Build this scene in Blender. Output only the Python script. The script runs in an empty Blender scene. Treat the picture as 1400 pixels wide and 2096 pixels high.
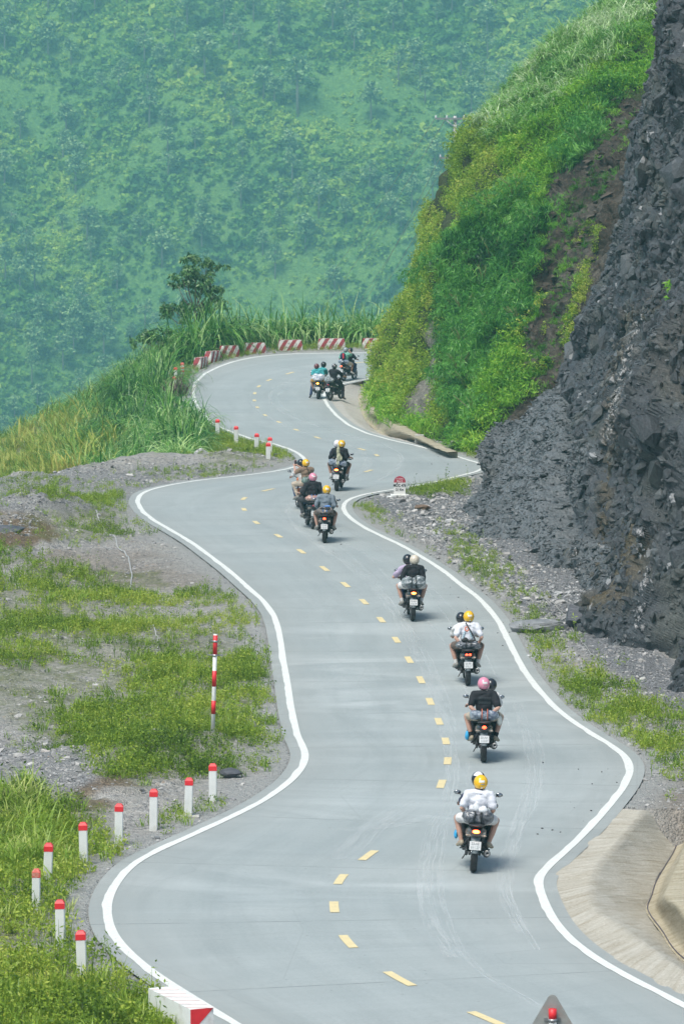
import bpy, math, random
import numpy as np
from mathutils import Vector, Matrix

R = math.radians
rng = np.random.default_rng(11)
random.seed(11)
SC = bpy.context.scene
COL = SC.collection

# ------------------------------------------------------------------ camera
CAM_H, F, PITCH = 12.2, 8500.0, R(4.92)
cd = bpy.data.cameras.new("camera")
cam = bpy.data.objects.new("camera", cd)
COL.objects.link(cam)
cam.location = (0, 0, CAM_H)
cam.rotation_euler = (R(90) - PITCH, 0, 0)
cd.sensor_fit = 'VERTICAL'
cd.sensor_height = 36
cd.lens = 36 * F / 2096
cd.clip_start = 1
cd.clip_end = 8000
cd.dof.use_dof = True
cd.dof.focus_distance = 92
cd.dof.aperture_fstop = 9.0
SC.camera = cam

# ------------------------------------------------------------------ sky, sun, exposure
SUN_EL, SUN_AZ = R(62), R(215)      # azimuth from +Y, clockwise
w = bpy.data.worlds.new("World")
SC.world = w
w.use_nodes = True
nt = w.node_tree
sky = nt.nodes.new('ShaderNodeTexSky')
sky.sky_type = 'NISHITA'
sky.sun_disc = False
sky.sun_elevation = SUN_EL
sky.sun_rotation = SUN_AZ
sky.air_density = 1.0
sky.dust_density = 3.0
sky.ozone_density = 1.0
bg = nt.nodes['Background']
bg.inputs['Strength'].default_value = 0.11
hs = nt.nodes.new('ShaderNodeHueSaturation')      # thin cloud: the blue of the sky is muted
hs.inputs['Saturation'].default_value = 1.0
nt.links.new(sky.outputs[0], hs.inputs['Color'])
nt.links.new(hs.outputs[0], bg.inputs['Color'])
sl = bpy.data.lights.new("sun", 'SUN')
so = bpy.data.objects.new("sun", sl)
COL.objects.link(so)
sl.energy = 2.8
sl.angle = R(28)
sl.color = (1.0, 0.97, 0.89)
sdir = Vector((math.sin(SUN_AZ) * math.cos(SUN_EL), math.cos(SUN_AZ) * math.cos(SUN_EL), math.sin(SUN_EL)))
so.rotation_euler = sdir.to_track_quat('Z', 'Y').to_euler()
SC.view_settings.view_transform = 'Standard'
SC.view_settings.look = 'None'
SC.view_settings.exposure = 0.48
SC.view_settings.gamma = 1
SC.render.engine = 'CYCLES'
SC.cycles.max_bounces = 6
SC.cycles.diffuse_bounces = 3
SC.cycles.glossy_bounces = 2
SC.cycles.transmission_bounces = 3
SC.cycles.transparent_max_bounces = 12
SC.cycles.volume_bounces = 0
SC.cycles.use_denoising = True

# ------------------------------------------------------------------ photo survey -> world
CP, SP = math.cos(PITCH), math.sin(PITCH)
def ray(x, y):
    dx = (np.asarray(x, float) - 700) / F
    dy = -(np.asarray(y, float) - 1048) / F
    return dx, CP + dy * SP, -SP + dy * CP      # X, Y, Z of the ray
def G(x, y, z=0.0):
    """surveyed point lying at height z"""
    a, b, c = ray(x, y)
    t = (z - CAM_H) / c
    return np.stack([a * t, b * t, np.zeros_like(t) + z], -1)
def D(x, y, d):
    """surveyed point lying d metres ahead"""
    a, b, c = ray(x, y)
    t = np.asarray(d, float) / b
    return np.stack([a * t, b * t, CAM_H + c * t], -1)
def PX(P):
    """world -> survey coordinates"""
    X, Y, Z = P[..., 0], P[..., 1], P[..., 2] - CAM_H
    zc = Y * CP - Z * SP
    yc = Y * SP + Z * CP
    return 700 + F * X / zc, 1048 - F * yc / zc

# ------------------------------------------------------------------ noise
def _h(ix, iy, iz, seed):
    with np.errstate(over='ignore'):
        h = (ix.astype(np.int64).astype(np.uint32) * np.uint32(374761393)
             + iy.astype(np.int64).astype(np.uint32) * np.uint32(668265263)
             + iz.astype(np.int64).astype(np.uint32) * np.uint32(2147483647)
             + np.uint32(seed * 974634777 & 0xffffffff))
        h = (h ^ (h >> np.uint32(13))) * np.uint32(1274126177)
        h = (h ^ (h >> np.uint32(16))) * np.uint32(2246822519)
        h = h ^ (h >> np.uint32(13))
    return h.astype(np.float64) / 4294967295.0
def vnoise(P, seed=0):
    f = np.floor(P)
    t = P - f
    t = t * t * (3 - 2 * t)
    i = f.astype(np.int64)
    r = 0
    for a in (0, 1):
        wa = t[..., 0] if a else 1 - t[..., 0]
        for b in (0, 1):
            wb = t[..., 1] if b else 1 - t[..., 1]
            for c in (0, 1):
                wc = t[..., 2] if c else 1 - t[..., 2]
                r = r + wa * wb * wc * _h(i[..., 0] + a, i[..., 1] + b, i[..., 2] + c, seed)
    return r * 2 - 1
def fbm(P, octv=4, seed=0, gain=.5):
    r, a = 0, 1.0
    for k in range(octv):
        r = r + a * vnoise(P, seed + k)
        P = P * 2.03 + 7.1
        a *= gain
    return r
def worley(P, seed=0):
    f = np.floor(P).astype(np.int64)
    b1 = np.full(P.shape[:-1], 9.0); b2 = b1.copy(); cid = np.zeros(P.shape[:-1])
    for a in (-1, 0, 1):
        for b in (-1, 0, 1):
            for c in (-1, 0, 1):
                ix, iy, iz = f[..., 0] + a, f[..., 1] + b, f[..., 2] + c
                d = ((ix + _h(ix, iy, iz, seed) - P[..., 0]) ** 2 + (iy + _h(ix, iy, iz, seed + 1) - P[..., 1]) ** 2
                     + (iz + _h(ix, iy, iz, seed + 2) - P[..., 2]) ** 2)
                m = d < b1
                b2 = np.where(m, b1, np.minimum(b2, d))
                cid = np.where(m, _h(ix, iy, iz, seed + 3), cid)
                b1 = np.where(m, d, b1)
    return np.sqrt(b1), np.sqrt(b2), cid
def facets(P, seed, slope=1.0):
    """flat tilted plates, one per random cell: fractured rock"""
    f = np.floor(P).astype(np.int64)
    b1 = np.full(P.shape[:-1], 9.0); b2 = b1.copy(); out = np.zeros(P.shape[:-1]); cid = out.copy()
    for a in (-1, 0, 1):
        for b in (-1, 0, 1):
            for c in (-1, 0, 1):
                ix, iy, iz = f[..., 0] + a, f[..., 1] + b, f[..., 2] + c
                h = [_h(ix, iy, iz, seed + k) for k in range(3)]
                dx, dy, dz = P[..., 0] - ix - h[0], P[..., 1] - iy - h[1], P[..., 2] - iz - h[2]
                d = dx * dx + dy * dy + dz * dz
                m = d < b1
                b2 = np.where(m, b1, np.minimum(b2, d))
                g = [_h(ix, iy, iz, seed + 7 + k) - .5 for k in range(3)]
                v = _h(ix, iy, iz, seed + 3) - .5 + slope * 2 * (g[0] * dx + g[1] * dy + g[2] * dz)
                out = np.where(m, v, out); cid = np.where(m, _h(ix, iy, iz, seed + 5), cid); b1 = np.where(m, d, b1)
    return out, np.clip((np.sqrt(b2) - np.sqrt(b1)) / .12, 0, 1), cid
def sstep(a, b, x):
    t = np.clip((x - a) / (b - a), 0, 1)
    return t * t * (3 - 2 * t)

# ------------------------------------------------------------------ curves
def catmull(P, n):
    """n points evenly spaced along a Catmull-Rom curve through P"""
    P = np.asarray(P, float)
    Q = np.vstack([2 * P[0] - P[1], P, 2 * P[-1] - P[-2]])
    out = []
    k = 24
    for i in range(len(P) - 1):
        p0, p1, p2, p3 = Q[i:i + 4]
        t = (np.arange(k) / k)[:, None]
        out.append(.5 * (2 * p1 + (p2 - p0) * t + (2 * p0 - 5 * p1 + 4 * p2 - p3) * t ** 2 + (3 * p1 - p0 - 3 * p2 + p3) * t ** 3))
    out.append(P[-1:])
    C = np.vstack(out)
    return resamp(C, n)
def resamp(C, n):
    s = np.r_[0, np.cumsum(np.linalg.norm(np.diff(C, axis=0), axis=1))]
    u = np.linspace(0, s[-1], n)
    return np.stack([np.interp(u, s, C[:, k]) for k in range(C.shape[1])], -1)
def clen(C):
    return float(np.linalg.norm(np.diff(C, axis=0), axis=1).sum())
def smooth(C, it):
    C = C.copy()
    for _ in range(it):
        C[1:-1] = .25 * C[:-2] + .5 * C[1:-1] + .25 * C[2:]
    return C
def in_poly(x, y, poly):
    poly = np.asarray(poly, float)
    r = np.zeros(np.shape(x), bool)
    j = len(poly) - 1
    for i in range(len(poly)):
        xi, yi = poly[i][:2]; xj, yj = poly[j][:2]
        c = ((yi > y) != (yj > y)) & (x < (xj - xi) * (y - yi) / (yj - yi + 1e-12) + xi)
        r ^= c
        j = i
    return r
def dist_line(x, y, L):
    """distance of points to polyline L (2D)"""
    best = np.full(np.shape(x), 1e9)
    for i in range(len(L) - 1):
        ax, ay = L[i][:2]; bx, by = L[i + 1][:2]
        dx, dy = bx - ax, by - ay
        t = np.clip(((x - ax) * dx + (y - ay) * dy) / (dx * dx + dy * dy + 1e-12), 0, 1)
        best = np.minimum(best, (x - ax - t * dx) ** 2 + (y - ay - t * dy) ** 2)
    return np.sqrt(best)

# ------------------------------------------------------------------ objects
def tag(o, label=None, cat=None, group=None, kind=None):
    if label: o['label'] = label
    if cat: o['category'] = cat
    if group: o['group'] = group
    if kind: o['kind'] = kind
    return o
def empty(name, loc=(0, 0, 0), rz=0.0, rx=0, ry=0):
    o = bpy.data.objects.new(name, None)
    COL.objects.link(o)
    o.location = loc
    o.rotation_euler = (rx, ry, rz)
    o.empty_display_size = .2
    return o
def link_mesh(name, me, mats=None, parent=None):
    o = bpy.data.objects.new(name, me)
    COL.objects.link(o)
    for m in (mats if isinstance(mats, (list, tuple)) else [mats] if mats else []):
        me.materials.append(m)
    if parent is not None: o.parent = parent
    return o
def np_mesh(name, V, Fq, mats=None, parent=None, smooth_=False, attrs=None, midx=None, uv=None):
    """V (n,3); Fq int array (m,3|4) or list of them"""
    me = bpy.data.meshes.new(name)
    Fs = Fq if isinstance(Fq, list) else [Fq]
    Fs = [np.asarray(f, np.int32) for f in Fs if len(f)]
    V = np.asarray(V, np.float32)
    me.vertices.add(len(V)); me.vertices.foreach_set('co', V.ravel())
    nl = sum(f.size for f in Fs); nf = sum(len(f) for f in Fs)
    me.loops.add(nl); me.polygons.add(nf)
    me.loops.foreach_set('vertex_index', np.concatenate([f.ravel() for f in Fs]))
    tot = np.concatenate([np.full(len(f), f.shape[1], np.int32) for f in Fs])
    st = np.r_[0, np.cumsum(tot)[:-1]].astype(np.int32)
    me.polygons.foreach_set('loop_start', st)
    me.polygons.foreach_set('use_smooth', np.full(nf, smooth_))
    if midx is not None: me.polygons.foreach_set('material_index', np.asarray(midx, np.int32))
    if uv is not None:
        ul = me.uv_layers.new(name='UVMap')
        idx = np.concatenate([f.ravel() for f in Fs])
        ul.data.foreach_set('uv', np.asarray(uv, np.float32)[idx].ravel())
    for k, a in (attrs or {}).items():
        a = np.asarray(a, np.float32)
        if a.ndim == 1:
            at = me.attributes.new(k, 'FLOAT', 'POINT'); at.data.foreach_set('value', a)
        else:
            at = me.attributes.new(k, 'FLOAT_COLOR', 'POINT')
            at.data.foreach_set('color', np.c_[a, np.ones(len(a))].astype(np.float32).ravel())
    me.update(calc_edges=True)
    me.validate()
    return link_mesh(name, me, mats, parent)
def grid_faces(n, m):
    i = np.arange(n * m).reshape(n, m)
    return np.stack([i[:-1, :-1], i[1:, :-1], i[1:, 1:], i[:-1, 1:]], -1).reshape(-1, 4)

class MB:
    """collects simple solids and links them as ONE mesh"""
    def __init__(s): s.v = []; s.f = []; s.sm = []
    def add(s, V, Fc, sm=True):
        o = len(s.v)
        s.v += [tuple(map(float, p)) for p in V]
        s.f += [tuple(int(i) + o for i in f) for f in Fc]
        s.sm += [sm] * len(Fc)
        return s
    def box(s, c, d, M=None, bev=0.0):
        x, y, z = d[0] / 2, d[1] / 2, d[2] / 2
        b = min(bev, x * .9, y * .9, z * .9)
        if b <= 0:
            V = [(i, j, k) for i in (-x, x) for j in (-y, y) for k in (-z, z)]
            Fc = [(0, 1, 3, 2), (4, 6, 7, 5), (0, 4, 5, 1), (2, 3, 7, 6), (0, 2, 6, 4), (1, 5, 7, 3)]
        else:
            V = []
            for sx in (-1, 1):
                for sy in (-1, 1):
                    for sz in (-1, 1):
                        V += [(sx * x, sy * (y - b), sz * (z - b)), (sx * (x - b), sy * y, sz * (z - b)), (sx * (x - b), sy * (y - b), sz * z)]
            I = lambda a, b_, c_, k: (((a > 0) * 4 + (b_ > 0) * 2 + (c_ > 0)) * 3 + k)
            Fc = []
            for q in (-1, 1):
                Fc.append([I(q, a, b_, 0) for a, b_ in ((-1, -1), (1, -1), (1, 1), (-1, 1))][::q])
                Fc.append([I(a, q, b_, 1) for a, b_ in ((-1, -1), (-1, 1), (1, 1), (1, -1))][::q])
                Fc.append([I(a, b_, q, 2) for a, b_ in ((-1, -1), (1, -1), (1, 1), (-1, 1))][::q])
            for a in (-1, 1):
                for b_ in (-1, 1):
                    Fc.append([I(a, b_, -1, 0), I(a, b_, 1, 0), I(a, b_, 1, 1), I(a, b_, -1, 1)][::-a * b_])
                    Fc.append([I(a, -1, b_, 0), I(a, 1, b_, 0), I(a, 1, b_, 2), I(a, -1, b_, 2)][::a * b_])
                    Fc.append([I(-1, a, b_, 1), I(1, a, b_, 1), I(1, a, b_, 2), I(-1, a, b_, 2)][::-a * b_])
                    for c_ in (-1, 1):
                        Fc.append([I(a, b_, c_, 0), I(a, b_, c_, 1), I(a, b_, c_, 2)][::a * b_ * c_])
        V = [Vector(p) for p in V]
        if M is not None: V = [M @ p for p in V]
        c = Vector(c)
        return s.add([p + c for p in V], Fc, False)
    def tube(s, P, r, n=8, caps=True, sm=True):
        P = [Vector(p) for p in P]
        if not hasattr(r, '__len__'): r = [r] * len(P)
        V = []; prev = None
        for i, p in enumerate(P):
            t = (P[min(i + 1, len(P) - 1)] - P[max(i - 1, 0)]).normalized()
            if prev is None:
                a = Vector((0, 0, 1)) if abs(t.z) < .9 else Vector((1, 0, 0))
                u = t.cross(a).normalized()
            else:
                u = (prev - t * prev.dot(t)).normalized()
            prev = u
            v = t.cross(u)
            for k in range(n):
                a = 2 * math.pi * k / n
                V.append(p + (u * math.cos(a) + v * math.sin(a)) * r[i])
        Fc = [(i * n + k, i * n + (k + 1) % n, (i + 1) * n + (k + 1) % n, (i + 1) * n + k) for i in range(len(P) - 1) for k in range(n)]
        if caps: Fc += [tuple(range(n))[::-1], tuple((len(P) - 1) * n + k for k in range(n))]
        return s.add(V, Fc, sm)
    def ell(s, c, r, n=12, m=8, M=None, fn=None):
        c = Vector(c)
        if not hasattr(r, '__len__'): r = (r, r, r)
        V = [Vector((0, 0, -1))]
        for j in range(1, m):
            th = math.pi * j / m - math.pi / 2
            for k in range(n):
                a = 2 * math.pi * k / n
                V.append(Vector((math.cos(th) * math.cos(a), math.cos(th) * math.sin(a), math.sin(th))))
        V.append(Vector((0, 0, 1)))
        if fn: V = [fn(p) for p in V]
        V = [Vector((p.x * r[0], p.y * r[1], p.z * r[2])) for p in V]
        if M is not None: V = [M @ p for p in V]
        Fc = [(0, 1 + (k + 1) % n, 1 + k) for k in range(n)]
        for j in range(m - 2):
            for k in range(n):
                a = 1 + j * n
                Fc.append((a + k, a + (k + 1) % n, a + n + (k + 1) % n, a + n + k))
        e = len(V) - 1; a = 1 + (m - 2) * n
        Fc += [(a + k, a + (k + 1) % n, e) for k in range(n)]
        return s.add([p + c for p in V], Fc)
    def prism(s, pts, a, b, axis=0, sm=False):
        """2D outline pts extruded from a to b along axis"""
        def mk(p, q):
            return {0: (q, p[0], p[1]), 1: (p[0], q, p[1]), 2: (p[0], p[1], q)}[axis]
        n = len(pts)
        V = [mk(p, a) for p in pts] + [mk(p, b) for p in pts]
        Fc = [tuple(range(n))[::-1], tuple(range(n, 2 * n))] + [(i, (i + 1) % n, n + (i + 1) % n, n + i) for i in range(n)]
        return s.add(V, Fc, sm)
    def lathe(s, c, prof, axis='X', n=20):
        """prof: list of (radius, offset along axis) closed"""
        c = Vector(c); V = []
        for k in range(n):
            a = 2 * math.pi * k / n
            for r, o in prof:
                p = (o, r * math.cos(a), r * math.sin(a)) if axis == 'X' else (r * math.cos(a), o, r * math.sin(a)) if axis == 'Y' else (r * math.cos(a), r * math.sin(a), o)
                V.append(c + Vector(p))
        m = len(prof)
        Fc = [(k * m + j, k * m + (j + 1) % m, ((k + 1) % n) * m + (j + 1) % m, ((k + 1) % n) * m + j) for k in range(n) for j in range(m)]
        return s.add(V, Fc)
    def build(s, name, mats, parent=None, midx=None):
        me = bpy.data.meshes.new(name)
        me.from_pydata(s.v, [], s.f)
        me.polygons.foreach_set('use_smooth', s.sm)
        if midx is not None: me.polygons.foreach_set('material_index', midx)
        me.update()
        return link_mesh(name, me, mats, parent)

def text_mesh(name, body, size, mat, parent=None, M=None, spacing=1.0, bold=0.0, sx=1.0):
    """a word as its own thin raised mesh, lying in its XZ plane facing -Y"""
    cu = bpy.data.curves.new(name, 'FONT')
    cu.body = body; cu.size = size; cu.align_x = 'CENTER'; cu.align_y = 'CENTER'
    cu.extrude = size * .02; cu.offset = bold; cu.space_character = spacing; cu.resolution_u = 2
    t = bpy.data.objects.new(name, cu)
    COL.objects.link(t)
    dg = bpy.context.evaluated_depsgraph_get()
    me = bpy.data.meshes.new_from_object(t.evaluated_get(dg))
    bpy.data.objects.remove(t)
    bpy.data.curves.remove(cu)
    me.transform(Matrix.Rotation(R(90), 4, 'X') @ Matrix.Scale(sx, 4, (1, 0, 0)))
    if M is not None: me.transform(M)
    me.materials.clear()
    return link_mesh(name, me, mat, parent)

# ------------------------------------------------------------------ materials
def new_mat(name):
    m = bpy.data.materials.new(name)
    m.use_nodes = True
    return m, m.node_tree, m.node_tree.nodes, m.node_tree.links, m.node_tree.nodes['Principled BSDF']
def N(nodes, typ, **kw):
    n = nodes.new(typ)
    for k, v in kw.items():
        if k.startswith('i_'):
            n.inputs[int(k[2:]) if k[2:].isdigit() else k[2:].replace('_', ' ')].default_value = v
        else: setattr(n, k, v)
    return n
def ramp(nodes, links, fac, stops, interp='LINEAR'):
    r = nodes.new('ShaderNodeValToRGB')
    r.color_ramp.interpolation = interp
    while len(r.color_ramp.elements) < len(stops): r.color_ramp.elements.new(.5)
    for e, (p, c) in zip(r.color_ramp.elements, stops):
        e.position = p
        e.color = (*c, 1) if len(c) == 3 else c
    links.new(fac, r.inputs[0])
    return r.outputs[0]
def mixc(nodes, links, fac, a, b, mode='MIX'):
    m = nodes.new('ShaderNodeMix'); m.data_type = 'RGBA'; m.blend_type = mode
    for sck, v in ((m.inputs[0], fac), (m.inputs[6], a), (m.inputs[7], b)):
        if hasattr(v, 'links'): links.new(v, sck)
        elif hasattr(v, '__len__'): sck.default_value = (*v, 1) if len(v) == 3 else v
        else: sck.default_value = v
    return m.outputs[2]
def noise(nodes, links, vec, scale, detail=4, rough=.55, dist=0.0):
    n = N(nodes, 'ShaderNodeTexNoise')
    n.inputs['Scale'].default_value = scale; n.inputs['Detail'].default_value = detail
    n.inputs['Roughness'].default_value = rough; n.inputs['Distortion'].default_value = dist
    if vec is not None: links.new(vec, n.inputs['Vector'])
    return n.outputs['Fac']
def bump(nodes, links, h, dist, strength=1.0, nrm=None):
    b = N(nodes, 'ShaderNodeBump'); b.inputs['Strength'].default_value = strength; b.inputs['Distance'].default_value = dist
    links.new(h, b.inputs['Height'])
    if nrm is not None: links.new(nrm, b.inputs['Normal'])
    return b.outputs['Normal']
def pos(nodes):
    return nodes.new('ShaderNodeNewGeometry').outputs['Position']
_mc = {}
def paint(name, col, rough=.5, metal=0.0, var=.12, scale=9.0, bmp=0.0, spec=.5, coat=0.0, dirt=None):
    """plain material with procedural wear"""
    key = (name, tuple(col), rough)
    if key in _mc: return _mc[key]
    m, t, n, l, p = new_mat(name)
    tc = n.new('ShaderNodeTexCoord').outputs['Object']
    f = noise(n, l, tc, scale, 5, .6)
    c0 = tuple(max(0, c * (1 - var)) for c in col); c1 = tuple(min(1, c * (1 + var)) for c in col)
    c = ramp(n, l, f, [(.3, c0), (.7, c1)])
    if dirt:
        f2 = noise(n, l, tc, scale * .45, 6, .7)
        k = ramp(n, l, f2, [(.52, (0, 0, 0)), (.7, (1, 1, 1))])
        c = mixc(n, l, k, c, dirt)
    l.new(c, p.inputs['Base Color'])
    p.inputs['Roughness'].default_value = rough
    p.inputs['Metallic'].default_value = metal
    p.inputs['Specular IOR Level'].default_value = spec
    p.inputs['Coat Weight'].default_value = coat
    if bmp: l.new(bump(n, l, noise(n, l, tc, scale * 2.5, 4), bmp), p.inputs['Normal'])
    _mc[key] = m
    return m
def glow(name, col, strength):
    m, t, n, l, p = new_mat(name)
    p.inputs['Base Color'].default_value = (*[c * .5 for c in col], 1)
    p.inputs['Emission Color'].default_value = (*col, 1)
    p.inputs['Emission Strength'].default_value = strength
    return m
def leaf_mat(name, cols, trans=.35, rough=.5, scale=.6, spec=.35):
    """foliage: colour from the per-leaf tint attribute and a slow position noise"""
    m, t, n, l, p = new_mat(name)
    at = N(n, 'ShaderNodeAttribute', attribute_name='tint').outputs['Fac']
    f = noise(n, l, pos(n), scale, 3)
    a = N(n, 'ShaderNodeMath', operation='MULTIPLY_ADD'); l.new(f, a.inputs[0]); a.inputs[1].default_value = .9; a.inputs[2].default_value = -.45
    b = N(n, 'ShaderNodeMath', operation='ADD'); l.new(at, b.inputs[0]); l.new(a.outputs[0], b.inputs[1])
    k = len(cols) - 1
    c = ramp(n, l, b.outputs[0], [(i / k * .9 + .05, cc) for i, cc in enumerate(cols)])
    l.new(c, p.inputs['Base Color'])
    p.inputs['Roughness'].default_value = rough
    p.inputs['Specular IOR Level'].default_value = spec
    tr = n.new('ShaderNodeBsdfTranslucent'); l.new(c, tr.inputs[0])
    mx = n.new('ShaderNodeMixShader'); mx.inputs[0].default_value = trans
    l.new(p.outputs[0], mx.inputs[1]); l.new(tr.outputs[0], mx.inputs[2])
    l.new(mx.outputs[0], n['Material Output'].inputs[0])
    return m

# ------------------------------------------------------------------ merged scatter (for what nobody could count)
def rotmats(yaw, tilt=None, taz=None):
    c, s_ = np.cos(yaw), np.sin(yaw)
    z = np.zeros_like(yaw); o = z + 1
    M = np.stack([np.stack([c, -s_, z], -1), np.stack([s_, c, z], -1), np.stack([z, z, o], -1)], -2)
    if tilt is not None:
        ct, st = np.cos(tilt), np.sin(tilt)
        T = np.stack([np.stack([o, z, z], -1), np.stack([z, ct, -st], -1), np.stack([z, st, ct], -1)], -2)
        ca, sa = np.cos(taz), np.sin(taz)
        A = np.stack([np.stack([ca, -sa, z], -1), np.stack([sa, ca, z], -1), np.stack([z, z, o], -1)], -2)
        M = A @ T @ np.transpose(A, (0, 2, 1)) @ M
    return M
def scatter(name, tmpls, P, mats, scale, tint=None, tilt=.12, parent=None, smooth_=False, rot=None, tvar=.25):
    """tmpls: list of (V, F, tint per vertex); one joined mesh"""
    n = len(P)
    scale = np.broadcast_to(scale, (n,)) if np.ndim(scale) < 2 else scale
    tint = np.full(n, .5) if tint is None else tint
    pick = rng.integers(0, len(tmpls), n)
    Vs, Fs, Ts = [], [], []
    off = 0
    for k, (V, Fc, tv) in enumerate(tmpls):
        I = np.where(pick == k)[0]
        if not len(I): continue
        M = rot[I] if rot is not None else rotmats(rng.uniform(0, 6.283, len(I)), np.abs(rng.normal(0, tilt, len(I))), rng.uniform(0, 6.283, len(I)))
        sc = scale[I][:, None, None] if np.ndim(scale) == 1 else scale[I][:, None, :]
        W = np.einsum('nij,nvj->nvi', M, V[None] * sc) + P[I][:, None, :]
        Vs.append(W.reshape(-1, 3))
        nv = len(V)
        Fs.append((Fc[None] + (np.arange(len(I)) * nv)[:, None, None] + off).reshape(-1, Fc.shape[1]))
        Ts.append((tint[I][:, None] + tvar * (tv[None] - .5)).ravel())
        off += nv * len(I)
    return np_mesh(name, np.vstack(Vs), np.vstack(Fs), mats, parent, smooth_, {'tint': np.clip(np.concatenate(Ts), 0, 1)})
def blades(n, length, width, spread, droop, segs=4, base=.1, seed=1, up=1.0, lvar=.35):
    """arching strip leaves from a common foot"""
    r = np.random.default_rng(seed)
    V, Fc, T = [], [], []
    for i in range(n):
        az = r.uniform(0, 6.283); L = length * r.uniform(1 - lvar, 1 + lvar * .4)
        lean = spread * r.uniform(.15, 1); dr = droop * r.uniform(.5, 1.3)
        b = np.array([math.cos(az), math.sin(az), 0]); side = np.array([-b[1], b[0], 0])
        p = r.normal(0, base, 3) * [1, 1, 0]
        ang = lean; tv = r.uniform()
        o = len(V)
        for k in range(segs + 1):
            u = k / segs
            wd = width * (1 - u ** 2.2) * (.6 + .4 * min(1, u * 4)) * .5 + .001
            V += [p - side * wd, p + side * wd]; T += [tv, tv]
            d = b * math.sin(ang) + np.array([0, 0, up]) * math.cos(ang)
            p = p + d * L / segs
            ang += dr / segs * (1 + u * 1.5)
        for k in range(segs):
            a = o + 2 * k
            Fc.append((a, a + 1, a + 3, a + 2))
    return np.array(V), np.array(Fc), np.array(T)
def leaf_cloud(n, rx, ry, rz, lw, ll, seed=1, zc=None, shell=.5, droop=.3, lumps=0, flat=.6):
    """leaf quads spread through a lumpy volume"""
    r = np.random.default_rng(seed)
    if lumps:
        lc = r.normal(0, .5, (lumps, 3)); lc /= np.maximum(1, np.linalg.norm(lc, axis=1))[:, None]
        lr = r.uniform(.3, .55, lumps)
        k = r.integers(0, lumps, n)
        d = r.normal(0, 1, (n, 3)); d /= np.linalg.norm(d, axis=1)[:, None]
        c = lc[k] + d * (lr[k] * r.uniform(shell, 1, n) ** .5)[:, None]
    else:
        d = r.normal(0, 1, (n, 3)); d /= np.linalg.norm(d, axis=1)[:, None]
        c = d * (r.uniform(shell ** 3, 1, n) ** (1 / 3))[:, None]
    c = c * [rx, ry, rz] + [0, 0, rz if zc is None else zc]
    nrm = d * flat + r.normal(0, .5, (n, 3)) + [0, 0, .45]
    nrm /= np.linalg.norm(nrm, axis=1)[:, None]
    a = np.cross(nrm, r.normal(0, 1, (n, 3))); a /= np.linalg.norm(a, axis=1)[:, None]
    a[:, 2] -= droop; a /= np.linalg.norm(a, axis=1)[:, None]
    b = np.cross(nrm, a); b /= np.maximum(1e-6, np.linalg.norm(b, axis=1))[:, None]
    L = ll * r.uniform(.6, 1.3, n)[:, None]; W = lw * r.uniform(.6, 1.3, n)[:, None]
    V = np.stack([c, c + a * L * .45 + b * W * .5, c + a * L, c + a * L * .45 - b * W * .5], 1)
    T = np.repeat(r.uniform(0, 1, n), 4)
    return V.reshape(-1, 3), np.arange(n * 4).reshape(n, 4), T
def rock_tmpl(seed, flat=.6, n=7):
    import bmesh
    r = np.random.default_rng(seed)
    bm = bmesh.new()
    P = r.normal(0, 1, (n + 5, 3)); P /= np.linalg.norm(P, axis=1)[:, None]
    P *= r.uniform(.75, 1, (len(P), 1)) * [1, r.uniform(.5, .9), flat]
    vs = [bm.verts.new(p) for p in P]
    bmesh.ops.convex_hull(bm, input=vs)
    bmesh.ops.triangulate(bm, faces=bm.faces[:])
    loose = [v for v in bm.verts if not v.link_faces]
    bmesh.ops.delete(bm, geom=loose, context='VERTS')
    bm.verts.index_update()
    V = np.array([v.co[:] for v in bm.verts]) * .5
    Fc = np.array([[v.index for v in f.verts] for f in bm.faces])
    bm.free()
    return V, Fc, np.full(len(V), r.uniform())
# ================================================================== TERRAIN
_kx = np.array([0, 88, 95, 101, 107, 113, 120, 130, 175, 190, 200, 207, 215, 225, 300, 2000.])
_kz = np.array([0, 0, .07, .2, .38, .55, .7, .8, .8, .85, 1.0, 1.3, 2.1, 2.9, 3.2, 3.2])
_ty = np.arange(0, 500, .5)
_tz = np.interp(_ty, _kx, _kz)
for _ in range(60): _tz[1:-1] = .25 * _tz[:-2] + .5 * _tz[1:-1] + .25 * _tz[2:]
def zr(Y): return np.interp(Y, _ty, _tz)
def G(x, y, z=0.0):
    """surveyed point lying z above the graded road platform"""
    a, b, c = ray(x, y)
    a, b, c = np.broadcast_arrays(a, b, c)
    lo = np.full(a.shape, 30.0); hi = np.full(a.shape, 450.0)
    for _ in range(45):
        m = (lo + hi) / 2
        f = CAM_H + c / b * m - zr(m) - z
        lo = np.where(f > 0, m, lo); hi = np.where(f > 0, hi, m)
    return np.stack([a / b * lo, lo, CAM_H + c / b * lo], -1)
def GP(pts, z=0.0):
    pts = np.asarray(pts, float)
    return G(pts[:, 0], pts[:, 1], z)

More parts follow.
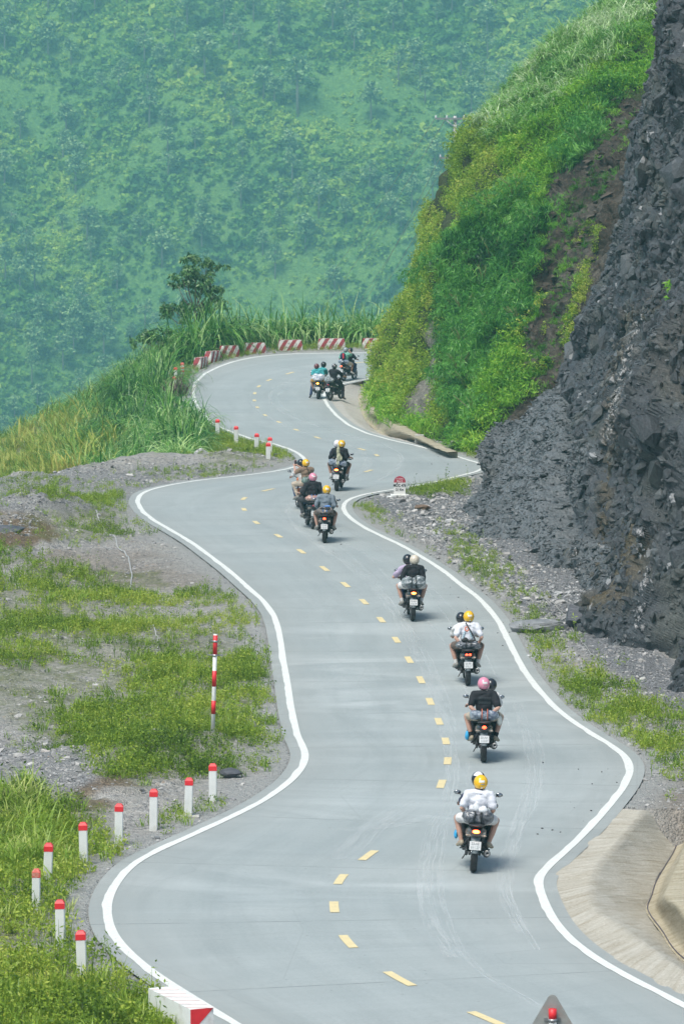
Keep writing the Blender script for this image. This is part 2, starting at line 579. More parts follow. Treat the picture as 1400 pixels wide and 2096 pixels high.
L_PX = [(560,2150),(510,2112),(470,2090),(432,2065),(390,2040),(345,2012),(300,1982),(265,1952),(235,1920),(221,1888),(218,1855),(227,1825),(250,1790),(280,1762),(325,1740),
 (370,1720),(425,1695),(475,1672),(525,1647),(565,1622),(600,1595),(619,1570),(627,1550),(621,1530),(608,1507),(602,1478),(596,1451),(592,1424),(588,1396),(580,1354),(575,1317),
 (569,1284),(559,1256),(538,1229),(506,1201),(469,1168),(432,1140),(395,1112),(353,1087),(316,1066),(292,1047),(281,1027),(288,1012),(306,1003),(343,994),(395,985),(455,978),
 (511,972),(571,964),(608,955),(624,945),(622,937),(610,928),(595,920),(559,908),(516,899),(474,884),(443,872),(415,848),(400,825),(395,802),(400,783),(419,765),(449,750),
 (486,738),(534,729),(595,724.5),(668,723),(783,722),(900,722),(1050,722),(1300,723)]
R_PX = [(1560,2150),(1480,2105),(1400,2058),(1350,2033),(1300,2008),(1250,1981),(1200,1950),(1160,1918),(1130,1882),(1112,1845),(1100,1812),(1101,1796),(1112,1782),(1140,1757),
 (1175,1725),(1210,1690),(1245,1650),(1275,1612),(1289,1582),(1288,1562),(1276,1545),(1250,1526),(1220,1508),(1186,1487),(1156,1466),(1130,1444),(1100,1410),(1074,1376),(1057,1346),
 (1040,1311),(1023,1277),(1001,1247),(971,1217),(941,1196),(907,1168),(877,1149),(847,1131),(821,1116),(795,1104),(765,1090),(740,1077),(721,1064),(708,1052),(702,1040),(705,1029),
 (719,1020),(745,1012),(780,1006),(830,998),(870,991),(900,984),(940,974),(975,966),(990,957),(982,948),(957,942),(925,931),(900,925),(850,912),(800,901),(750,887),(715,871),(690,852),
 (672,832),(663,815),(665,802),(675,793),(696,787),(730,779),(765,774),(820,769),(900,766),(1050,764),(1300,764)]
LW = smooth(resamp(GP(L_PX), 1600), 60)
RW = smooth(resamp(GP(R_PX), 1600), 60)
def offset(C, d):
    t = np.gradient(C[:, :2], axis=0); t /= np.linalg.norm(t, axis=1)[:, None] + 1e-9
    O = C.copy(); O[:, 0] += t[:, 1] * d; O[:, 1] -= t[:, 0] * d
    return O
def ribbon(name, A, B, cols, mat, z=0.0, parent=None, uvs=True, prof=None):
    n = len(A)
    u = np.linspace(0, 1, cols)
    V = A[:, None, :] * (1 - u)[None, :, None] + B[:, None, :] * u[None, :, None]
    if prof is not None: V[..., 2] += np.interp(u, *prof)[None]
    V[..., 2] += z
    s = np.r_[0, np.cumsum(np.linalg.norm(np.diff((A + B) / 2, axis=0), axis=1))]
    wd = np.linalg.norm(B - A, axis=1)
    UV = np.stack([u[None] * wd[:, None], np.broadcast_to(s[:, None], (n, cols))], -1).reshape(-1, 2)
    return np_mesh(name, V.reshape(-1, 3), grid_faces(n, cols)[:, ::-1], mat, parent, True, uv=UV)

# pair the two edges by dynamic time warping so that the cross lines run straight across the lane
def pair(A, B, n):
    a, b = resamp(A, 500)[:, :2], resamp(B, 500)[:, :2]
    ta = np.gradient(a, axis=0); tb = np.gradient(b, axis=0)
    ta /= np.linalg.norm(ta, axis=1)[:, None]; tb /= np.linalg.norm(tb, axis=1)[:, None]
    dd = b[None] - a[:, None]
    C = np.linalg.norm(dd, axis=-1)
    C = C + .5 * np.abs((dd * ta[:, None]).sum(-1)) + .5 * np.abs((dd * tb[None]).sum(-1))
    D_ = np.full(C.shape, 1e18); D_[0] = np.cumsum(C[0]); D_[:, 0] = np.cumsum(C[:, 0])
    Cl, Dl = C.tolist(), D_.tolist()
    for i in range(1, 500):
        di, dp, ci = Dl[i], Dl[i - 1], Cl[i]
        for j in range(1, 500):
            di[j] = ci[j] + min(dp[j], di[j - 1], dp[j - 1] + ci[j] * .3)
    i = j = 499; path = [(i, j)]
    while i or j:
        if i == 0: j -= 1
        elif j == 0: i -= 1
        else:
            k = min((Dl[i - 1][j], 0), (Dl[i][j - 1], 1), (Dl[i - 1][j - 1] + Cl[i][j] * .3, 2))[1]
            if k != 1: i -= 1
            if k != 0: j -= 1
        path.append((i, j))
    path = np.array(path[::-1], float)
    for _ in range(40): path[1:-1] = .25 * path[:-2] + .5 * path[1:-1] + .25 * path[2:]
    M = (np.stack([np.interp(path[:, 0], np.arange(500), a[:, k]) for k in (0, 1)], -1) + np.stack([np.interp(path[:, 1], np.arange(500), b[:, k]) for k in (0, 1)], -1)) / 2
    s = np.r_[0, np.cumsum(np.linalg.norm(np.diff(M, axis=0), axis=1))]
    u = np.linspace(0, s[-1], n)
    ia, ib = np.interp(u, s, path[:, 0]) / 499, np.interp(u, s, path[:, 1]) / 499
    def at(P, f):
        x = f * (len(P) - 1)
        return np.stack([np.interp(x, np.arange(len(P)), P[:, k]) for k in range(3)], -1)
    return at(resamp(A, 1600), ia), at(resamp(B, 1600), ib)
EL, ER = offset(LW, -.30), offset(RW, .30)
PA, PB = pair(EL, ER, 900)
PA[:, 2] = zr(PA[:, 1]); PB[:, 2] = zr(PB[:, 1])

ROADPOLY = np.vstack([EL[::8, :2], ER[::-8, :2]])
PLAT = np.vstack([GP([(-900,1250),(-300,1050),(0,988),(180,960),(300,947),(400,937),(425,925),(432,905),(420,885),(392,858),(374,820),(376,790),(388,765),(412,740),(445,724),(515,711),(600,704),(700,701),(1100,701)])[:, :2],
                  [(40, 222), (90, 222), (90, 20), (-60, 20), (-60, 120)]])
PLAT_EDGE = PLAT[:19]

# ---- concrete drainage apron at the near right, traced in plan
A_OUT = smooth(catmull(GP([(1267,1654),(1222,1699),(1175,1737),(1123,1785),(1119,1815),(1130,1852),(1151,1882),(1187,1924),(1246,1970),(1317,2010),(1400,2054),(1500,2110)]), 160), 6)
A_RDG = smooth(catmull(GP([(1317,1660),(1288,1695),(1267,1723),(1246,1744),(1216,1787),(1207,1825),(1213,1856),(1234,1878),(1281,1907),(1340,1948),(1400,1988),(1500,2052)]), 160), 4)
A_GUT = smooth(catmull(GP([(1440,1672),(1400,1697),(1385,1722),(1373,1749),(1357,1775),(1338,1808),(1329,1837),(1321,1865),(1352,1910),(1371,1941),(1400,1969),(1500,2040)], -.7), 160), 3)
A_FOT = A_GUT + np.array([.16, .05, .06])
A_TOP = smooth(catmull(GP([(1480,1660),(1430,1690),(1402,1735),(1387,1770),(1370,1808),(1362,1832),(1372,1846),(1388,1858),(1410,1880),(1440,1905),(1470,1930),(1560,2000)], .05), 160), 3)
A_BAK = A_TOP + np.array([.5, .12, .02])
# ---- drainage apron below the green hillside
B_OUT = smooth(catmull(GP([(900,926),(850,914),(800,903),(750,889),(715,872),(690,853),(673,832),(665,815),(667,803),(678,794),(698,788),(731,781),(766,776),(800,773)]), 140), 3)
B_GUT = smooth(catmull(GP([(905,928),(880,921),(850,911),(800,898),(775,886),(752,866),(742,850),(736,832),(733,815),(736,806),(745,798),(760,790),(790,783),(820,778)], -.4), 140), 3)
B_FOT = B_GUT + np.array([.12, .06, .05])
B_TOP = smooth(catmull(GP([(915,925),(893,917),(860,900),(827,885),(805,868),(785,854),(766,847),(760,835),(752,815),(752,806),(762,798),(775,792),(800,785),(830,780)], .25), 140), 3)
B_BAK = B_TOP + np.array([.4, .15, .02])
APRON_POLYS = [np.vstack([A_OUT[:, :2], A_BAK[::-1, :2]]), np.vstack([B_OUT[:, :2], B_BAK[::-1, :2]])]

def fall(X, Y):
    inside = in_poly(X, Y, PLAT)
    d = np.where(inside, 0, dist_line(X, Y, PLAT_EDGE))
    return d
def ground_h(X, Y, detail=True):
    d = fall(X, Y)
    z = zr(np.minimum(Y, 225)) - .42 * np.minimum(d, 12) - .8 * np.maximum(d - 12, 0)
    z = np.maximum(z, -110)
    P = np.stack([X, Y, np.zeros_like(X)], -1)
    rd = dist_line(X, Y, EL[::12]); rd2 = dist_line(X, Y, ER[::12])
    inr = in_poly(X, Y, ROADPOLY)
    dr = np.where(inr, 0, np.minimum(rd, rd2))
    k = sstep(0, 2.5, dr)
    if detail:
        z = z + k * (.16 * fbm(P * .35, 3, 5) + .05 * fbm(P * 2.1, 3, 9) + .025 * vnoise(P * 7, 12))
        z = z + sstep(0, .8, dr) * .012 * vnoise(P * 5, 2)
        # spoil heaps at the far left of the gravel and the ledge below the weeds
        c = GP([(20,1085),(110,1060),(-40,1150)])
        for q, (h, r1, r2) in zip(c, ((.75, 2.2, 4.2), (.45, 1.6, 3.4), (.6, 2., 5.))):
            z = z + h * np.exp(-((X - q[0]) / r1) ** 2 - ((Y - q[1]) / r2) ** 2) * (1 + .3 * fbm(P * 1.5, 3, 30))
        lg = GP([(60,1660),(130,1640),(200,1618),(262,1600),(330,1575),(345,1560)])
        z = z + .3 * np.exp(-(dist_line(X, Y, lg + np.array([0, 2.2, 0])) / 1.3) ** 2)
        z = z + .28 * np.exp(-(dist_line(X, Y, GP([(0,975),(180,952),(330,945),(560,945)])) / 1.6) ** 2) * k
    z = z - .012 - .05 * inr
    for ap in APRON_POLYS:
        i = in_poly(X, Y, ap)
        near = dist_line(X, Y, ap[::6])
        z = np.where(i, z - 1.3 * sstep(0, .35, near) - .06, z)
    return z

# fan-shaped sheet, finer near the road than far away
nu, nv = 620, 760
uu = np.linspace(-.34, .40, nu)
uu = np.sign(uu) * (np.abs(uu) * .55 + .45 * np.abs(uu) ** 2 / .4)
Yv = np.geomspace(38, 420, nv)
UU, YY = np.meshgrid(uu, Yv, indexing='ij')
XX = UU * YY
ZZ = ground_h(XX, YY)

# ---- ground material
m, t, n, l, p = new_mat("gravel_ground")
P_ = pos(n)
sep = n.new('ShaderNodeSeparateXYZ'); l.new(P_, sep.inputs[0])
f1 = noise(n, l, P_, .22, 5, .6); f2 = noise(n, l, P_, 1.3, 6, .7); f3 = noise(n, l, P_, 9, 5, .7)
vor = N(n, 'ShaderNodeTexVoronoi', i_Scale=11.0); l.new(P_, vor.inputs['Vector'])
vor2 = N(n, 'ShaderNodeTexVoronoi', i_Scale=26.0); l.new(P_, vor2.inputs['Vector'])
c = ramp(n, l, f1, [(.35, (.33, .31, .275)), (.5, (.39, .375, .345)), (.62, (.27, .265, .26))])
c2 = ramp(n, l, f3, [(.3, (.11, .105, .10)), (.5, (.34, .33, .305)), (.72, (.66, .64, .60))])
c = mixc(n, l, .5, c, c2)
vc = ramp(n, l, vor.outputs['Color'], [(.1, (.12, .125, .14)), (.5, (.34, .335, .33)), (.8, (.52, .51, .49)), (.95, (.42, .31, .22))])
vm = ramp(n, l, f2, [(.42, (0, 0, 0)), (.6, (.75, .75, .75))])
c = mixc(n, l, vm, c, vc)
at = N(n, 'ShaderNodeAttribute', attribute_name='soil')
c = mixc(n, l, at.outputs['Fac'], c, ramp(n, l, f3, [(.3, (.07, .045, .025)), (.7, (.26, .19, .12))]))
at2 = N(n, 'ShaderNodeAttribute', attribute_name='moss')
mm = N(n, 'ShaderNodeMath', operation='MULTIPLY'); l.new(at2.outputs['Fac'], mm.inputs[0]); l.new(ramp(n, l, f2, [(.35, (0, 0, 0)), (.6, (1, 1, 1))]), mm.inputs[1])
c = mixc(n, l, mm.outputs[0], c, ramp(n, l, f3, [(.3, (.06, .085, .015)), (.7, (.18, .2, .05))]))
at3 = N(n, 'ShaderNodeAttribute', attribute_name='dust')
c = mixc(n, l, at3.outputs['Fac'], c, ramp(n, l, f3, [(.2, (.27, .28, .275)), (.8, (.43, .44, .43))]))
at4 = N(n, 'ShaderNodeAttribute', attribute_name='slate')
c = mixc(n, l, at4.outputs['Fac'], c, ramp(n, l, vor2.outputs['Color'], [(.1, (.05, .055, .065)), (.6, (.17, .18, .2)), (.95, (.36, .37, .38))]))
l.new(c, p.inputs['Base Color']); p.inputs['Roughness'].default_value = .9
hh = N(n, 'ShaderNodeMath', operation='ADD'); l.new(vor.outputs['Distance'], hh.inputs[0]); l.new(vor2.outputs['Distance'], hh.inputs[1])
l.new(bump(n, l, hh.outputs[0], -.05, .9, bump(n, l, f3, .05, .8)), p.inputs['Normal'])
GROUND_MAT = m

Pg = np.stack([XX, YY, ZZ], -1).reshape(-1, 3)
gx, gy = PX(Pg)
Pn = Pg * [1, 1, 0]
wob = 26 * fbm(Pn * .5, 3, 40) + 12 * fbm(Pn * 2, 2, 44)
def zone(poly, soft=18, sx=0):
    poly = np.asarray(poly, float)
    i = in_poly(gx, gy + 0 * gx, poly)
    return i
def softzone(poly, w_=14):
    x, y = gx + wob, gy + wob * .6
    poly = np.asarray(poly, float)
    i = in_poly(x, y, poly)
    d = dist_line(x, y, np.vstack([poly, poly[:1]]))
    return np.where(i, sstep(-w_, w_, d), sstep(w_, -w_, d) * .99 * (d < w_))
soil = np.maximum.reduce([softzone([(-60,1050),(60,1045),(110,1075),(60,1110),(-60,1120)], 10),
                          softzone([(120,1640),(200,1600),(300,1590),(340,1600),(230,1630),(150,1670)], 8) * .9,
                          .5 * softzone([(1290,1600),(1500,1590),(1500,1680),(1260,1655)], 14),
                          .4 * softzone([(150,1120),(420,1150),(470,1200),(250,1200),(60,1170)], 20)])
moss = np.maximum.reduce([softzone([(60,1170),(330,1165),(330,1205),(60,1215)], 10) * .8,
                          softzone([(-80,1190),(200,1230),(560,1330),(590,1560),(420,1580),(300,1620),(60,1500),(-80,1400)], 30) * .75,
                          softzone([(-80,1640),(200,1640),(210,1850),(340,2096),(-80,2150)], 20) * .95,
                          softzone([(400,870),(600,910),(600,940),(420,945)], 8) * .8,
                          softzone([(360,760),(420,730),(800,700),(800,720),(440,742),(390,780)], 4) * .9,
                          softzone([(1020,1290),(1400,1500),(1400,1620),(1280,1540),(1080,1400)], 16) * .6,
                          softzone([(40,1040),(250,1010),(300,1060),(200,1090),(40,1090)], 12) * .7,
                          (fall(Pg[:, 0], Pg[:, 1]) > .5) * 1.0])
slate = np.maximum.reduce([softzone([(740,1020),(960,960),(1200,1180),(1420,1400),(1420,1480),(1180,1330),(950,1160)], 14) * .85,
                           softzone([(-60,1500),(180,1520),(210,1600),(120,1680),(-60,1660)], 14) * .5,
                           softzone([(-60,985),(200,955),(560,950),(420,985),(200,1040),(-60,1040)], 12) * .45])
drd = np.minimum(dist_line(Pg[:, 0], Pg[:, 1], EL[::12]), dist_line(Pg[:, 0], Pg[:, 1], ER[::12]))
dust = np.clip(1.15 - drd / (1.0 + .5 * fbm(Pn * .6, 2, 50)), 0, 1) * .85
moss = np.clip(moss - dust * .8, 0, 1)
ground = np_mesh("ground", Pg, grid_faces(nu, nv), GROUND_MAT, None, True,
                 {'soil': soil, 'moss': moss, 'dust': dust, 'slate': slate})
tag(ground, kind='structure')

# ---- road surface
m, t, n, l, p = new_mat("brushed_concrete")
uvn = n.new('ShaderNodeUVMap'); P_ = pos(n)
sp = n.new('ShaderNodeSeparateXYZ'); l.new(uvn.outputs[0], sp.inputs[0])
mp = N(n, 'ShaderNodeMapping'); l.new(uvn.outputs[0], mp.inputs[0]); mp.inputs['Scale'].default_value = (.12, 3.2, 1)
fb = noise(n, l, mp.outputs[0], 1.5, 5, .7)
mp2 = N(n, 'ShaderNodeMapping'); l.new(uvn.outputs[0], mp2.inputs[0]); mp2.inputs['Scale'].default_value = (1.0, .06, 1)
fl = noise(n, l, mp2.outputs[0], 1.3, 5, .65)
fg = noise(n, l, P_, 14, 5, .75); fL = noise(n, l, P_, .35, 5, .6)
c = ramp(n, l, fL, [(.3, (.285, .325, .325)), (.7, (.345, .385, .385))])
c = mixc(n, l, .5, c, ramp(n, l, fb, [(.3, (.25, .285, .29)), (.5, (.31, .35, .35)), (.75, (.38, .42, .42))]))
c = mixc(n, l, .42, c, ramp(n, l, fl, [(.3, (.22, .255, .26)), (.7, (.40, .44, .44))]))
c = mixc(n, l, .3, c, ramp(n, l, fg, [(.25, (.18, .21, .21)), (.75, (.45, .485, .485))]))
# pale worn patches where mud and water dried
mp3 = N(n, 'ShaderNodeMapping'); l.new(uvn.outputs[0], mp3.inputs[0]); mp3.inputs['Scale'].default_value = (.35, .9, 1)
fw = noise(n, l, mp3.outputs[0], .35, 6, .62, 1.2)
atw = N(n, 'ShaderNodeAttribute', attribute_name='wear')
mw = N(n, 'ShaderNodeMath', operation='MULTIPLY'); l.new(ramp(n, l, fw, [(.46, (0, 0, 0)), (.72, (.6, .6, .6))]), mw.inputs[0]); l.new(atw.outputs['Fac'], mw.inputs[1])
c = mixc(n, l, mw.outputs[0], c, (.50, .54, .54))
# brown grit near the edges
at_ = N(n, 'ShaderNodeAttribute', attribute_name='edge')
me_ = N(n, 'ShaderNodeMath', operation='MULTIPLY'); l.new(at_.outputs['Fac'], me_.inputs[0]); l.new(ramp(n, l, fg, [(.4, (.1, .1, .1)), (.65, (.8, .8, .8))]), me_.inputs[1])
c = mixc(n, l, me_.outputs[0], c, (.30, .295, .27))
# construction joints every five metres and hairline cracks
mod = N(n, 'ShaderNodeMath', operation='PINGPONG'); l.new(sp.outputs[1], mod.inputs[0]); mod.inputs[1].default_value = 2.5
jl = N(n, 'ShaderNodeMath', operation='LESS_THAN'); l.new(mod.outputs[0], jl.inputs[0]); jl.inputs[1].default_value = .018
jm = N(n, 'ShaderNodeMath', operation='MULTIPLY'); l.new(jl.outputs[0], jm.inputs[0]); l.new(ramp(n, l, fl, [(.42, (.15, .15, .15)), (.6, (.8, .8, .8))]), jm.inputs[1])
c = mixc(n, l, jm.outputs[0], c, (.12, .13, .13))
vk = N(n, 'ShaderNodeTexVoronoi', feature='DISTANCE_TO_EDGE', i_Scale=.28); l.new(P_, vk.inputs['Vector'])
kk = ramp(n, l, vk.outputs['Distance'], [(.0, (.22, .22, .22)), (.004, (0, 0, 0))])
c = mixc(n, l, kk, c, (.15, .16, .16))
vs_ = N(n, 'ShaderNodeTexVoronoi', i_Scale=2.3); l.new(P_, vs_.inputs['Vector'])
c = mixc(n, l, ramp(n, l, vs_.outputs['Distance'], [(.035, (.6, .6, .6)), (.06, (0, 0, 0))]), c, (.13, .14, .14))
mpd = N(n, 'ShaderNodeMapping'); l.new(uvn.outputs[0], mpd.inputs[0]); mpd.inputs['Scale'].default_value = (.9, .10, 1)
c = mixc(n, l, ramp(n, l, noise(n, l, mpd.outputs[0], 1.1, 6, .7, .8), [(.5, (0, 0, 0)), (.74, (.34, .34, .34))]), c, (.21, .235, .235))
l.new(c, p.inputs['Base Color'])
l.new(ramp(n, l, fL, [(.3, (.55, .55, .55)), (.7, (.75, .75, .75))]), p.inputs['Roughness'])
l.new(bump(n, l, fb, .006, .5, bump(n, l, fg, .004, .5)), p.inputs['Normal'])
ROAD_MAT = m
cols = 13
u_ = np.linspace(0, 1, cols)
Vr = PA[:, None, :] * (1 - u_)[None, :, None] + PB[:, None, :] * u_[None, :, None]
sr = np.r_[0, np.cumsum(np.linalg.norm(np.diff((PA + PB) / 2, axis=0), axis=1))]
wd = np.linalg.norm(PB - PA, axis=1)
UVr = np.stack([(u_[None] - .5) * wd[:, None], np.broadcast_to(sr[:, None], (900, cols))], -1).reshape(-1, 2)
Vr[..., 2] = zr(Vr[..., 1])
edge = np.broadcast_to(np.interp(u_, [0, .1, .22, .78, .9, 1], [1, .5, 0, 0, .5, 1])[None], (900, cols)).ravel()
rx_, ry_ = PX(Vr.reshape(-1, 3))
wear = np.clip(np.exp(-((ry_ - 1390) / 110) ** 2) + np.exp(-((ry_ - 1740) / 130) ** 2) * .9 + .35, 0, 1)
road = np_mesh("road", Vr.reshape(-1, 3), grid_faces(900, cols)[:, ::-1], ROAD_MAT, None, True, {'edge': edge, 'wear': wear}, uv=UVr)
tag(road, kind='structure')

# ---- painted lines
def line_paint(name, col, worn):
    m, t, n, l, p = new_mat(name)
    P_ = pos(n)
    c = ramp(n, l, noise(n, l, P_, 6, 5, .7), [(.3, tuple(k * .88 for k in col)), (.6, col)])
    c = mixc(n, l, ramp(n, l, noise(n, l, P_, 16, 6, .8), [(.54, (0, 0, 0)), (.72, (worn, worn, worn))]), c, (.36, .38, .38))
    l.new(c, p.inputs['Base Color']); p.inputs['Roughness'].default_value = .6
    return m
WHITE_LINE = line_paint("white_road_paint", (.74, .76, .73), .9)
YEL_LINE = line_paint("yellow_road_paint", (.74, .62, .34), .95)
def strip_at(name, C, w_, mat, lift=.008, nz=.5):
    wob = 0.018 * fbm(np.c_[C[:, :2] * 1.3, np.zeros(len(C))], 4, 77)
    a, b = offset(C, -w_ / 2), offset(C, w_ / 2)
    a = a + (offset(a, 1) - a) * wob[:, None]
    for q in (a, b): q[:, 2] = zr(q[:, 1]) + lift
    o = ribbon(name, a, b, 3, mat)
    return o
o = strip_at("edge_line", resamp(LW, 1100), .155, WHITE_LINE); tag(o, kind='structure')
o = strip_at("edge_line", resamp(RW, 1100), .155, WHITE_LINE); tag(o, kind='structure')
DASH = [(1085,2120),(1000,2087),(817,2004),(712,1928),(684,1857),(697,1800),(754,1751),(840,1692),(883,1648),(903,1605),(916,1558),(912,1517),(898,1477),(880,1436),(861,1392),(837,1351),(811,1310),(780,1269),
 (745,1232),(707,1197),(664,1164),(617,1129),(570,1097),(525,1070),(500,1043),(499,1021),(549,1003),(640,988),(755,964),(778,948),(771,932),(741,920),(692,908),(650,896),(607,880),(571,864),(543,850),(527,834),(521,820),
 (522,805),(530,791),(551,778),(593,764),(628,756),(680,748),(738,742),(800,739)]
SKIP = {7, 8, 27, 29, 32, 43, 44}
DW = GP(DASH)
CC = catmull(DW, 3000); CC[:, 2] = zr(CC[:, 1])
cs = np.r_[0, np.cumsum(np.linalg.norm(np.diff(CC, axis=0), axis=1))]
Vd, Fd = [], []
for i, q in enumerate(DW):
    if i in SKIP: continue
    k = int(np.argmin(np.linalg.norm(CC - q, axis=1)))
    s0 = cs[k]
    half = .52 + .04 * math.sin(i * 7.3)
    ss = np.linspace(s0 - half, s0 + half, 5)
    pc = np.stack([np.interp(ss, cs, CC[:, j]) for j in range(3)], -1)
    a, b = offset(pc, -.075), offset(pc, .075)
    o_ = len(Vd)
    for A_, B_ in zip(a, b):
        Vd += [(A_[0], A_[1], zr(A_[1]) + .008), (B_[0], B_[1], zr(B_[1]) + .008)]
    Fd += [(o_ + 2 * j, o_ + 2 * j + 1, o_ + 2 * j + 3, o_ + 2 * j + 2) for j in range(4)]
o = np_mesh("centre_dashes", Vd, np.array(Fd), YEL_LINE); tag(o, kind='structure')

# ---- pale tyre scuffs and dried drag marks
m, t, n, l, p = new_mat("tyre_scuff")
uvn = n.new('ShaderNodeUVMap'); P_ = pos(n)
mp = N(n, 'ShaderNodeMapping'); l.new(uvn.outputs[0], mp.inputs[0]); mp.inputs['Scale'].default_value = (16, .22, 1)
f = noise(n, l, mp.outputs[0], 1.5, 6, .8)
sep = n.new('ShaderNodeSeparateXYZ'); l.new(uvn.outputs[0], sep.inputs[0])
p.inputs['Base Color'].default_value = (.72, .76, .77, 1); p.inputs['Roughness'].default_value = .8
tr = n.new('ShaderNodeBsdfTransparent'); mx = n.new('ShaderNodeMixShader')
a = N(n, 'ShaderNodeMath', operation='MULTIPLY'); l.new(ramp(n, l, f, [(.46, (0, 0, 0)), (.66, (.46, .46, .46))]), a.inputs[0])
l.new(ramp(n, l, noise(n, l, P_, .35, 3), [(.3, (.35, .35, .35)), (.55, (1, 1, 1))]), a.inputs[1])
l.new(a.outputs[0], mx.inputs[0]); l.new(tr.outputs[0], mx.inputs[1]); l.new(p.outputs[0], mx.inputs[2])
l.new(mx.outputs[0], n['Material Output'].inputs[0])
SCUFF = m
SC_PX = [([(640,1105),(720,1160),(790,1230),(850,1330),(885,1400),(908,1480),(925,1560),(917,1640),(888,1700),(870,1780),(870,1830),(885,1890),(930,1960)], .30),
 ([(700,1120),(770,1190),(830,1270),(880,1350),(915,1430),(935,1500)], .10), ([(1100,1500),(1110,1560),(1098,1640),(1068,1700),(1048,1770),(1043,1830),(1060,1880),(1100,1945)], .12),
 ([(1060,1440),(1085,1540),(1082,1620),(1048,1720),(1030,1790),(1036,1840),(1075,1910)], .26), ([(960,1560),(955,1620),(915,1690),(903,1760),(908,1850),(965,1970),(1100,2060)], .12),
 ([(740,1125),(820,1210),(890,1290),(945,1390),(970,1480)], .08), ([(850,1180),(940,1300),(1000,1400),(1050,1500)], .07), ([(760,1110),(870,1190),(960,1290),(1020,1390)], .08),
 ([(700,905),(740,925),(757,945),(745,962),(700,985),(640,1010),(598,1035),(590,1060),(620,1090),(680,1140)], .22), ([(620,890),(690,908),(735,928),(748,945),(735,962),(690,985),(625,1012),(580,1040)], .10),
 ([(640,770),(580,785),(556,803),(558,826),(590,850),(650,872),(720,893),(780,908),(815,928),(822,945),(805,965),(770,985)], .18), ([(660,775),(600,788),(572,806),(574,826),(602,848),(665,872)], .10),
 ([(520,800),(512,815),(520,833),(556,858),(610,882),(680,900)], .14), ([(700,1055),(640,1080),(700,1110),(780,1150)], .08), ([(860,1640),(800,1670),(760,1700),(700,1760)], .5), ([(700,1700),(800,1690),(880,1670)], .4)]
for i, (pp, w_) in enumerate(SC_PX):
    C = catmull(GP(pp), 240); C[:, 2] = zr(C[:, 1])
    o = strip_at("tyre_marks", C, w_, SCUFF, lift=.004 + .0003 * i); tag(o, kind='stuff', label=None)

# ---- aprons, gutters and toe walls
def conc(name, c0, c1, stain, streak=(1.2, 1.2, .2)):
    m, t, n, l, p = new_mat(name)
    P_ = pos(n); uvn = n.new('ShaderNodeUVMap')
    mp = N(n, 'ShaderNodeMapping'); l.new(uvn.outputs[0], mp.inputs[0]); mp.inputs['Scale'].default_value = (.25, 2.2, 1)
    f = noise(n, l, mp.outputs[0], 2.2, 6, .7, .6); g = noise(n, l, P_, .8, 5, .65); h = noise(n, l, P_, 22, 4, .7)
    c = ramp(n, l, g, [(.3, c0), (.7, c1)])
    c = mixc(n, l, ramp(n, l, f, [(.42, (0, 0, 0)), (.66, (.8, .8, .8))]), c, stain)
    c = mixc(n, l, .35, c, ramp(n, l, h, [(.3, tuple(k * .55 for k in c0)), (.7, tuple(min(1, k * 1.25) for k in c1))]))
    l.new(c, p.inputs['Base Color']); p.inputs['Roughness'].default_value = .85
    l.new(bump(n, l, f, .03, .5, bump(n, l, h, .01, .6)), p.inputs['Normal'])
    return m
APRON = conc("apron_concrete", (.38, .35, .28), (.54, .52, .46), (.24, .19, .115))
APRON2 = conc("grey_apron_concrete", (.40, .385, .35), (.50, .49, .46), (.30, .27, .22))
TOE = conc("toe_wall_concrete", (.33, .285, .19), (.48, .44, .34), (.19, .15, .08))
def multi(name, curves, mat, subs, bumpz=.0):
    rows = []
    for a, b in zip(curves[:-1], curves[1:]):
        u = np.linspace(0, 1, subs + 1)[:-1]
        rows += [a * (1 - k) + b * k for k in u]
    rows.append(curves[-1])
    V = np.stack(rows, 1)
    s = np.r_[0, np.cumsum(np.linalg.norm(np.diff(V[:, V.shape[1] // 2], axis=0), axis=1))]
    w_ = np.cumsum(np.r_[0, np.linalg.norm(np.diff(V[len(V) // 2], axis=0), axis=1)])
    if bumpz: V[..., 2] += bumpz * fbm(V * [1.6, 1.6, 0], 3, 91) * np.interp(w_, [0, .4, 99], [0, 1, 1])[None]
    UV = np.stack(np.broadcast_arrays(w_[None], s[:, None]), -1).reshape(-1, 2)
    return np_mesh(name, V.reshape(-1, 3), grid_faces(*V.shape[:2])[:, ::-1], mat, None, True, uv=UV)
def lev(C, dz):
    C = C.copy(); C[:, 2] = zr(C[:, 1]) + dz; return C
def inward(C, d): return offset(C, d)
o = multi("drainage_apron", [lev(A_OUT, -.012) - np.array([.25, 0, 0]) * 0, lev(A_RDG, .02), A_GUT], APRON, 8, .018)
tag(o, "stained beige concrete apron sloping from the near right road edge into a gutter", "apron")
o = multi("toe_wall", [A_GUT + np.array([.0, 0, .002]), A_FOT, A_TOP, A_BAK, A_BAK - np.array([0, 0, 1.2])], TOE, 4, .0)
tag(o, "brown streaked concrete wall rising behind the gutter at the near right corner", "retaining wall")
o = multi("drainage_apron", [lev(B_OUT, -.012), lev(B_OUT * .55 + B_GUT * .45, -.05), B_GUT], APRON2, 6, .02)
tag(o, "grey brown concrete apron on the inner side of the far bend, below the overgrown hillside", "apron")
o = multi("toe_wall", [B_GUT + np.array([.0, 0, .002]), B_FOT, B_TOP, B_BAK, B_BAK - np.array([0, 0, 1.2])], TOE, 4, .03)
tag(o, "low weathered concrete wall at the foot of the overgrown hillside on the far bend", "retaining wall")
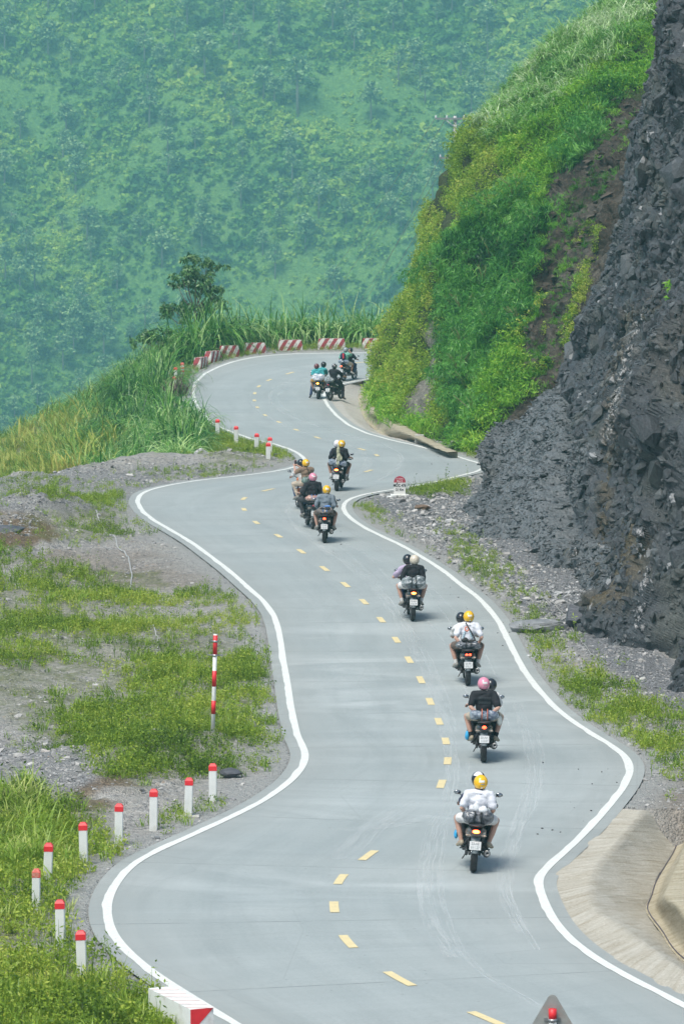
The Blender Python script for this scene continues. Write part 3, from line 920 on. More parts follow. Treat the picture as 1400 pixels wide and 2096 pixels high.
# ================================================================== FAR VALLEY SIDE
def hill_h(X, Y):
    P = np.stack([X, Y, np.zeros_like(X)], -1)
    base = -112 + .78 * np.maximum(Y - 1040 + .18 * X, 0) - .12 * np.maximum(1040 - Y, 0) * 0
    base = base + 15 * fbm(P / 120, 3, 60) * sstep(1040, 1120, Y) + 3.5 * fbm(P / 22, 3, 64) * sstep(1040, 1100, Y)
    # shallow spurs running down the slope
    s = np.sin((X * .9 + Y * .35) / 21 + 2.2 * vnoise(P / 60, 3))
    return base + 4.5 * s * sstep(1040, 1120, Y)
hx = np.linspace(-420, 460, 260); hy = np.r_[np.linspace(330, 1020, 24), np.linspace(1030, 1340, 260)]
HX, HY = np.meshgrid(hx, hy, indexing='ij')
HZ = hill_h(HX, HY)
m, t, n, l, p = new_mat("valley_slope")
P_ = pos(n)
f = noise(n, l, P_, .03, 6, .6); g = noise(n, l, P_, .35, 6, .7)
c = ramp(n, l, f, [(.38, (.09, .22, .05)), (.5, (.18, .33, .06)), (.62, (.28, .42, .09))])
c = mixc(n, l, .5, c, ramp(n, l, g, [(.35, (.05, .15, .05)), (.65, (.22, .42, .10))]))
c = mixc(n, l, .55, c, ramp(n, l, noise(n, l, P_, 1.1, 6, .8), [(.36, (.02, .07, .03)), (.5, (.13, .28, .07)), (.66, (.30, .48, .12))]))
l.new(c, p.inputs['Base Color']); p.inputs['Roughness'].default_value = 1; p.inputs['Specular IOR Level'].default_value = .1
l.new(bump(n, l, g, 2.0, 1.0), p.inputs['Normal'])
o = np_mesh("valley_hillside", np.stack([HX, HY, HZ], -1).reshape(-1, 3), grid_faces(260, 284), m, None, True)
tag(o, kind='structure')

FAR_LEAF = leaf_mat("far_foliage", [(.05, .16, .05), (.15, .35, .06), (.32, .53, .08), (.52, .68, .12)], trans=.4, scale=.03, spec=.1)
FAR_TREE = leaf_mat("far_tree_foliage", [(.10, .22, .10), (.19, .35, .14), (.29, .46, .19), (.40, .55, .24)], trans=.2, scale=.05, spec=.1)
FAR_TRUNK = paint("far_bark", (.30, .28, .25), .9)
# shrubs: uncountable cover
def hill_pts(n, seed, x0=-130, x1=150, y0=1060, y1=1320):
    r = np.random.default_rng(seed)
    X = r.uniform(x0, x1, n); Y = r.uniform(y0, y1, n)
    return X, Y, hill_h(X, Y)
X, Y, Z = hill_pts(38000, 5)
Pn = np.stack([X, Y, Z], -1)
dens = fbm(Pn / 26, 3, 70) + .45 * fbm(Pn / 8, 2, 72)
keep = dens + rng.uniform(-.8, .8, len(X)) > -.6
Pn, dk = Pn[keep], dens[keep]
tm = [leaf_cloud(46, 1, 1, .75, .6, .8, seed=s, zc=.4, shell=.6, lumps=4, droop=.1) for s in range(6)]
sz = np.clip(rng.lognormal(.0, .45, len(Pn)), .4, 2.6) * (1 + .35 * np.clip(dk, -1, 1))
o = scatter("hillside_shrubs", tm, Pn, FAR_LEAF, sz, np.clip(.5 + .35 * fbm(Pn / 16, 3, 75) + rng.normal(0, .12, len(Pn)), 0, 1), tilt=.3, tvar=.35)
tag(o, kind='stuff')
# trees: each an object
def far_tree_proto(k):
    r = np.random.default_rng(300 + k)
    root = empty("hillside_tree")
    h = 9 + 3 * r.uniform()
    tb = MB()
    tb.tube([(0, 0, -1), (.1, 0, h * .5), (.25, .1, h * .93)], [.30, .22, .08], 6)
    for j in range(6):
        a = r.uniform(0, 6.28); z0 = h * r.uniform(.45, .85); q = 2.6 * r.uniform(.6, 1.1)
        tb.tube([(.12, .03, z0), (.5 * q * math.cos(a), .5 * q * math.sin(a), z0 + .5), (q * math.cos(a), q * math.sin(a), z0 + .9)], [.12, .08, .03], 4)
    tb.build("trunk", FAR_TRUNK, root)
    Vs, Ts = [], []
    nt_ = 4 + k % 3
    for j in range(nt_):                       # tiers of flat umbrella foliage
        zz = h * (.55 + .45 * (j + .6) / nt_); rad = (3.1 - 1.5 * j / nt_) * r.uniform(.8, 1.2)
        for q in range(4 if k % 2 else 3):
            a = r.uniform(0, 6.28); e = rad * r.uniform(.3, .8)
            v, _, tv = leaf_cloud(34, rad * .55, rad * .55, .42, .6, .9, seed=int(r.integers(1e6)), zc=0, shell=.3, droop=.05, flat=.3)
            Vs.append(v + [e * math.cos(a), e * math.sin(a), zz + r.normal(0, .3)]); Ts.append(tv)
    V = np.vstack(Vs); T = np.concatenate(Ts)
    np_mesh("crown", V, np.arange(len(V)).reshape(-1, 4), FAR_TREE, root, False, {'tint': T})
    return root
def copy_tree(o, parent=None):
    c = o.copy(); COL.objects.link(c); c.parent = parent
    for ch in list(o.children): copy_tree(ch, c)
    return c
def hill_at(x, y):
    """where the line of sight through the surveyed point meets the far slope"""
    d = np.linspace(1040, 1330, 600)
    P = D(np.full(600, float(x)), np.full(600, float(y)), d)
    k = int(np.argmax(hill_h(P[:, 0], P[:, 1]) > P[:, 2]))
    return P[k]
protos = [far_tree_proto(k) for k in range(7)]
named = [(610,238,1.6,"tall pale tree with a bare trunk, second from the top right of the far slope"),(420,172,1.5,"pale umbrella tree with a slim trunk high on the far slope, above left of centre"),
         (760,255,1.1,"pale bushy tree on the far slope, straight above the far bend"),(100,120,1.2,"layered pale tree at the upper left of the far slope"),
         (705,50,1.0,"slender tree cut by the top of the picture, middle of the far slope"),(870,215,.8,"small pale tree on the far slope, just left of the power pole")]
used = [False] * 7
spots = []
for x, y, s, lab in named: spots.append((hill_at(x, y), s, lab))
r = np.random.default_rng(9)
cand = 0
while len(spots) < 190 and cand < 4000:
    cand += 1
    x, y = r.uniform(-80, 1330), r.uniform(-30, 930)
    if x > 420 and y > 640: continue
    if x > 1300 - y * .9: continue
    q = hill_at(x, y)
    if fbm(q / 30, 2, 81) < -.15 + .5 * r.uniform(-1, 1): continue
    if min((np.hypot(*(q - s[0])[:2]) for s in spots)) < 4.5: continue
    spots.append((q, r.uniform(.6, 1.15), None))
for i, (q, s, lab) in enumerate(spots):
    k = i % 7
    o = copy_tree(protos[k]) if used[k] else protos[k]
    used[k] = True
    o.location = (q[0], q[1], q[2] - .3); o.rotation_euler.z = r.uniform(0, 6.28); o.scale = (s * r.uniform(.9, 1.15),) * 2 + (s,)
    tag(o, lab or "small hazy green tree among the shrubs of the far valley side", "tree", None if lab else "trees scattered over the far valley side")

# ================================================================== ROCK CLIFF
def ribs_surface(ribs, ns, nt_, zbase=-.6):
    """each rib: base at ground level through (x,y), then points dd metres farther off"""
    C = []
    for rb in ribs:
        if isinstance(rb, tuple):          # offset copy of another rib
            src, off = rb
            W = C[src] + np.linspace(0, 1, nt_)[:, None] ** .7 * 0 + np.asarray(off)
            W[0, 2] = min(W[0, 2], zbase)
            C.append(W); continue
        b = G(rb[0][0], rb[0][1])
        P = [b] + [D(x, y, b[1] + dd) for x, y, dd in rb[1:]]
        P = np.array(P)
        P = np.vstack([P[0] + (P[0] - P[1]) * [.1, .1, 0] + [0, 0, zbase], P])
        C.append(catmull(P, nt_))
    C = np.array(C)
    k = len(C)
    dist = np.r_[0, np.cumsum(np.linalg.norm(np.diff(C[:, :nt_ // 2].mean(1), axis=0), axis=1))]
    # Catmull across ribs, evenly by distance
    Q = np.concatenate([2 * C[:1] - C[1:2], C, 2 * C[-1:] - C[-2:-1]])
    u = np.linspace(0, dist[-1], ns)
    j = np.clip(np.searchsorted(dist, u, side='right') - 1, 0, k - 2)
    t_ = ((u - dist[j]) / (dist[j + 1] - dist[j]))[:, None, None]
    p0, p1, p2, p3 = Q[j], Q[j + 1], Q[j + 2], Q[j + 3]
    S = .5 * (2 * p1 + (p2 - p0) * t_ + (2 * p0 - 5 * p1 + 4 * p2 - p3) * t_ ** 2 + (3 * p1 - p0 - 3 * p2 + p3) * t_ ** 3)
    return S
def normals(S):
    a = np.gradient(S, axis=0); b = np.gradient(S, axis=1)
    n_ = np.cross(a, b); n_ /= np.linalg.norm(n_, axis=-1)[..., None] + 1e-9
    # outward = towards the road (-X, -Y)
    sgn = np.sign((n_ * np.array([-1, -.6, .5])).sum(-1).mean())
    return n_ * sgn
RIBS = [[(2600,1780,0),(2600,1000,10),(2600,400,18),(2600,-200,24)],
        [(2000,1680,0),(2000,1000,10),(2000,400,18),(2000,-200,24)],
        [(1640,1560,0),(1640,1000,9),(1640,400,17),(1640,-200,23)],
        [(1520,1500,0),(1520,1000,8),(1520,400,16),(1520,-200,22)],
        [(1400,1440,0),(1400,1000,7),(1400,500,14),(1400,0,21),(1410,-200,24)],
        [(1275,1405,0),(1285,1000,8),(1330,500,19),(1390,0,25),(1410,-200,28)],
        [(1168,1285,0),(1212,1000,6),(1300,500,17),(1380,0,23),(1400,-200,25)],
        [(1085,1200,0),(1145,950,6),(1275,500,18),(1400,0,23),(1395,-200,26)],
        [(1000,1130,0),(1125,900,9),(1272,560,18),(1380,180,23),(1400,0,26),(1392,-200,28)],
        [(935,1020,0),(975,925,7),(1095,800,11),(1218,748,15),(1262,600,16),(1302,420,18),(1370,200,20),(1397,0,22),(1390,-200,23)],
        (9, (3.0, 4.5, 0)), (9, (12, 9, -1)), (9, (30, 12, -2))]
nsC, ntC = 900, 860
S = ribs_surface(RIBS, nsC, ntC)
for _ in range(3): S[1:-1] = .25 * S[:-2] + .5 * S[1:-1] + .25 * S[2:]
Nn = normals(S)
sx, sy = PX(S)
scree = np.clip(np.maximum.reduce([
    np.where(in_poly(sx, sy, [(900,1040),(930,940),(1040,800),(1160,760),(1150,900),(1100,1010),(1060,1140),(980,1130)]), 1., 0),
    np.where(in_poly(sx, sy, [(1080,1210),(1110,1060),(1170,1070),(1190,1230)]), .8, 0)]), 0, 1)
for _ in range(40):
    scree[1:-1, 1:-1] = (scree[:-2, 1:-1] + scree[2:, 1:-1] + scree[1:-1, :-2] + scree[1:-1, 2:]) / 4
solid = 1 - scree
# slaty structure: steep foliation plus blocks
d1 = np.array([.80, .25, .55]); d2 = np.array([-.1, .95, -.3]); d3 = np.array([-.5, .1, .85])
B = np.stack([(S * d1).sum(-1), (S * d2).sum(-1), (S * d3).sum(-1)], -1)
Bw = B + .8 * np.stack([fbm(S * .35, 2, 1), fbm(S * .35, 2, 2), fbm(S * .35, 2, 3)], -1)
big = .8 * fbm(S * .14, 3, 21) + .75 * (1 - 2 * np.abs(fbm(S * [.02, .11, .035], 2, 23))) * (1 - .6 * scree) - .3
Bw = S * [1, .55, 1] + .5 * np.stack([fbm(S * .5, 2, 1), fbm(S * .5, 2, 2), fbm(S * .5, 2, 3)], -1)
Bw = Bw @ np.array([[.86, .2, .46], [-.1, .97, -.2], [-.48, .1, .87]])
w1 = facets(Bw * [.42, .42, .30], 31); w2 = facets(Bw * [1.1, 1.1, .8] + 5, 37); w3 = facets(Bw * [2.9, 2.9, 2.3] + 9, 41); w4 = facets(Bw * [7.5, 7.5, 6.5] + 3, 47)
big = .7 * fbm(S * .14, 3, 21) + .75 * (1 - 2 * np.abs(fbm(S * [.02, .11, .035], 2, 23))) * (1 - .6 * scree) - .3
gul = np.exp(-(dist_line(sx + 8 * fbm(S, 2, 3), sy, np.array([(1172, 690), (1150, 780), (1122, 880), (1098, 1000), (1085, 1060)], float)) / 11) ** 2)
gul = np.maximum(gul, .7 * np.exp(-(dist_line(sx + 8 * fbm(S, 2, 4), sy, np.array([(1262, 640), (1232, 800), (1215, 960), (1195, 1150)], float)) / 10) ** 2))
sm_ = lambda w_, k: w_[0] * np.clip(w_[1] * .12 / k, 0, 1) ** .8
disp = big + (solid * .5 + .08) * w1[0] * w1[1] + (.06 + .14 * solid) * w2[0] * w2[1] + .05 * w3[0] * w3[1] + .012 * w4[0] - .48 - .9 * gul
top_fade = 1.0
base_fade = sstep(0, 26, np.arange(ntC))[None]
edge_keep = 1 - .55 * np.exp(-((np.arange(nsC)[:, None] - nsC * .66) / (nsC * .03)) ** 2)
shift = Nn * (disp * base_fade)[..., None]
S2 = S + shift
m, t, n, l, p = new_mat("wet_slate")
P_ = pos(n)
mp = N(n, 'ShaderNodeMapping'); l.new(P_, mp.inputs[0]); mp.inputs['Rotation'].default_value = (.35, .6, .3); mp.inputs['Scale'].default_value = (1, .6, .7)
at = N(n, 'ShaderNodeAttribute', attribute_name='cell').outputs['Fac']
f = noise(n, l, mp.outputs[0], 2.2, 7, .7); g = noise(n, l, P_, .32, 4, .6); h = noise(n, l, mp.outputs[0], 14, 6, .75)
c = ramp(n, l, f, [(.3, (.010, .013, .016)), (.5, (.036, .045, .052)), (.7, (.10, .12, .13))])
c = mixc(n, l, .6, c, ramp(n, l, at, [(0, (.004, .006, .008)), (.45, (.022, .029, .036)), (.75, (.085, .103, .116)), (1, (.30, .33, .33))]))
c = mixc(n, l, .5, c, ramp(n, l, h, [(.3, (.018, .02, .024)), (.55, (.075, .083, .095)), (.8, (.26, .28, .30))]))
c = mixc(n, l, ramp(n, l, g, [(.52, (0, 0, 0)), (.68, (.45, .45, .45))]), c, ramp(n, l, h, [(.3, (.05, .055, .04)), (.7, (.15, .16, .12))]))
ab = N(n, 'ShaderNodeAttribute', attribute_name='rust').outputs['Fac']
ma = N(n, 'ShaderNodeMath', operation='MULTIPLY'); l.new(ab, ma.inputs[0]); l.new(ramp(n, l, f, [(.3, (.35, .35, .35)), (.55, (1, 1, 1))]), ma.inputs[1])
c = mixc(n, l, ma.outputs[0], c, ramp(n, l, h, [(.3, (.03, .02, .008)), (.55, (.12, .092, .045)), (.75, (.30, .26, .18))]))
aq = N(n, 'ShaderNodeAttribute', attribute_name='quartz').outputs['Fac']
mq = N(n, 'ShaderNodeMath', operation='MULTIPLY'); l.new(aq, mq.inputs[0]); l.new(ramp(n, l, h, [(.50, (0, 0, 0)), (.56, (1, 1, 1))]), mq.inputs[1])
c = mixc(n, l, mq.outputs[0], c, (.62, .62, .62))
sg = N(n, 'ShaderNodeTexVoronoi', i_Scale=5.5); l.new(mp.outputs[0], sg.inputs['Vector'])
c = mixc(n, l, ramp(n, l, sg.outputs['Color'], [(.90, (0, 0, 0)), (.93, (.8, .8, .8))]), c, (.42, .43, .44))
l.new(c, p.inputs['Base Color'])
aw = N(n, 'ShaderNodeAttribute', attribute_name='wet').outputs['Fac']
asc = N(n, 'ShaderNodeAttribute', attribute_name='scree').outputs['Fac']
ms_ = N(n, 'ShaderNodeMath', operation='MULTIPLY'); l.new(asc, ms_.inputs[0]); ms_.inputs[1].default_value = .8
c = mixc(n, l, ms_.outputs[0], c, ramp(n, l, h, [(.3, (.055, .062, .068)), (.5, (.15, .165, .175)), (.75, (.32, .34, .35))]))
l.new(c, p.inputs['Base Color'])
l.new(ramp(n, l, aw, [(0, (.62, .62, .62)), (1, (.28, .28, .28))]), p.inputs['Roughness'])
p.inputs['Specular IOR Level'].default_value = .6
l.new(bump(n, l, h, .06, 1.0, bump(n, l, f, .10, .8)), p.inputs['Normal'])
SLATE = m
wv = 10 * fbm(S * .8, 3, 77)
def band(line, w_):
    return np.exp(-(dist_line(sx + wv, sy, np.asarray(line, float)) / w_) ** 2)
rust = np.maximum.reduce([band([(1240,950),(1235,1080),(1215,1180),(1200,1230)], 16), .8 * band([(1290,640),(1255,780),(1240,950)], 22), .55 * band([(1320,560),(1290,640)], 24),
                          .35 * band([(1400,640),(1360,720),(1350,800)], 18), .45 * band([(1170,1120),(1185,1190)], 22), .35 * band([(1345,30),(1270,330),(1215,470)], 16)])
quartz = np.maximum.reduce([band([(1310,650),(1270,760),(1240,900)], 10) * .9, band([(1310,1090),(1320,1200),(1300,1300),(1260,1340)], 18) * .8, band([(1180,1120),(1190,1180),(1180,1210)], 12),
                            band([(1340,560),(1310,660)], 10) * .8, band([(1240,410),(1262,392)], 3), band([(1385,180),(1390,240)], 6), .5 * band([(1200,1330),(1290,1390)], 16)])
wet = np.clip(np.maximum(rust, .9 * band([(1300,1000),(1300,1400)], 60)) + .25, 0, 1)
cell = np.clip(.30 * w2[2] + .40 * w3[2] + .35 * w4[2] - .03, 0, 1)
cliff = np_mesh("slate_cliff", S2.reshape(-1, 3), grid_faces(nsC, ntC), SLATE, None, False,
                {'cell': cell.ravel(), 'rust': rust.ravel(), 'quartz': quartz.ravel(), 'wet': wet.ravel(), 'scree': scree.ravel()})
tag(cliff, "dark slate cliff cut beside the road, with rusty seep stains and a scree fan", "cliff")

# fractured blocks and plates that make up the face, in three sizes
def cliff_blocks(n, lo, hi, seed, flat, wz, nearbias=0.0):
    r = np.random.default_rng(seed)
    Pf = S2.reshape(-1, 3); Nf = Nn.reshape(-1, 3)
    X_, Y_ = sx.ravel(), sy.ravel()
    ar = np.linalg.norm(np.cross(np.gradient(S, axis=0), np.gradient(S, axis=1)), axis=-1).ravel()
    ok = (X_ > 880) & (X_ < 1560) & (Y_ > -60) & (Y_ < 1500)
    w_ = ar * ok * (wz[0] * solid.ravel() + wz[1] * scree.ravel()) * (1 - .8 * gul.ravel())
    i = r.choice(len(Pf), n, p=w_ / w_.sum())
    sz = np.exp(r.uniform(math.log(lo), math.log(hi), n))
    P_ = Pf[i] - Nf[i] * (sz * r.uniform(-.10, .12, n))[:, None]
    tm_ = [rock_tmpl(seed * 10 + q, flat, 9) for q in range(9)]
    s3 = sz[:, None] * np.stack([r.uniform(.35, .75, n), r.uniform(.8, 1.5, n), r.uniform(.8, 1.7, n)], -1)
    M = rotmats(r.normal(.5, .5, n), np.abs(r.normal(.45, .28, n)), r.normal(1.2, .9, n))
    o = scatter("rock_blocks", tm_, P_, SLATE, s3, r.uniform(size=n), rot=M, tvar=.0)
    # carry the stain and wetness of the face onto the blocks
    nv = np.array([len(t_[0]) for t_ in tm_])
    me = o.data
    co = np.empty(len(me.vertices) * 3, np.float32); me.vertices.foreach_get('co', co); co = co.reshape(-1, 3).astype(float)
    bx, by = PX(co)
    tv = np.empty(len(me.vertices), np.float32); me.attributes['tint'].data.foreach_get('value', tv)
    def bd(line, w2): return np.exp(-(dist_line(bx, by, np.asarray(line, float)) / w2) ** 2)
    ru = np.maximum.reduce([bd([(1240,950),(1235,1080),(1215,1180),(1200,1230)], 15), .8 * bd([(1290,640),(1255,780),(1240,950)], 18), .3 * bd([(1400,640),(1360,720),(1350,800)], 16), .4 * bd([(1170,1120),(1185,1190)], 20)])
    qz = np.maximum.reduce([bd([(1310,650),(1270,760),(1240,900)], 8), .9 * bd([(1310,1090),(1320,1200),(1300,1300),(1260,1340)], 12), bd([(1180,1120),(1190,1180),(1180,1210)], 10), .6 * bd([(1200,1330),(1290,1390)], 12)])
    for k_, v_ in (('cell', np.clip(tv * .8 + .12, 0, 1)), ('wet', np.clip(ru + .3, 0, 1)), ('rust', ru * .8), ('scree', np.full(len(tv), 1.0 if seed == 63 else 0.) * in_poly(bx, by, np.asarray([(900,1040),(930,940),(1040,800),(1160,760),(1150,900),(1100,1010),(1060,1140),(980,1130)], float))), ('quartz', qz)):
        a_ = me.attributes.new(k_, 'FLOAT', 'POINT'); a_.data.foreach_set('value', v_.astype(np.float32))
    o.parent = cliff
    tag(o, kind='stuff')
cliff_blocks(260, .7, 1.4, 61, .8, (1, .0)); cliff_blocks(17000, .2, .6, 62, .6, (1, .03)); cliff_blocks(34000, .07, .22, 63, .5, (1, .9))

# ================================================================== OVERGROWN HILLSIDE
VR = [[(765,800,0),(780,740,.5),(804,680,1),(842,600,1.5),(876,500,2),(898,430,3),(945,330,4),(955,290,4.5),(1010,268,5),(1100,145,5),(1260,15,6),(1400,-90,6)],
      [(800,862,0),(830,780,2),(860,680,4),(900,560,6),(930,460,8),(965,380,10),(1000,300,13),(1080,230,16),(1180,120,18),(1330,0,20),(1460,-110,21)],
      [(870,895,0),(900,800,3),(950,650,7),(1000,500,11),(1060,350,16),(1180,200,22),(1360,60,27),(1480,-40,30)],
      [(950,925,0),(1000,800,4),(1090,560,11),(1150,400,17),(1250,250,24),(1400,120,31),(1500,40,35)],
      [(1060,960,0),(1150,800,6),(1230,500,14),(1300,300,22),(1450,200,32),(1550,100,38)],
      [(1200,1000,0),(1300,800,6),(1400,500,14),(1450,300,22),(1550,200,32),(1650,100,38)]]
SV = ribs_surface(VR, 320, 420)
# back of the hill, falling to the hidden road behind
bk = np.stack([SV[0] + np.array([2.0, 2.5, 0]) * k + np.array([0, 0, -.25]) * k ** 2 for k in (4, 3, 2, 1)])
SV = np.concatenate([bk, SV])
NV = normals(SV)
_w = facets(SV * [1.3, 1.3, 1.3], 201)
vx, vy = PX(SV)
dv = .5 * fbm(SV * .3, 3, 101) + .28 * fbm(SV * 1.1, 3, 105)
SV2 = SV + NV * ((dv + .35 * _w[0] * _w[1] * in_poly(vx, vy, np.asarray([(1060,780),(1075,640),(1100,340),(1260,190),(1330,190),(1300,500),(1250,800)], float))) * sstep(0, 14, np.arange(420))[None])[..., None]
m, t, n, l, p = new_mat("hillside_soil")
P_ = pos(n)
f = noise(n, l, P_, 1.3, 6, .7); h = noise(n, l, P_, 7, 6, .75); g = noise(n, l, P_, .3, 3)
c = ramp(n, l, h, [(.3, (.012, .010, .008)), (.5, (.045, .034, .024)), (.72, (.15, .125, .09))])
ag = N(n, 'ShaderNodeAttribute', attribute_name='bare').outputs['Fac']
c = mixc(n, l, ag, ramp(n, l, h, [(.3, (.02, .035, .01)), (.7, (.07, .09, .03))]), c)
ar = N(n, 'ShaderNodeAttribute', attribute_name='stone').outputs['Fac']
c = mixc(n, l, ar, c, ramp(n, l, h, [(.3, (.08, .075, .065)), (.5, (.2, .19, .165)), (.72, (.38, .35, .31))]))
l.new(c, p.inputs['Base Color']); p.inputs['Roughness'].default_value = .9
l.new(bump(n, l, h, .12, 1.0, bump(n, l, f, .3, .8)), p.inputs['Normal'])
wv2 = 12 * fbm(SV * .6, 3, 79)
def inz(x, y, poly): return in_poly(x, y, poly)
Z_BARE = [(1070,760),(1085,640),(1112,520),(1108,420),(1122,350),(1200,335),(1260,215),(1290,200),(1320,210),(1225,440),(1180,600),(1150,760),(1100,790)]
Z_STONE1 = [(880,660),(905,650),(900,760),(880,850),(850,890),(835,870),(865,780)]
Z_STONE2 = [(795,800),(812,770),(820,830),(800,850)]
bare = np.where(inz(vx + wv2, vy, Z_BARE) | inz(vx + wv2, vy, [(1225,440),(1260,215),(1330,190),(1420,300),(1400,620),(1260,830),(1060,900),(1040,850),(1110,790),(1180,600)]), 1., 0)
stone = np.where(inz(vx + wv2, vy, Z_STONE1) | inz(vx + wv2, vy, Z_STONE2), 1., 0) + .25 * bare * (fbm(SV * .7, 2, 15) > .1)
slope = np_mesh("overgrown_hillside", SV2.reshape(-1, 3), grid_faces(*SV.shape[:2]), m, None, True,
                {'bare': bare.ravel(), 'stone': np.clip(stone, 0, 1).ravel()})
tag(slope, kind='structure')

# ================================================================== HAZE
hz, t, n, l, p = new_mat("valley_haze")
n.remove(p)
pv = n.new('ShaderNodeVolumePrincipled')
pv.inputs['Color'].default_value = (.38, .95, 1.0, 1)
pv.inputs['Density'].default_value = .00049
pv.inputs['Anisotropy'].default_value = .1
l.new(pv.outputs[0], n['Material Output'].inputs['Volume'])
b = MB(); b.box((20, 650, 52), (1000, 1430, 360))
haze = b.build("haze", hz); tag(haze, kind='stuff')
# ================================================================== GROUND COVER AND STONES
def wpoly(poly, z=0.0): return GP(poly, z)[:, :2]
def sample(poly, per_m2, patch=None, thr=0.0, pscale=.6, seed=1, avoid_road=.35, soft=0):
    """random ground points inside a surveyed outline"""
    r = np.random.default_rng(seed)
    W = wpoly(poly)
    lo, hi = W.min(0), W.max(0)
    n = int((hi - lo).prod() * per_m2)
    X = r.uniform(lo[0], hi[0], n); Y = r.uniform(lo[1], hi[1], n)
    k = in_poly(X, Y, W)
    X, Y = X[k], Y[k]
    if patch:
        f = fbm(np.stack([X, Y, 0 * X], -1) * pscale, 3, patch)
        if thr > -.6: f = f + .75 * fbm(np.stack([X, Y * .6, 0 * X], -1) * 2.1, 2, patch + 5)
        k = f + r.uniform(-.3, .3, len(X)) > thr
        X, Y = X[k], Y[k]
    dl = np.minimum(dist_line(X, Y, EL[::8]), dist_line(X, Y, ER[::8]))
    if soft: X = X + r.normal(0, soft, len(X)); Y = Y + r.normal(0, soft * 1.6, len(Y)); dl = np.minimum(dist_line(X, Y, EL[::8]), dist_line(X, Y, ER[::8]))
    k = ~in_poly(X, Y, ROADPOLY) & (dl > avoid_road * r.uniform(0, 1.6, len(X)))
    for ap in APRON_POLYS: k &= ~in_poly(X, Y, ap)
    X, Y = X[k], Y[k]
    return np.stack([X, Y, ground_h(X, Y)], -1)

WEED_LEAF = leaf_mat("weed_leaves", [(.06, .13, .012), (.17, .28, .02), (.31, .43, .04), (.48, .54, .09)], trans=.35, scale=.5)
GRASS_LEAF = leaf_mat("grass_leaves", [(.07, .15, .02), (.18, .32, .03), (.31, .46, .06), (.50, .56, .18)], trans=.35, scale=.4, rough=.4)
TALL_LEAF = leaf_mat("tall_grass_leaves", [(.015, .075, .014), (.05, .19, .025), (.17, .40, .06), (.50, .68, .28)], trans=.35, scale=.25, rough=.35, spec=.5)
DRY_LEAF = leaf_mat("dry_grass_leaves", [(.10, .22, .03), (.26, .38, .05), (.50, .46, .12), (.36, .50, .10)], trans=.3, scale=.4)
def cat_t(*a):
    V, Fc, T, o = [], [], [], 0
    for v, f, t_ in a:
        V.append(v); Fc.append(f + o); T.append(t_); o += len(v)
    return np.vstack(V), np.vstack(Fc), np.concatenate(T)
weed_t = [cat_t(leaf_cloud(30, .15, .15, .12, .030, .055, seed=s, shell=.2, droop=.1), blades(4, .3, .008, .4, .3, 2, .05, s)) for s in range(5)]
tuft_t = [blades(13, .27, .016, .6, .8, 3, .05, s) for s in range(20, 24)]
stalk_t = [cat_t(blades(2, .75, .012, .12, .1, 3, .02, s), leaf_cloud(16, .07, .07, .34, .03, .09, seed=s, shell=.1, zc=.42)) for s in range(30, 33)]
ZW = [([(-170,1185),(90,1150),(230,1190),(340,1250),(300,1310),(120,1345),(-170,1400)], 54, 201, .14, 1.0),
      ([(110,1400),(300,1325),(470,1350),(570,1325),(600,1560),(480,1585),(330,1590),(230,1625),(200,1560),(130,1480)], 66, 203, .06, 1.0),
      ([(270,1190),(460,1210),(560,1290),(580,1400),(420,1400),(200,1300)], 44, 205, .27, .8),
      ([(-170,1340),(200,1330),(230,1560),(-170,1520)], 36, 207, .4, .8),
      ([(-170,1660),(60,1640),(150,1680),(215,1760),(205,1860),(240,1930),(330,2010),(350,2110),(-170,2110)], 80, 209, -.3, 1.15),
      ([(190,1720),(380,1660),(480,1630),(440,1690),(300,1745),(235,1790),(200,1830)], 55, 211, .0, .85),
      ([(40,1040),(250,1010),(330,1060),(350,1090),(220,1095),(40,1095)], 40, 213, .1, .9),
      ([(390,870),(450,878),(560,912),(605,930),(600,945),(520,940),(460,925),(400,950)], 50, 215, -.35, .8),
      ([(350,770),(395,735),(520,708),(800,699),(800,716),(600,718),(450,742),(392,795),(370,800)], 30, 217, -.5, .9),
      ([(722,1030),(745,1022),(780,1080),(900,1160),(1000,1220),(1060,1290),(1180,1420),(1330,1530),(1300,1560),(1180,1480),(1090,1400),(1030,1290),(950,1200),(800,1115)], 60, 219, -.18, .75),
      ([(840,1006),(905,992),(945,975),(940,1010),(850,1020)], 60, 221, -.5, .9),
      ([(1040,1290),(1100,1290),(1200,1370),(1400,1470),(1400,1560),(1330,1600),(1180,1450)], 60, 223, -.12, 1.0),
      ([(900,1060),(1000,1130),(1190,1290),(1180,1330),(1060,1290),(960,1190)], 26, 225, -.05, .7),
      ([(1270,1540),(1500,1560),(1500,1690),(1260,1650)], 14, 227, .2, .8),
      ([(900,928),(985,930),(985,945),(940,940)], 30, 229, -.6, .9), ([(230,1990),(300,2032),(335,2060),(350,2112),(180,2112)], 90, 233, -.9, .9),
      ([(-170,1000),(600,940),(560,960),(300,1000),(200,1200),(-170,1200)], 14, 231, .35, .7)]
PW = [sample(z_, d_, s_, th_, .55, s_, 1.1 if s_ == 209 else .35, .30) for z_, d_, s_, th_, _ in ZW]
SZ = np.concatenate([np.full(len(p_), k[4]) for p_, k in zip(PW, ZW)])
PW = np.vstack(PW)
q_ = G(435, 1522)
k_ = (np.hypot(PW[:, 0] - q_[0], (PW[:, 1] - q_[1]) * .35) > .33)
PW, SZ = PW[k_], SZ[k_]
ky = rng.uniform(size=len(PW))
tn = np.clip(.52 + .22 * fbm(PW * .35, 2, 240) + rng.normal(0, .1, len(PW)), 0, 1)
I = ky < .80
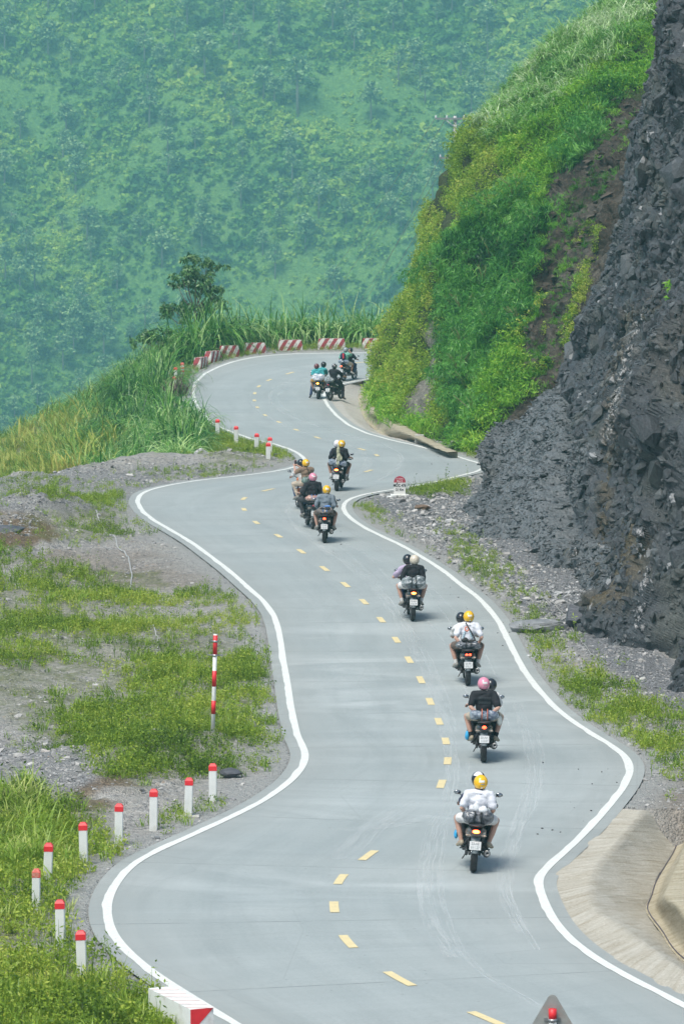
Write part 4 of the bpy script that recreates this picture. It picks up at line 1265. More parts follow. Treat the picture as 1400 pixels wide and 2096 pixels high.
o = scatter("weeds", weed_t, PW[I], WEED_LEAF, SZ[I] * rng.uniform(.5, 1.25, I.sum()), tn[I], tilt=.2, tvar=.5); tag(o, kind='stuff')
I = (ky >= .80) & (ky < .955)
o = scatter("grass", tuft_t, PW[I], GRASS_LEAF, SZ[I] * rng.uniform(.5, 1.4, I.sum()), tn[I], tilt=.2, tvar=.4); tag(o, kind='stuff')
I = ky >= .955
o = scatter("weed_stalks", stalk_t, PW[I], WEED_LEAF, SZ[I] * rng.uniform(.4, 1.15, I.sum()), tn[I] * .8, tilt=.12); tag(o, kind='stuff')

# tall reed-like grass on the outer bank and behind the barrier blocks
tall_t = [cat_t(blades(60, 2.35, .06, .62, 2.5, 7, .22, s), blades(4, 2.1, .05, .16, .7, 4, .2, s + 50)) for s in range(6)]
mid_t = [blades(40, 1.0, .035, .5, 1.2, 4, .22, s) for s in range(60, 64)]
def bank(n, seed, d0, d1, y0, y1):
    r = np.random.default_rng(seed)
    X = r.uniform(-34, 20, n); Y = r.uniform(y0, y1, n)
    d = fall(X, Y); k = (d > d0) & (d < d1)
    return np.stack([X[k], Y[k], ground_h(X[k], Y[k], False)], -1), d[k]
Pb, db = bank(9000, 3, .15, 16, 150, 232)
Pb_, db_ = bank(9000, 4, .3, 5, 196, 230)
Pc_, dc_ = bank(9000, 5, .3, 14, 152, 200); kc = PX(Pc_)[0] < 190
Pb, db = np.vstack([Pb, Pb_, Pc_[kc]]), np.r_[db, db_, dc_[kc]]
bx_, by_ = PX(Pb)
in_b = (bx_ > -120) & (bx_ < 860)
Pb, db, bx_, by_ = Pb[in_b], db[in_b], bx_[in_b], by_[in_b]
dry = np.exp(-(((bx_ - 50) / 130) ** 2 + ((by_ - 950) / 110) ** 2))
gap = ((bx_ > 335) & (bx_ < 405) & (by_ > 745) & (by_ < 850) & (db < 1.6))
keep = (rng.uniform(size=len(Pb)) < np.where(db < 5, .8, .5)) & (fbm(Pb * [1.1, .55, 0], 2, 261) > -.42) & ~gap & ~((by_ < 745) & (bx_ > 330) & (db < .35))
Pb, db, bx_, by_, dry = Pb[keep], db[keep], bx_[keep], by_[keep], dry[keep]
isdry = rng.uniform(size=len(Pb)) < dry * .9
hs = (.62 + .5 * rng.uniform(size=len(Pb))) * np.where(db < .8, .75, 1) * (1 + .15 * fbm(Pb * .5, 2, 250)) * np.interp(bx_, [-50, 60, 170, 330, 460, 800], [.42, .5, .85, 1.15, 1.45, 1.5])
hs = hs * np.where(by_ < 765, np.interp(bx_, [300, 350, 400, 450, 520], [1, 1.15, 1.4, 1.25, 1]), 1)
low = (bx_ > 430) & (db < .8)
hs = np.where(low, hs * .9, hs)
tn = np.clip(.58 + .25 * fbm(Pb * .3, 2, 255) + rng.normal(0, .08, len(Pb)) + .12 * (bx_ > 470), 0, 1)
o = scatter("tall_grass", tall_t, Pb[~isdry] - [0, 0, .1], TALL_LEAF, hs[~isdry], tn[~isdry], tilt=.16, tvar=.7); tag(o, kind='stuff')
o = scatter("dry_grass", mid_t, Pb[isdry], DRY_LEAF, hs[isdry] * 2.1, rng.uniform(.1, .9, isdry.sum()), tilt=.2, tvar=.5); tag(o, kind='stuff')
# reed clump leaning over the bollards at the near left corner
Pt = sample([(-60,1650),(60,1640),(120,1700),(90,1790),(-60,1800)], 2.2, None, seed=66)
o = scatter("coarse_grass", mid_t, Pt, GRASS_LEAF, rng.uniform(.5, .85, len(Pt)), rng.uniform(.4, .9, len(Pt)), tilt=.15); tag(o, kind='stuff')

# ---- stones
Pq = np.vstack([G(rng.normal(x, 24, 5), rng.normal(y, 16, 5)) for x, y in ((1130,1700),(1180,1660),(1235,1600),(900,1190),(860,1160),(1000,1290),(890,960),(950,1240),(640,985),(705,1120),(1090,1560))])
o = scatter('road_pebbles', [rock_tmpl(s, .6, 6) for s in range(40, 44)], Pq + [0, 0, .012], paint('road_pebble', (.10, .10, .10), .8, var=.4), rng.uniform(.02, .07, len(Pq))); tag(o, kind='stuff')
STONE = paint("loose_stone", (.27, .275, .29), .8, var=.45, scale=1.7)
m, t, n, l, p = new_mat("mixed_gravel")
at = N(n, 'ShaderNodeAttribute', attribute_name='tint').outputs['Fac']
c = ramp(n, l, at, [(0, (.09, .09, .10)), (.3, (.22, .22, .22)), (.6, (.36, .35, .33)), (.82, (.54, .53, .50)), (.93, (.60, .59, .56)), (1, (.38, .24, .15))])
c = mixc(n, l, .4, c, ramp(n, l, noise(n, l, pos(n), 9, 5), [(.3, (.12, .12, .13)), (.7, (.5, .5, .5))]))
l.new(c, p.inputs['Base Color']); p.inputs['Roughness'].default_value = .75
GRAVEL = m
rk = [rock_tmpl(s, .45, 7) for s in range(10)]
ZS = [([(-60,985),(200,955),(600,945),(420,985),(285,1010),(275,1060),(600,1300),(600,1570),(400,1700),(200,1800),(-60,1700)], 26, .075),
      ([(-60,1490),(180,1510),(215,1600),(120,1680),(-60,1680)], 90, .11),
      ([(-60,985),(200,955),(560,950),(420,985),(200,1050),(-60,1040)], 40, .11),
      ([(-40,1040),(50,1040),(110,1080),(60,1130),(-40,1150)], 60, .13),
      ([(740,1020),(960,960),(1200,1180),(1420,1400),(1500,1500),(1320,1600),(1180,1430),(1050,1280),(900,1150),(800,1090)], 45, .11),
      ([(790,1000),(960,950),(1000,1100),(1180,1260),(1200,1340),(1080,1270),(940,1160),(830,1080)], 50, .16),
      ([(1260,1530),(1560,1560),(1560,1720),(1300,1655)], 40, .10),
      ([(1395,1700),(1560,1700),(1560,1960),(1400,1850)], 60, .20),
      ([(430,915),(600,930),(600,945),(400,950)], 40, .12)]
Ps, Ss = [], []
for i, (z_, d_, s_) in enumerate(ZS):
    q = sample(z_, d_, 300 + i, -.6, .8, 400 + i, .2)
    Ps.append(q); Ss.append(s_ * rng.lognormal(-.35, .5, len(q)))
Ps, Ss = np.vstack(Ps), np.clip(np.concatenate(Ss), .02, .42)
o = scatter("gravel", rk, Ps, GRAVEL, Ss, rng.beta(1.6, 1.9, len(Ps)), tilt=.5, tvar=.1); tag(o, kind='stuff')
# loose slate chips over the scree fan and on ledges of the cliff
f_ = S2[::1, ::1].reshape(-1, 3)
scr = scree.ravel()
okx = (sx.ravel() > 880) & (sx.ravel() < 1420) & (sy.ravel() > -30)
pr = (scr * 1.0 + .035) * okx * np.gradient(S[..., 2], axis=1).ravel().clip(.01, 1)
idx = rng.choice(len(f_), 17000, p=pr / pr.sum())
Pc = f_[idx] + rng.normal(0, .05, (len(idx), 3))
o = scatter("slate_scree", [rock_tmpl(s, .28, 6) for s in range(20, 28)], Pc, SLATE, np.clip(.20 * rng.lognormal(-.4, .5, len(Pc)), .04, .6), rng.uniform(size=len(Pc)), tilt=.55)
me = o.data
for k_, v_ in (('cell', rng.uniform(0, 1, len(me.vertices))), ('wet', None), ('rust', None), ('quartz', None), ('scree', None)):
    a_ = me.attributes.new(k_, 'FLOAT', 'POINT')
    a_.data.foreach_set('value', (v_ if v_ is not None else np.full(len(me.vertices), .3 if k_ == 'wet' else (.8 if k_ == 'scree' else 0.))).astype(np.float32))
tag(o, kind='stuff')

BRR_ = paint('brown_ledge_rock', (.07, .055, .042), .85, var=.6, scale=2.0, bmp=.03)
# ---- foliage of the overgrown hillside
SHRUB_Y = leaf_mat("yellow_green_foliage", [(.07, .16, .015), (.19, .35, .03), (.35, .50, .05), (.54, .58, .12)], trans=.35, scale=.35)
SHRUB_G = leaf_mat("mid_green_foliage", [(.03, .13, .012), (.11, .32, .02), (.24, .50, .04), (.42, .62, .08)], trans=.35, scale=.35)
BAMBOO = leaf_mat("bamboo_foliage", [(.012, .07, .016), (.045, .20, .03), (.13, .38, .055), (.28, .54, .12)], trans=.3, scale=.3, rough=.4)
REED = leaf_mat("silvery_reed_foliage", [(.04, .15, .03), (.13, .34, .05), (.30, .52, .14), (.60, .72, .46)], trans=.3, scale=.3, rough=.35, spec=.5)
NVf = NV.reshape(-1, 3); Vf = SV2.reshape(-1, 3)
vxf, vyf = PX(Vf)
ar_ = np.linalg.norm(np.cross(np.gradient(SV2, axis=0), np.gradient(SV2, axis=1)), axis=-1).ravel()
def on_slope(polys, n, seed, lift=(0, .3), thr=None):
    r = np.random.default_rng(seed)
    wx = vxf + wv2.ravel() * 1.2; wy = vyf + np.roll(wv2.ravel(), 900) * 1.2
    k = np.zeros(len(Vf), bool)
    for q in polys: k |= in_poly(wx, wy, np.asarray(q, float))
    if polys[0] is not Z_BARE: k &= ~in_poly(wx, wy, np.asarray(Z_BARE, float)) | (fbm(Vf * .8, 2, 33) > .55)
    w_ = ar_ * k
    if thr is not None: w_ = w_ * (fbm(Vf * .45, 2, seed) > thr)
    i = r.choice(len(Vf), n, p=w_ / w_.sum())
    return Vf[i] + NVf[i] * r.uniform(*lift, n)[:, None] + r.normal(0, .06, (n, 3))
ZY = [[(740,830),(755,770),(790,690),(830,590),(862,500),(875,430),(905,430),(895,600),(905,660),(880,660),(865,780),(835,870)],
      [(905,900),(880,850),(905,760),(900,640),(925,640),(930,800),(920,900)], [(920,420),(925,330),(930,260),(1010,240),(1060,290),(1090,330),(1040,430),(960,470)],
      [(1050,780),(1090,640),(1110,560),(1140,520),(1130,640),(1110,760)], [(1090,760),(1150,660),(1170,680),(1150,760)],[(860,430),(885,420),(900,560),(870,560)]]
ZB = [[(890,600),(880,540),(930,470),(1010,430),(1100,400),(1140,430),(1110,520),(1090,640),(1060,700),(990,760),(930,740),(905,680)],
      [(905,680),(990,720),(1010,860),(960,920),(920,905),(925,780)], [(1130,330),(1160,240),(1250,170),(1290,180),(1260,220),(1200,330)]]
ZG = [[(1010,250),(1100,240),(1200,160),(1340,40),(1400,-60),(1450,0),(1320,200),(1260,200),(1150,330),(1100,420),(1000,430),(960,470),(930,470),(1040,400)],
      [(740,850),(760,790),(800,800),(850,860),(900,890),(860,910),(800,880)], [(900,920),(960,890),(1000,900),(960,940)], [(930,470),(1010,420),(1110,380),(1120,420),(1010,470)],
      [(960,780),(1060,680),(1110,735),(1095,810),(1040,860),(965,940)]]
ZR = [[(985,260),(1010,235),(1100,125),(1260,0),(1320,-80),(1440,-80),(1390,-20),(1320,60),(1200,180),(1120,230),(1060,290),(1010,290)]]
sp_t = [leaf_cloud(30, .26, .26, .22, .045, .13, seed=s, shell=.2, droop=.25, flat=.3) for s in range(5)]
ln_t = [blades(18, .62, .03, 1.2, 1.5, 4, .10, s) for s in range(80, 84)]
lr_t = [blades(15, 1.05, .055, .8, 1.8, 5, .12, s) for s in range(90, 94)]
def tints(P_, s_, b=.5, a=.3): return np.clip(b + a * fbm(P_ * .5, 2, s_) + rng.normal(0, .1, len(P_)), 0, 1)
q = on_slope(ZY, 5200, 501); o = scatter("yellow_green_undergrowth", sp_t, q, SHRUB_Y, rng.uniform(.5, 1.3, len(q)), tints(q, 1), tilt=.5, tvar=.5); tag(o, kind='stuff')
q = on_slope(ZG, 5200, 503); h_ = len(q) // 2
o = scatter("green_undergrowth", sp_t, q[:h_], SHRUB_G, rng.uniform(.6, 1.4, h_), tints(q[:h_], 2, .6), tilt=.5, tvar=.5); tag(o, kind='stuff')
o = scatter("hillside_grass", ln_t, q[h_:], SHRUB_G, rng.uniform(.6, 1.3, len(q) - h_), tints(q[h_:], 3, .6), tilt=.4, tvar=.5); tag(o, kind='stuff')
q = on_slope(ZB, 4200, 505); o = scatter("bamboo_undergrowth", ln_t, q, BAMBOO, rng.uniform(.6, 1.4, len(q)), tints(q, 4, .5), tilt=.4, tvar=.5); tag(o, kind='stuff')
q = on_slope(ZR, 2600, 507, (0, .2)); o = scatter("broadleaf_reeds", lr_t, q, REED, rng.uniform(.6, 1.25, len(q)), tints(q, 5, .6), tilt=.25, tvar=.5); tag(o, kind='stuff')
q = on_slope([Z_BARE], 900, 509, (0, .15), -.15); q2 = on_slope([[(1140,640),(1175,560),(1205,470),(1225,470),(1190,620),(1165,720),(1130,760)]], 500, 513, (0, .2)); o = scatter("gully_undergrowth", sp_t, q2, SHRUB_Y, rng.uniform(.4, .9, len(q2)), tints(q2, 9), tilt=.5, tvar=.5); tag(o, kind='stuff')
q3 = on_slope([Z_BARE], 500, 515, (-.15, .1)); o = scatter("loose_brown_rock", rk[:5], q3, BRR_, rng.uniform(.15, .7, len(q3)), tilt=.6); tag(o, kind='stuff')
o = scatter("ferns_on_earth", ln_t, q, SHRUB_G, rng.uniform(.3, .8, len(q)), tints(q, 6, .35), tilt=.5); tag(o, kind='stuff')

# bamboo shrubs one can tell apart
def dome(n, R_, seed, lw=.035, ll=.26, lumps=7):
    v, f, t_ = leaf_cloud(n, R_, R_, R_ * .8, lw, ll, seed=seed, shell=.55, droop=.9, lumps=lumps, flat=.2, zc=R_ * .45)
    return v, f, t_
def shrub_obj(name, P0, R_, mat, seed, label, group=None, n=1400, lw=.035, ll=.26, cat="shrub"):
    root = empty(name, P0)
    v, f, t_ = dome(n, R_, seed, lw, ll)
    hz_ = np.clip((v[:, 2] / R_), 0, 1)
    np_mesh("foliage", v, f, mat, root, False, {'tint': np.clip(.3 + .45 * t_ + .0 * hz_, 0, 1)})
    b = MB()
    rr = random.Random(seed)
    for _ in range(7):
        a = rr.uniform(0, 6.28); q = R_ * rr.uniform(.3, .8)
        b.tube([(0, 0, -.35), (q * .4 * math.cos(a), q * .4 * math.sin(a), R_ * .5), (q * math.cos(a), q * math.sin(a), R_ * .85)], [.022, .016, .008], 5)
    b.build("stem", paint("bamboo_stem", (.16, .17, .06), .6), root)
    return tag(root, label, cat, group)
spots = on_slope(ZB, 400, 511, (0, .1))
gone = []
for q in spots:
    if all(np.linalg.norm(q - g_) > 1.7 for g_ in gone) and len(gone) < 26: gone.append(q)
for i, q in enumerate(gone):
    shrub_obj("bamboo_shrub", q, random.uniform(.95, 1.5), BAMBOO, 600 + i, "dark green feathery bamboo shrub hanging over the steep middle of the hillside", "feathery bamboo shrubs on the overgrown hillside")
for i, (x, y, dd, R_, mt, lab) in enumerate([
        (880, 450, 201, .55, SHRUB_Y, "small leafy shrub sticking out of the hillside edge below the power pole"),
        (985, 255, 203, .55, SHRUB_G, "broad leaved shrub on the ridge just right of the power pole"),
        (935, 300, 203, .6, SHRUB_Y, "olive leafy shrub at the hillside corner right below the pole's crossarm"),
        (1190, 80, 205, .6, SHRUB_G, "dark round shrub standing out of the reeds near the top of the ridge"),
        (1120, 155, 205, .65, SHRUB_G, "round shrub on the ridge line, amid silvery reeds halfway up"),
        (1135, 720, 176, .75, SHRUB_Y, "bright yellow green shrub growing on top of the scree fan"),
        (1392, 615, 110, .55, SHRUB_G, "small green bush rooted high on the slate cliff at the right edge"),
        (1240, 520, 170, .5, SHRUB_Y, "yellow green bush in the brown gully beside the slate cliff")]):
    shrub_obj("shrub", D(x, y, dd), R_, mt, 700 + i, lab, None, 520, .06, .14)

# ---- single rocks
def rock_obj(name, x, y, dims, rz, mat, label, seed, cat="rock", sink=.15, n=14, tilt=0):
    V, Fc, _ = rock_tmpl(seed, 1, n)
    V = V / np.abs(V).max(0) * .5
    # split and roughen the faces so the stone has chipped facets
    import bmesh
    bm = bmesh.new()
    vs = [bm.verts.new(v) for v in V]
    for f in Fc: bm.faces.new([vs[i] for i in f])
    bmesh.ops.subdivide_edges(bm, edges=bm.edges[:], cuts=2, use_grid_fill=True)
    A = np.array([v.co[:] for v in bm.verts])
    A = A * (1 + .10 * vnoise(A * 5 + seed, seed)[:, None] + .05 * vnoise(A * 11, seed + 1)[:, None]) * dims
    A[:, 2] += dims[2] * (.5 - sink)
    for v, a in zip(bm.verts, A): v.co = a
    me = bpy.data.meshes.new(name); bm.to_mesh(me); bm.free()
    o = link_mesh(name, me, mat)
    g_ = G(x, y); o.location = (g_[0], g_[1], float(ground_h(np.array([g_[0]]), np.array([g_[1]]))[0]))
    o.rotation_euler = (tilt, 0, rz)
    return tag(o, label, cat)
def slate_rock(name, col): 
    m, t, n, l, p = new_mat(name)
    tc = n.new('ShaderNodeTexCoord').outputs['Object']
    mp = N(n, 'ShaderNodeMapping'); l.new(tc, mp.inputs[0]); mp.inputs['Scale'].default_value = (1, 1, 6)
    f = noise(n, l, mp.outputs[0], 3, 6, .7)
    c = ramp(n, l, f, [(.3, tuple(k * .45 for k in col)), (.55, col), (.75, tuple(min(1, k * 1.9) for k in col))])
    l.new(c, p.inputs['Base Color']); p.inputs['Roughness'].default_value = .6
    l.new(bump(n, l, f, .05, 1), p.inputs['Normal'])
    return m
DKR, GYR, WHR, BRR = slate_rock("dark_slate_rock", (.09, .095, .11)), slate_rock("grey_rock", (.22, .23, .24)), slate_rock("pale_rock", (.55, .56, .57)), slate_rock("brown_rock", (.2, .13, .08))
rock_obj("rock", 473, 1590, (.5, .34, .22), .2, DKR, "dark pointed rock beside the bollard nearest the red and white pole", 3)
rock_obj("rock", 417, 941, (.75, .5, .34), .1, WHR, "pale rock at the foot of the tall grass by the far left bend", 5)
rock_obj("rock", 1102, 1292, (1.5, .8, .38), -.12, GYR, "long flat slate slab lying in the weeds at the cliff foot", 8, tilt=.05)
rock_obj("rock", 1176, 1288, (.5, .6, .8), .5, DKR, "dark upright block leaning against the cliff right of the flat slab", 12)
rock_obj("rock", 863, 1050, (.55, .45, .25), .5, BRR, "brown rock among grey rubble right below the kilometre stone", 15)
rock_obj("rock", 193, 1876, (.13, .1, .07), .5, DKR, "fist sized stone outside the white line at the lower left bend", 18)
rock_obj("rock", 321, 1716, (.13, .1, .07), .1, GYR, "small grey stone between the bollards and the white line", 21)
rock_obj("rock", 18, 1128, (1.2, .9, .35), .3, DKR, "dark broken slabs of rock beside the brown soil heap at the left edge", 22)
rock_obj("rock", 1395, 1815, (.55, .5, .42), .3, GYR, "blue grey rock resting behind the brown concrete wall at the right edge", 25)
rock_obj("rock", 1165, 1440, (.14, .1, .08), .3, GYR, "little stone lying on the verge beside the right edge line", 27)
rock_obj("rock", 570, 936, (.35, .26, .2), .3, DKR, "dark stone on the gravel tip inside the far left bend", 28)
for x, y, s_, lab in [(660, 1105, .07, "black pebble on the road near the white line apex"), (710, 1054, .08, "dark pebble sitting on the white edge line at the inner bend")]:
    if lab.startswith("dark"): rock_obj("stone", x, y, (s_, s_, s_ * .6), .3, DKR, lab, 31, "stone", -.35)
# ================================================================== STREET FURNITURE
WHITE_P = paint("white_bollard_paint", (.74, .76, .74), .6, var=.05, scale=5, dirt=(.50, .50, .44))
RED_P = paint("red_bollard_paint", (.72, .025, .035), .45, var=.1, scale=8)
RED_FADE = paint("faded_orange_red_paint", (.62, .10, .07), .6, var=.2, scale=12, dirt=(.6, .45, .35))
CONC = paint("cast_concrete", (.42, .41, .38), .85, var=.2, scale=6, bmp=.01)
RUST = paint("rusty_steel", (.25, .10, .05), .8, var=.4)
GALV = paint("galvanised_steel", (.42, .44, .45), .4, metal=.7, var=.15)

def gz(x, y): return float(ground_h(np.array([float(x)]), np.array([float(y)]))[0])
def bollard(x, y, label, h=.72, w_=.145, red=RED_P, plate=False, striped=False, rz=0, grp="red capped bollards along the outer edge of the road"):
    tp = G(x, y, h)
    root = empty("bollard", (tp[0], tp[1], tp[2] - h), rz, random.uniform(-.035, .035), random.uniform(-.04, .04))
    b = MB(); b.box((0, 0, (h - .13) / 2 - .15), (w_, w_, h - .13 + .30), bev=.012)
    b.build("post", WHITE_P, root)
    b = MB(); q = w_ / 2 + .003
    V = [(-q, -q, 0), (q, -q, 0), (q, q, 0), (-q, q, 0), (-q, -q, .085), (q, -q, .085), (q, q, .085), (-q, q, .085), (-q * .55, -q * .55, .132), (q * .55, -q * .55, .132), (q * .55, q * .55, .132), (-q * .55, q * .55, .132)]
    Fc = [(0, 1, 5, 4), (1, 2, 6, 5), (2, 3, 7, 6), (3, 0, 4, 7), (4, 5, 9, 8), (5, 6, 10, 9), (6, 7, 11, 10), (7, 4, 8, 11), (8, 9, 10, 11), (3, 2, 1, 0)]
    b.add([(v[0], v[1], v[2] + h - .132) for v in V], Fc, False)
    b.build("cap", red, root)
    if plate:
        b = MB(); b.box((0, 0, -.01), (.42, .34, .08), bev=.01); b.build("footing", CONC, root)
    if striped:
        for k in range(3):
            b = MB(); b.box((0, 0, .12 + k * .17), (w_ + .008, w_ + .008, .09)); b.build("red_band", red, root)
    return tag(root, label, "bollard", grp)
for x, y, lab, kw in [
    (436, 1563, "white bollard with red cap nearest the tall red and white pole", {}),
    (385.5, 1592, "red capped bollard standing on a small concrete footing", dict(plate=True)),
    (314.5, 1615, "red capped bollard third from the tall striped pole, below the green weeds", {}),
    (243.5, 1645, "red capped bollard fourth from the tall striped pole, beside an orange stone", {}),
    (172, 1683, "red capped bollard at the end of the gravel, where the coarse grass begins", {}),
    (97.5, 1725, "red capped bollard in the coarse grass, just above the faded one", {}),
    (74, 1778, "bollard with a faded orange cap, leftmost and half sunk in the grass", dict(red=RED_FADE, w_=.13)),
    (125, 1842, "red capped bollard in the grass between the faded one and the nearest one", {}),
    (169, 1905, "nearest and lowest red capped bollard, at the lower left of the picture", {})]:
    bollard(x, y, lab, **kw)
for x, y, lab, kw in [
    (446, 858, "far bollard closest to the big clump of tall grass", {}), (484, 872, "second far bollard from the tall grass clump", {}),
    (525, 887, "third far bollard from the tall grass clump, standing alone", {}), (553.5, 895, "rear one of two close bollards at the tip of the far left bend", {}),
    (549.5, 906, "front one of two close bollards at the tip of the far left bend", {}),
    (374, 742, "faded red and white banded bollard nearest the first barrier block", dict(striped=True, red=RED_FADE)),
    (359.5, 752, "distant bollard left of the banded one, behind the withered shrub", {}),
    (358, 771, "distant bollard rising right behind the withered shrub, lowest of three", dict(h=.6))]:
    bollard(x, y, lab, w_=.17, grp="red capped bollards at the far bends", **kw)

# striped marker pole
def striped_pole(name, P0, h, r_, bands, lean, label, clamps, cat="pole", arms=True):
    root = empty(name, P0, 0, 0, lean)
    z = -.3; 
    b = MB(); b.tube([(0, 0, -.35), (0, 0, h)], r_ * .97, 16); b.build("post", WHITE_P, root)
    for z0, z1 in bands:
        b = MB(); b.tube([(0, 0, z0), (0, 0, z1)], r_ * 1.03, 16); b.build("red_band", RED_P, root)
    for z_, l_ in clamps:
        b = MB(); b.lathe((0, 0, z_), [(r_ * 1.02, -.02), (r_ * 1.2, -.02), (r_ * 1.2, .02), (r_ * 1.02, .02)], 'Z', 16)
        if arms: b.box((0, r_ * 1.3, z_), (l_, .012, .025))
        b.build("clamp", GALV, root)
    return tag(root, label, cat)
tp = G(441, 1298, 2.2)
hh_ = 2.2
striped_pole("marker_pole", (tp[0] - .06, tp[1], tp[2] - 2.2), 2.2, .045, [(1.77, 2.18), (1.10, 1.43), (.52, .80)], .03,
             "tall slim red and white striped pole standing in the weeds left of the road", [(2.05, .20), (1.755, .34)])
# triangular sign seen from behind on its striped post, cut by the lower edge of the picture
q = D(1130, 2036, 40.0)
root = empty("traffic_sign", (float(q[0]), float(q[1]), gz(q[0], q[1])))
sh = float(q[2]) - root.location.z
b = MB(); b.tube([(0, -.06, -.4), (0, -.06, sh - .13)], .038, 16); b.build("post", WHITE_P, root)
for k in range(8):
    z1 = sh - .128 - k * .44
    if z1 < .2: break
    b = MB(); b.tube([(0, -.06, z1 - .125 if k == 0 else z1 - .22), (0, -.06, z1 + .0)], .0395, 16); b.build("red_band", RED_P, root)
pts = []
for k in range(3):
    a = R(90 + 120 * k)
    for j in range(-5, 6):
        aa = a + R(60) * j / 5
        pts.append((.36 * math.cos(a) + .05 * math.cos(aa), .36 * math.sin(a) + .05 * math.sin(aa)))
b = MB(); b.prism([(p_[0], p_[1] + sh - .41) for p_ in pts], -.012, .006, axis=1); b.build("plate", paint("grey_sign_back", (.36, .38, .36), .55, metal=.2, var=.12, scale=14, dirt=(.40, .30, .26)), root)
for z_ in (sh - .24, sh - .62):
    b = MB(); b.box((0, -.02, z_), (.16, .012, .03)); b.lathe((0, -.06, z_), [(.038, -.015), (.045, -.015), (.045, .015), (.038, .015)], 'Z', 16); b.build("bracket", GALV, root)
tag(root, "grey back of a triangular road sign on a red banded post at the bottom edge", "road sign")

# barrier blocks with diagonal red stripes
def stripe_mat(name, red, white, grime, per=.44, top=.0):
    m, t, n, l, p = new_mat(name)
    tc = n.new('ShaderNodeTexCoord').outputs['Object']
    sp = n.new('ShaderNodeSeparateXYZ'); l.new(tc, sp.inputs[0])
    a = N(n, 'ShaderNodeMath', operation='MULTIPLY_ADD'); l.new(sp.outputs[2], a.inputs[0]); a.inputs[1].default_value = -.55; l.new(sp.outputs[0], a.inputs[2])
    b = N(n, 'ShaderNodeMath', operation='MULTIPLY_ADD'); l.new(sp.outputs[1], b.inputs[0]); b.inputs[1].default_value = -.8; l.new(a.outputs[0], b.inputs[2])
    b2 = N(n, 'ShaderNodeMath', operation='ADD'); l.new(b.outputs[0], b2.inputs[0]); b2.inputs[1].default_value = 40 * per + .02
    f = N(n, 'ShaderNodeMath', operation='MODULO'); l.new(b2.outputs[0], f.inputs[0]); f.inputs[1].default_value = per
    s_ = N(n, 'ShaderNodeMath', operation='LESS_THAN'); l.new(f.outputs[0], s_.inputs[0]); s_.inputs[1].default_value = per * .5
    c = mixc(n, l, s_.outputs[0], white, red)
    ns = noise(n, l, tc, 6, 6, .75)
    c = mixc(n, l, ramp(n, l, ns, [(.5, (0, 0, 0)), (.62, (grime, grime, grime))]), c, (.12, .12, .10))
    l.new(c, p.inputs['Base Color']); p.inputs['Roughness'].default_value = .75
    l.new(bump(n, l, ns, .01, .6), p.inputs['Normal'])
    return m
OLD_STRIPE = stripe_mat("old_striped_paint", (.36, .045, .06), (.68, .66, .62), .75)
NEW_STRIPE = stripe_mat("new_striped_paint", (.70, .03, .04), (.76, .77, .75), .1)
def barrier(P0, rz, L, dpt, h, mat, label, taper=.06, end_red=None):
    root = empty("barrier_block", P0, rz)
    x, y = L / 2, dpt / 2; tx, ty = x - taper, y - taper * .5
    b = MB()
    b.add([(-x, -y, -.12), (x, -y, -.12), (x, y, -.12), (-x, y, -.12), (-x, -y, h * .45), (x, -y, h * .45), (x, y, h * .45), (-x, y, h * .45), (-tx, -ty, h), (tx, -ty, h), (tx, ty, h), (-tx, ty, h)],
          [(3, 2, 1, 0), (0, 1, 5, 4), (1, 2, 6, 5), (2, 3, 7, 6), (3, 0, 4, 7), (4, 5, 9, 8), (5, 6, 10, 9), (6, 7, 11, 10), (7, 4, 8, 11), (8, 9, 10, 11)], False)
    b.build("block", mat, root)
    b = MB()
    for sx_ in (-.3, .3): b.tube([(sx_ * L - .06, 0, h - .005), (sx_ * L - .06, 0, h + .035), (sx_ * L + .06, 0, h + .035), (sx_ * L + .06, 0, h - .005)], .008, 6)
    if mat is OLD_STRIPE: b.build("lifting_loop", RUST, root)
    return tag(root, label, "barrier", "red and white barrier blocks around the outer bend")
ordn = ["first and leftmost block of the far row, its white end facing the camera", "second block from the left in the far row, turned half away",
        "third block from the left in the far row, on the curve", "fourth block of the far row, middle of the row behind the bend", "fifth block of the far row, left of the riders with the backpack",
        "sixth and widest looking block of the far row, straight behind the backpack rider", "last block of the far row, half hidden by the green hillside"]
for (x, y, L_, rz), lab in zip([(411.5, 752, 1.2, 74), (437, 740, 1.2, 64), (469.5, 730, 1.0, 30), (521.5, 722, 1.12, 14), (594, 715.5, 1.25, 8), (678.5, 713.5, 1.42, 2), (769, 711.5, 1.42, -1)], ordn):
    q = G(x, y)
    barrier((q[0], q[1], gz(q[0], q[1]) + .03), R(rz), L_, .38, .50, OLD_STRIPE, "striped barrier: " + lab)
a_, b_ = G(330, 2022, .5), G(411, 2063, .5)
ang = math.atan2(b_[1] - a_[1], b_[0] - a_[0])
ctr = (a_ + b_) / 2
root = barrier((float(ctr[0]), float(ctr[1]), float(ctr[2] - .5)), ang, float(np.hypot(*(b_ - a_)[:2])) + .1, .34, .5, paint("clean_white_block_paint", (.76, .78, .76), .6, var=.05, dirt=(.6, .58, .54)), "clean white barrier block with a red triangle on its end, at the lower left", .0)
Ln = float(np.hypot(*(b_ - a_)[:2])) + .1
b = MB(); b.prism([(-.17, .5), (.17, .5), (-.17, .16)], Ln / 2 + .003, Ln / 2 + .006, axis=0); b.build("red_triangle", RED_P, root)
for k in range(6):
    x0 = -Ln / 2 + .1 + k * Ln / 6
    b = MB(); b.prism([(x0, -.17), (x0 + .06, -.17), (x0 + .22, .17), (x0 + .16, .17)], .503, .506, axis=2); b.build("faded_stripe", paint("faded_pink_stripe", (.72, .60, .58), .7, var=.1), root)
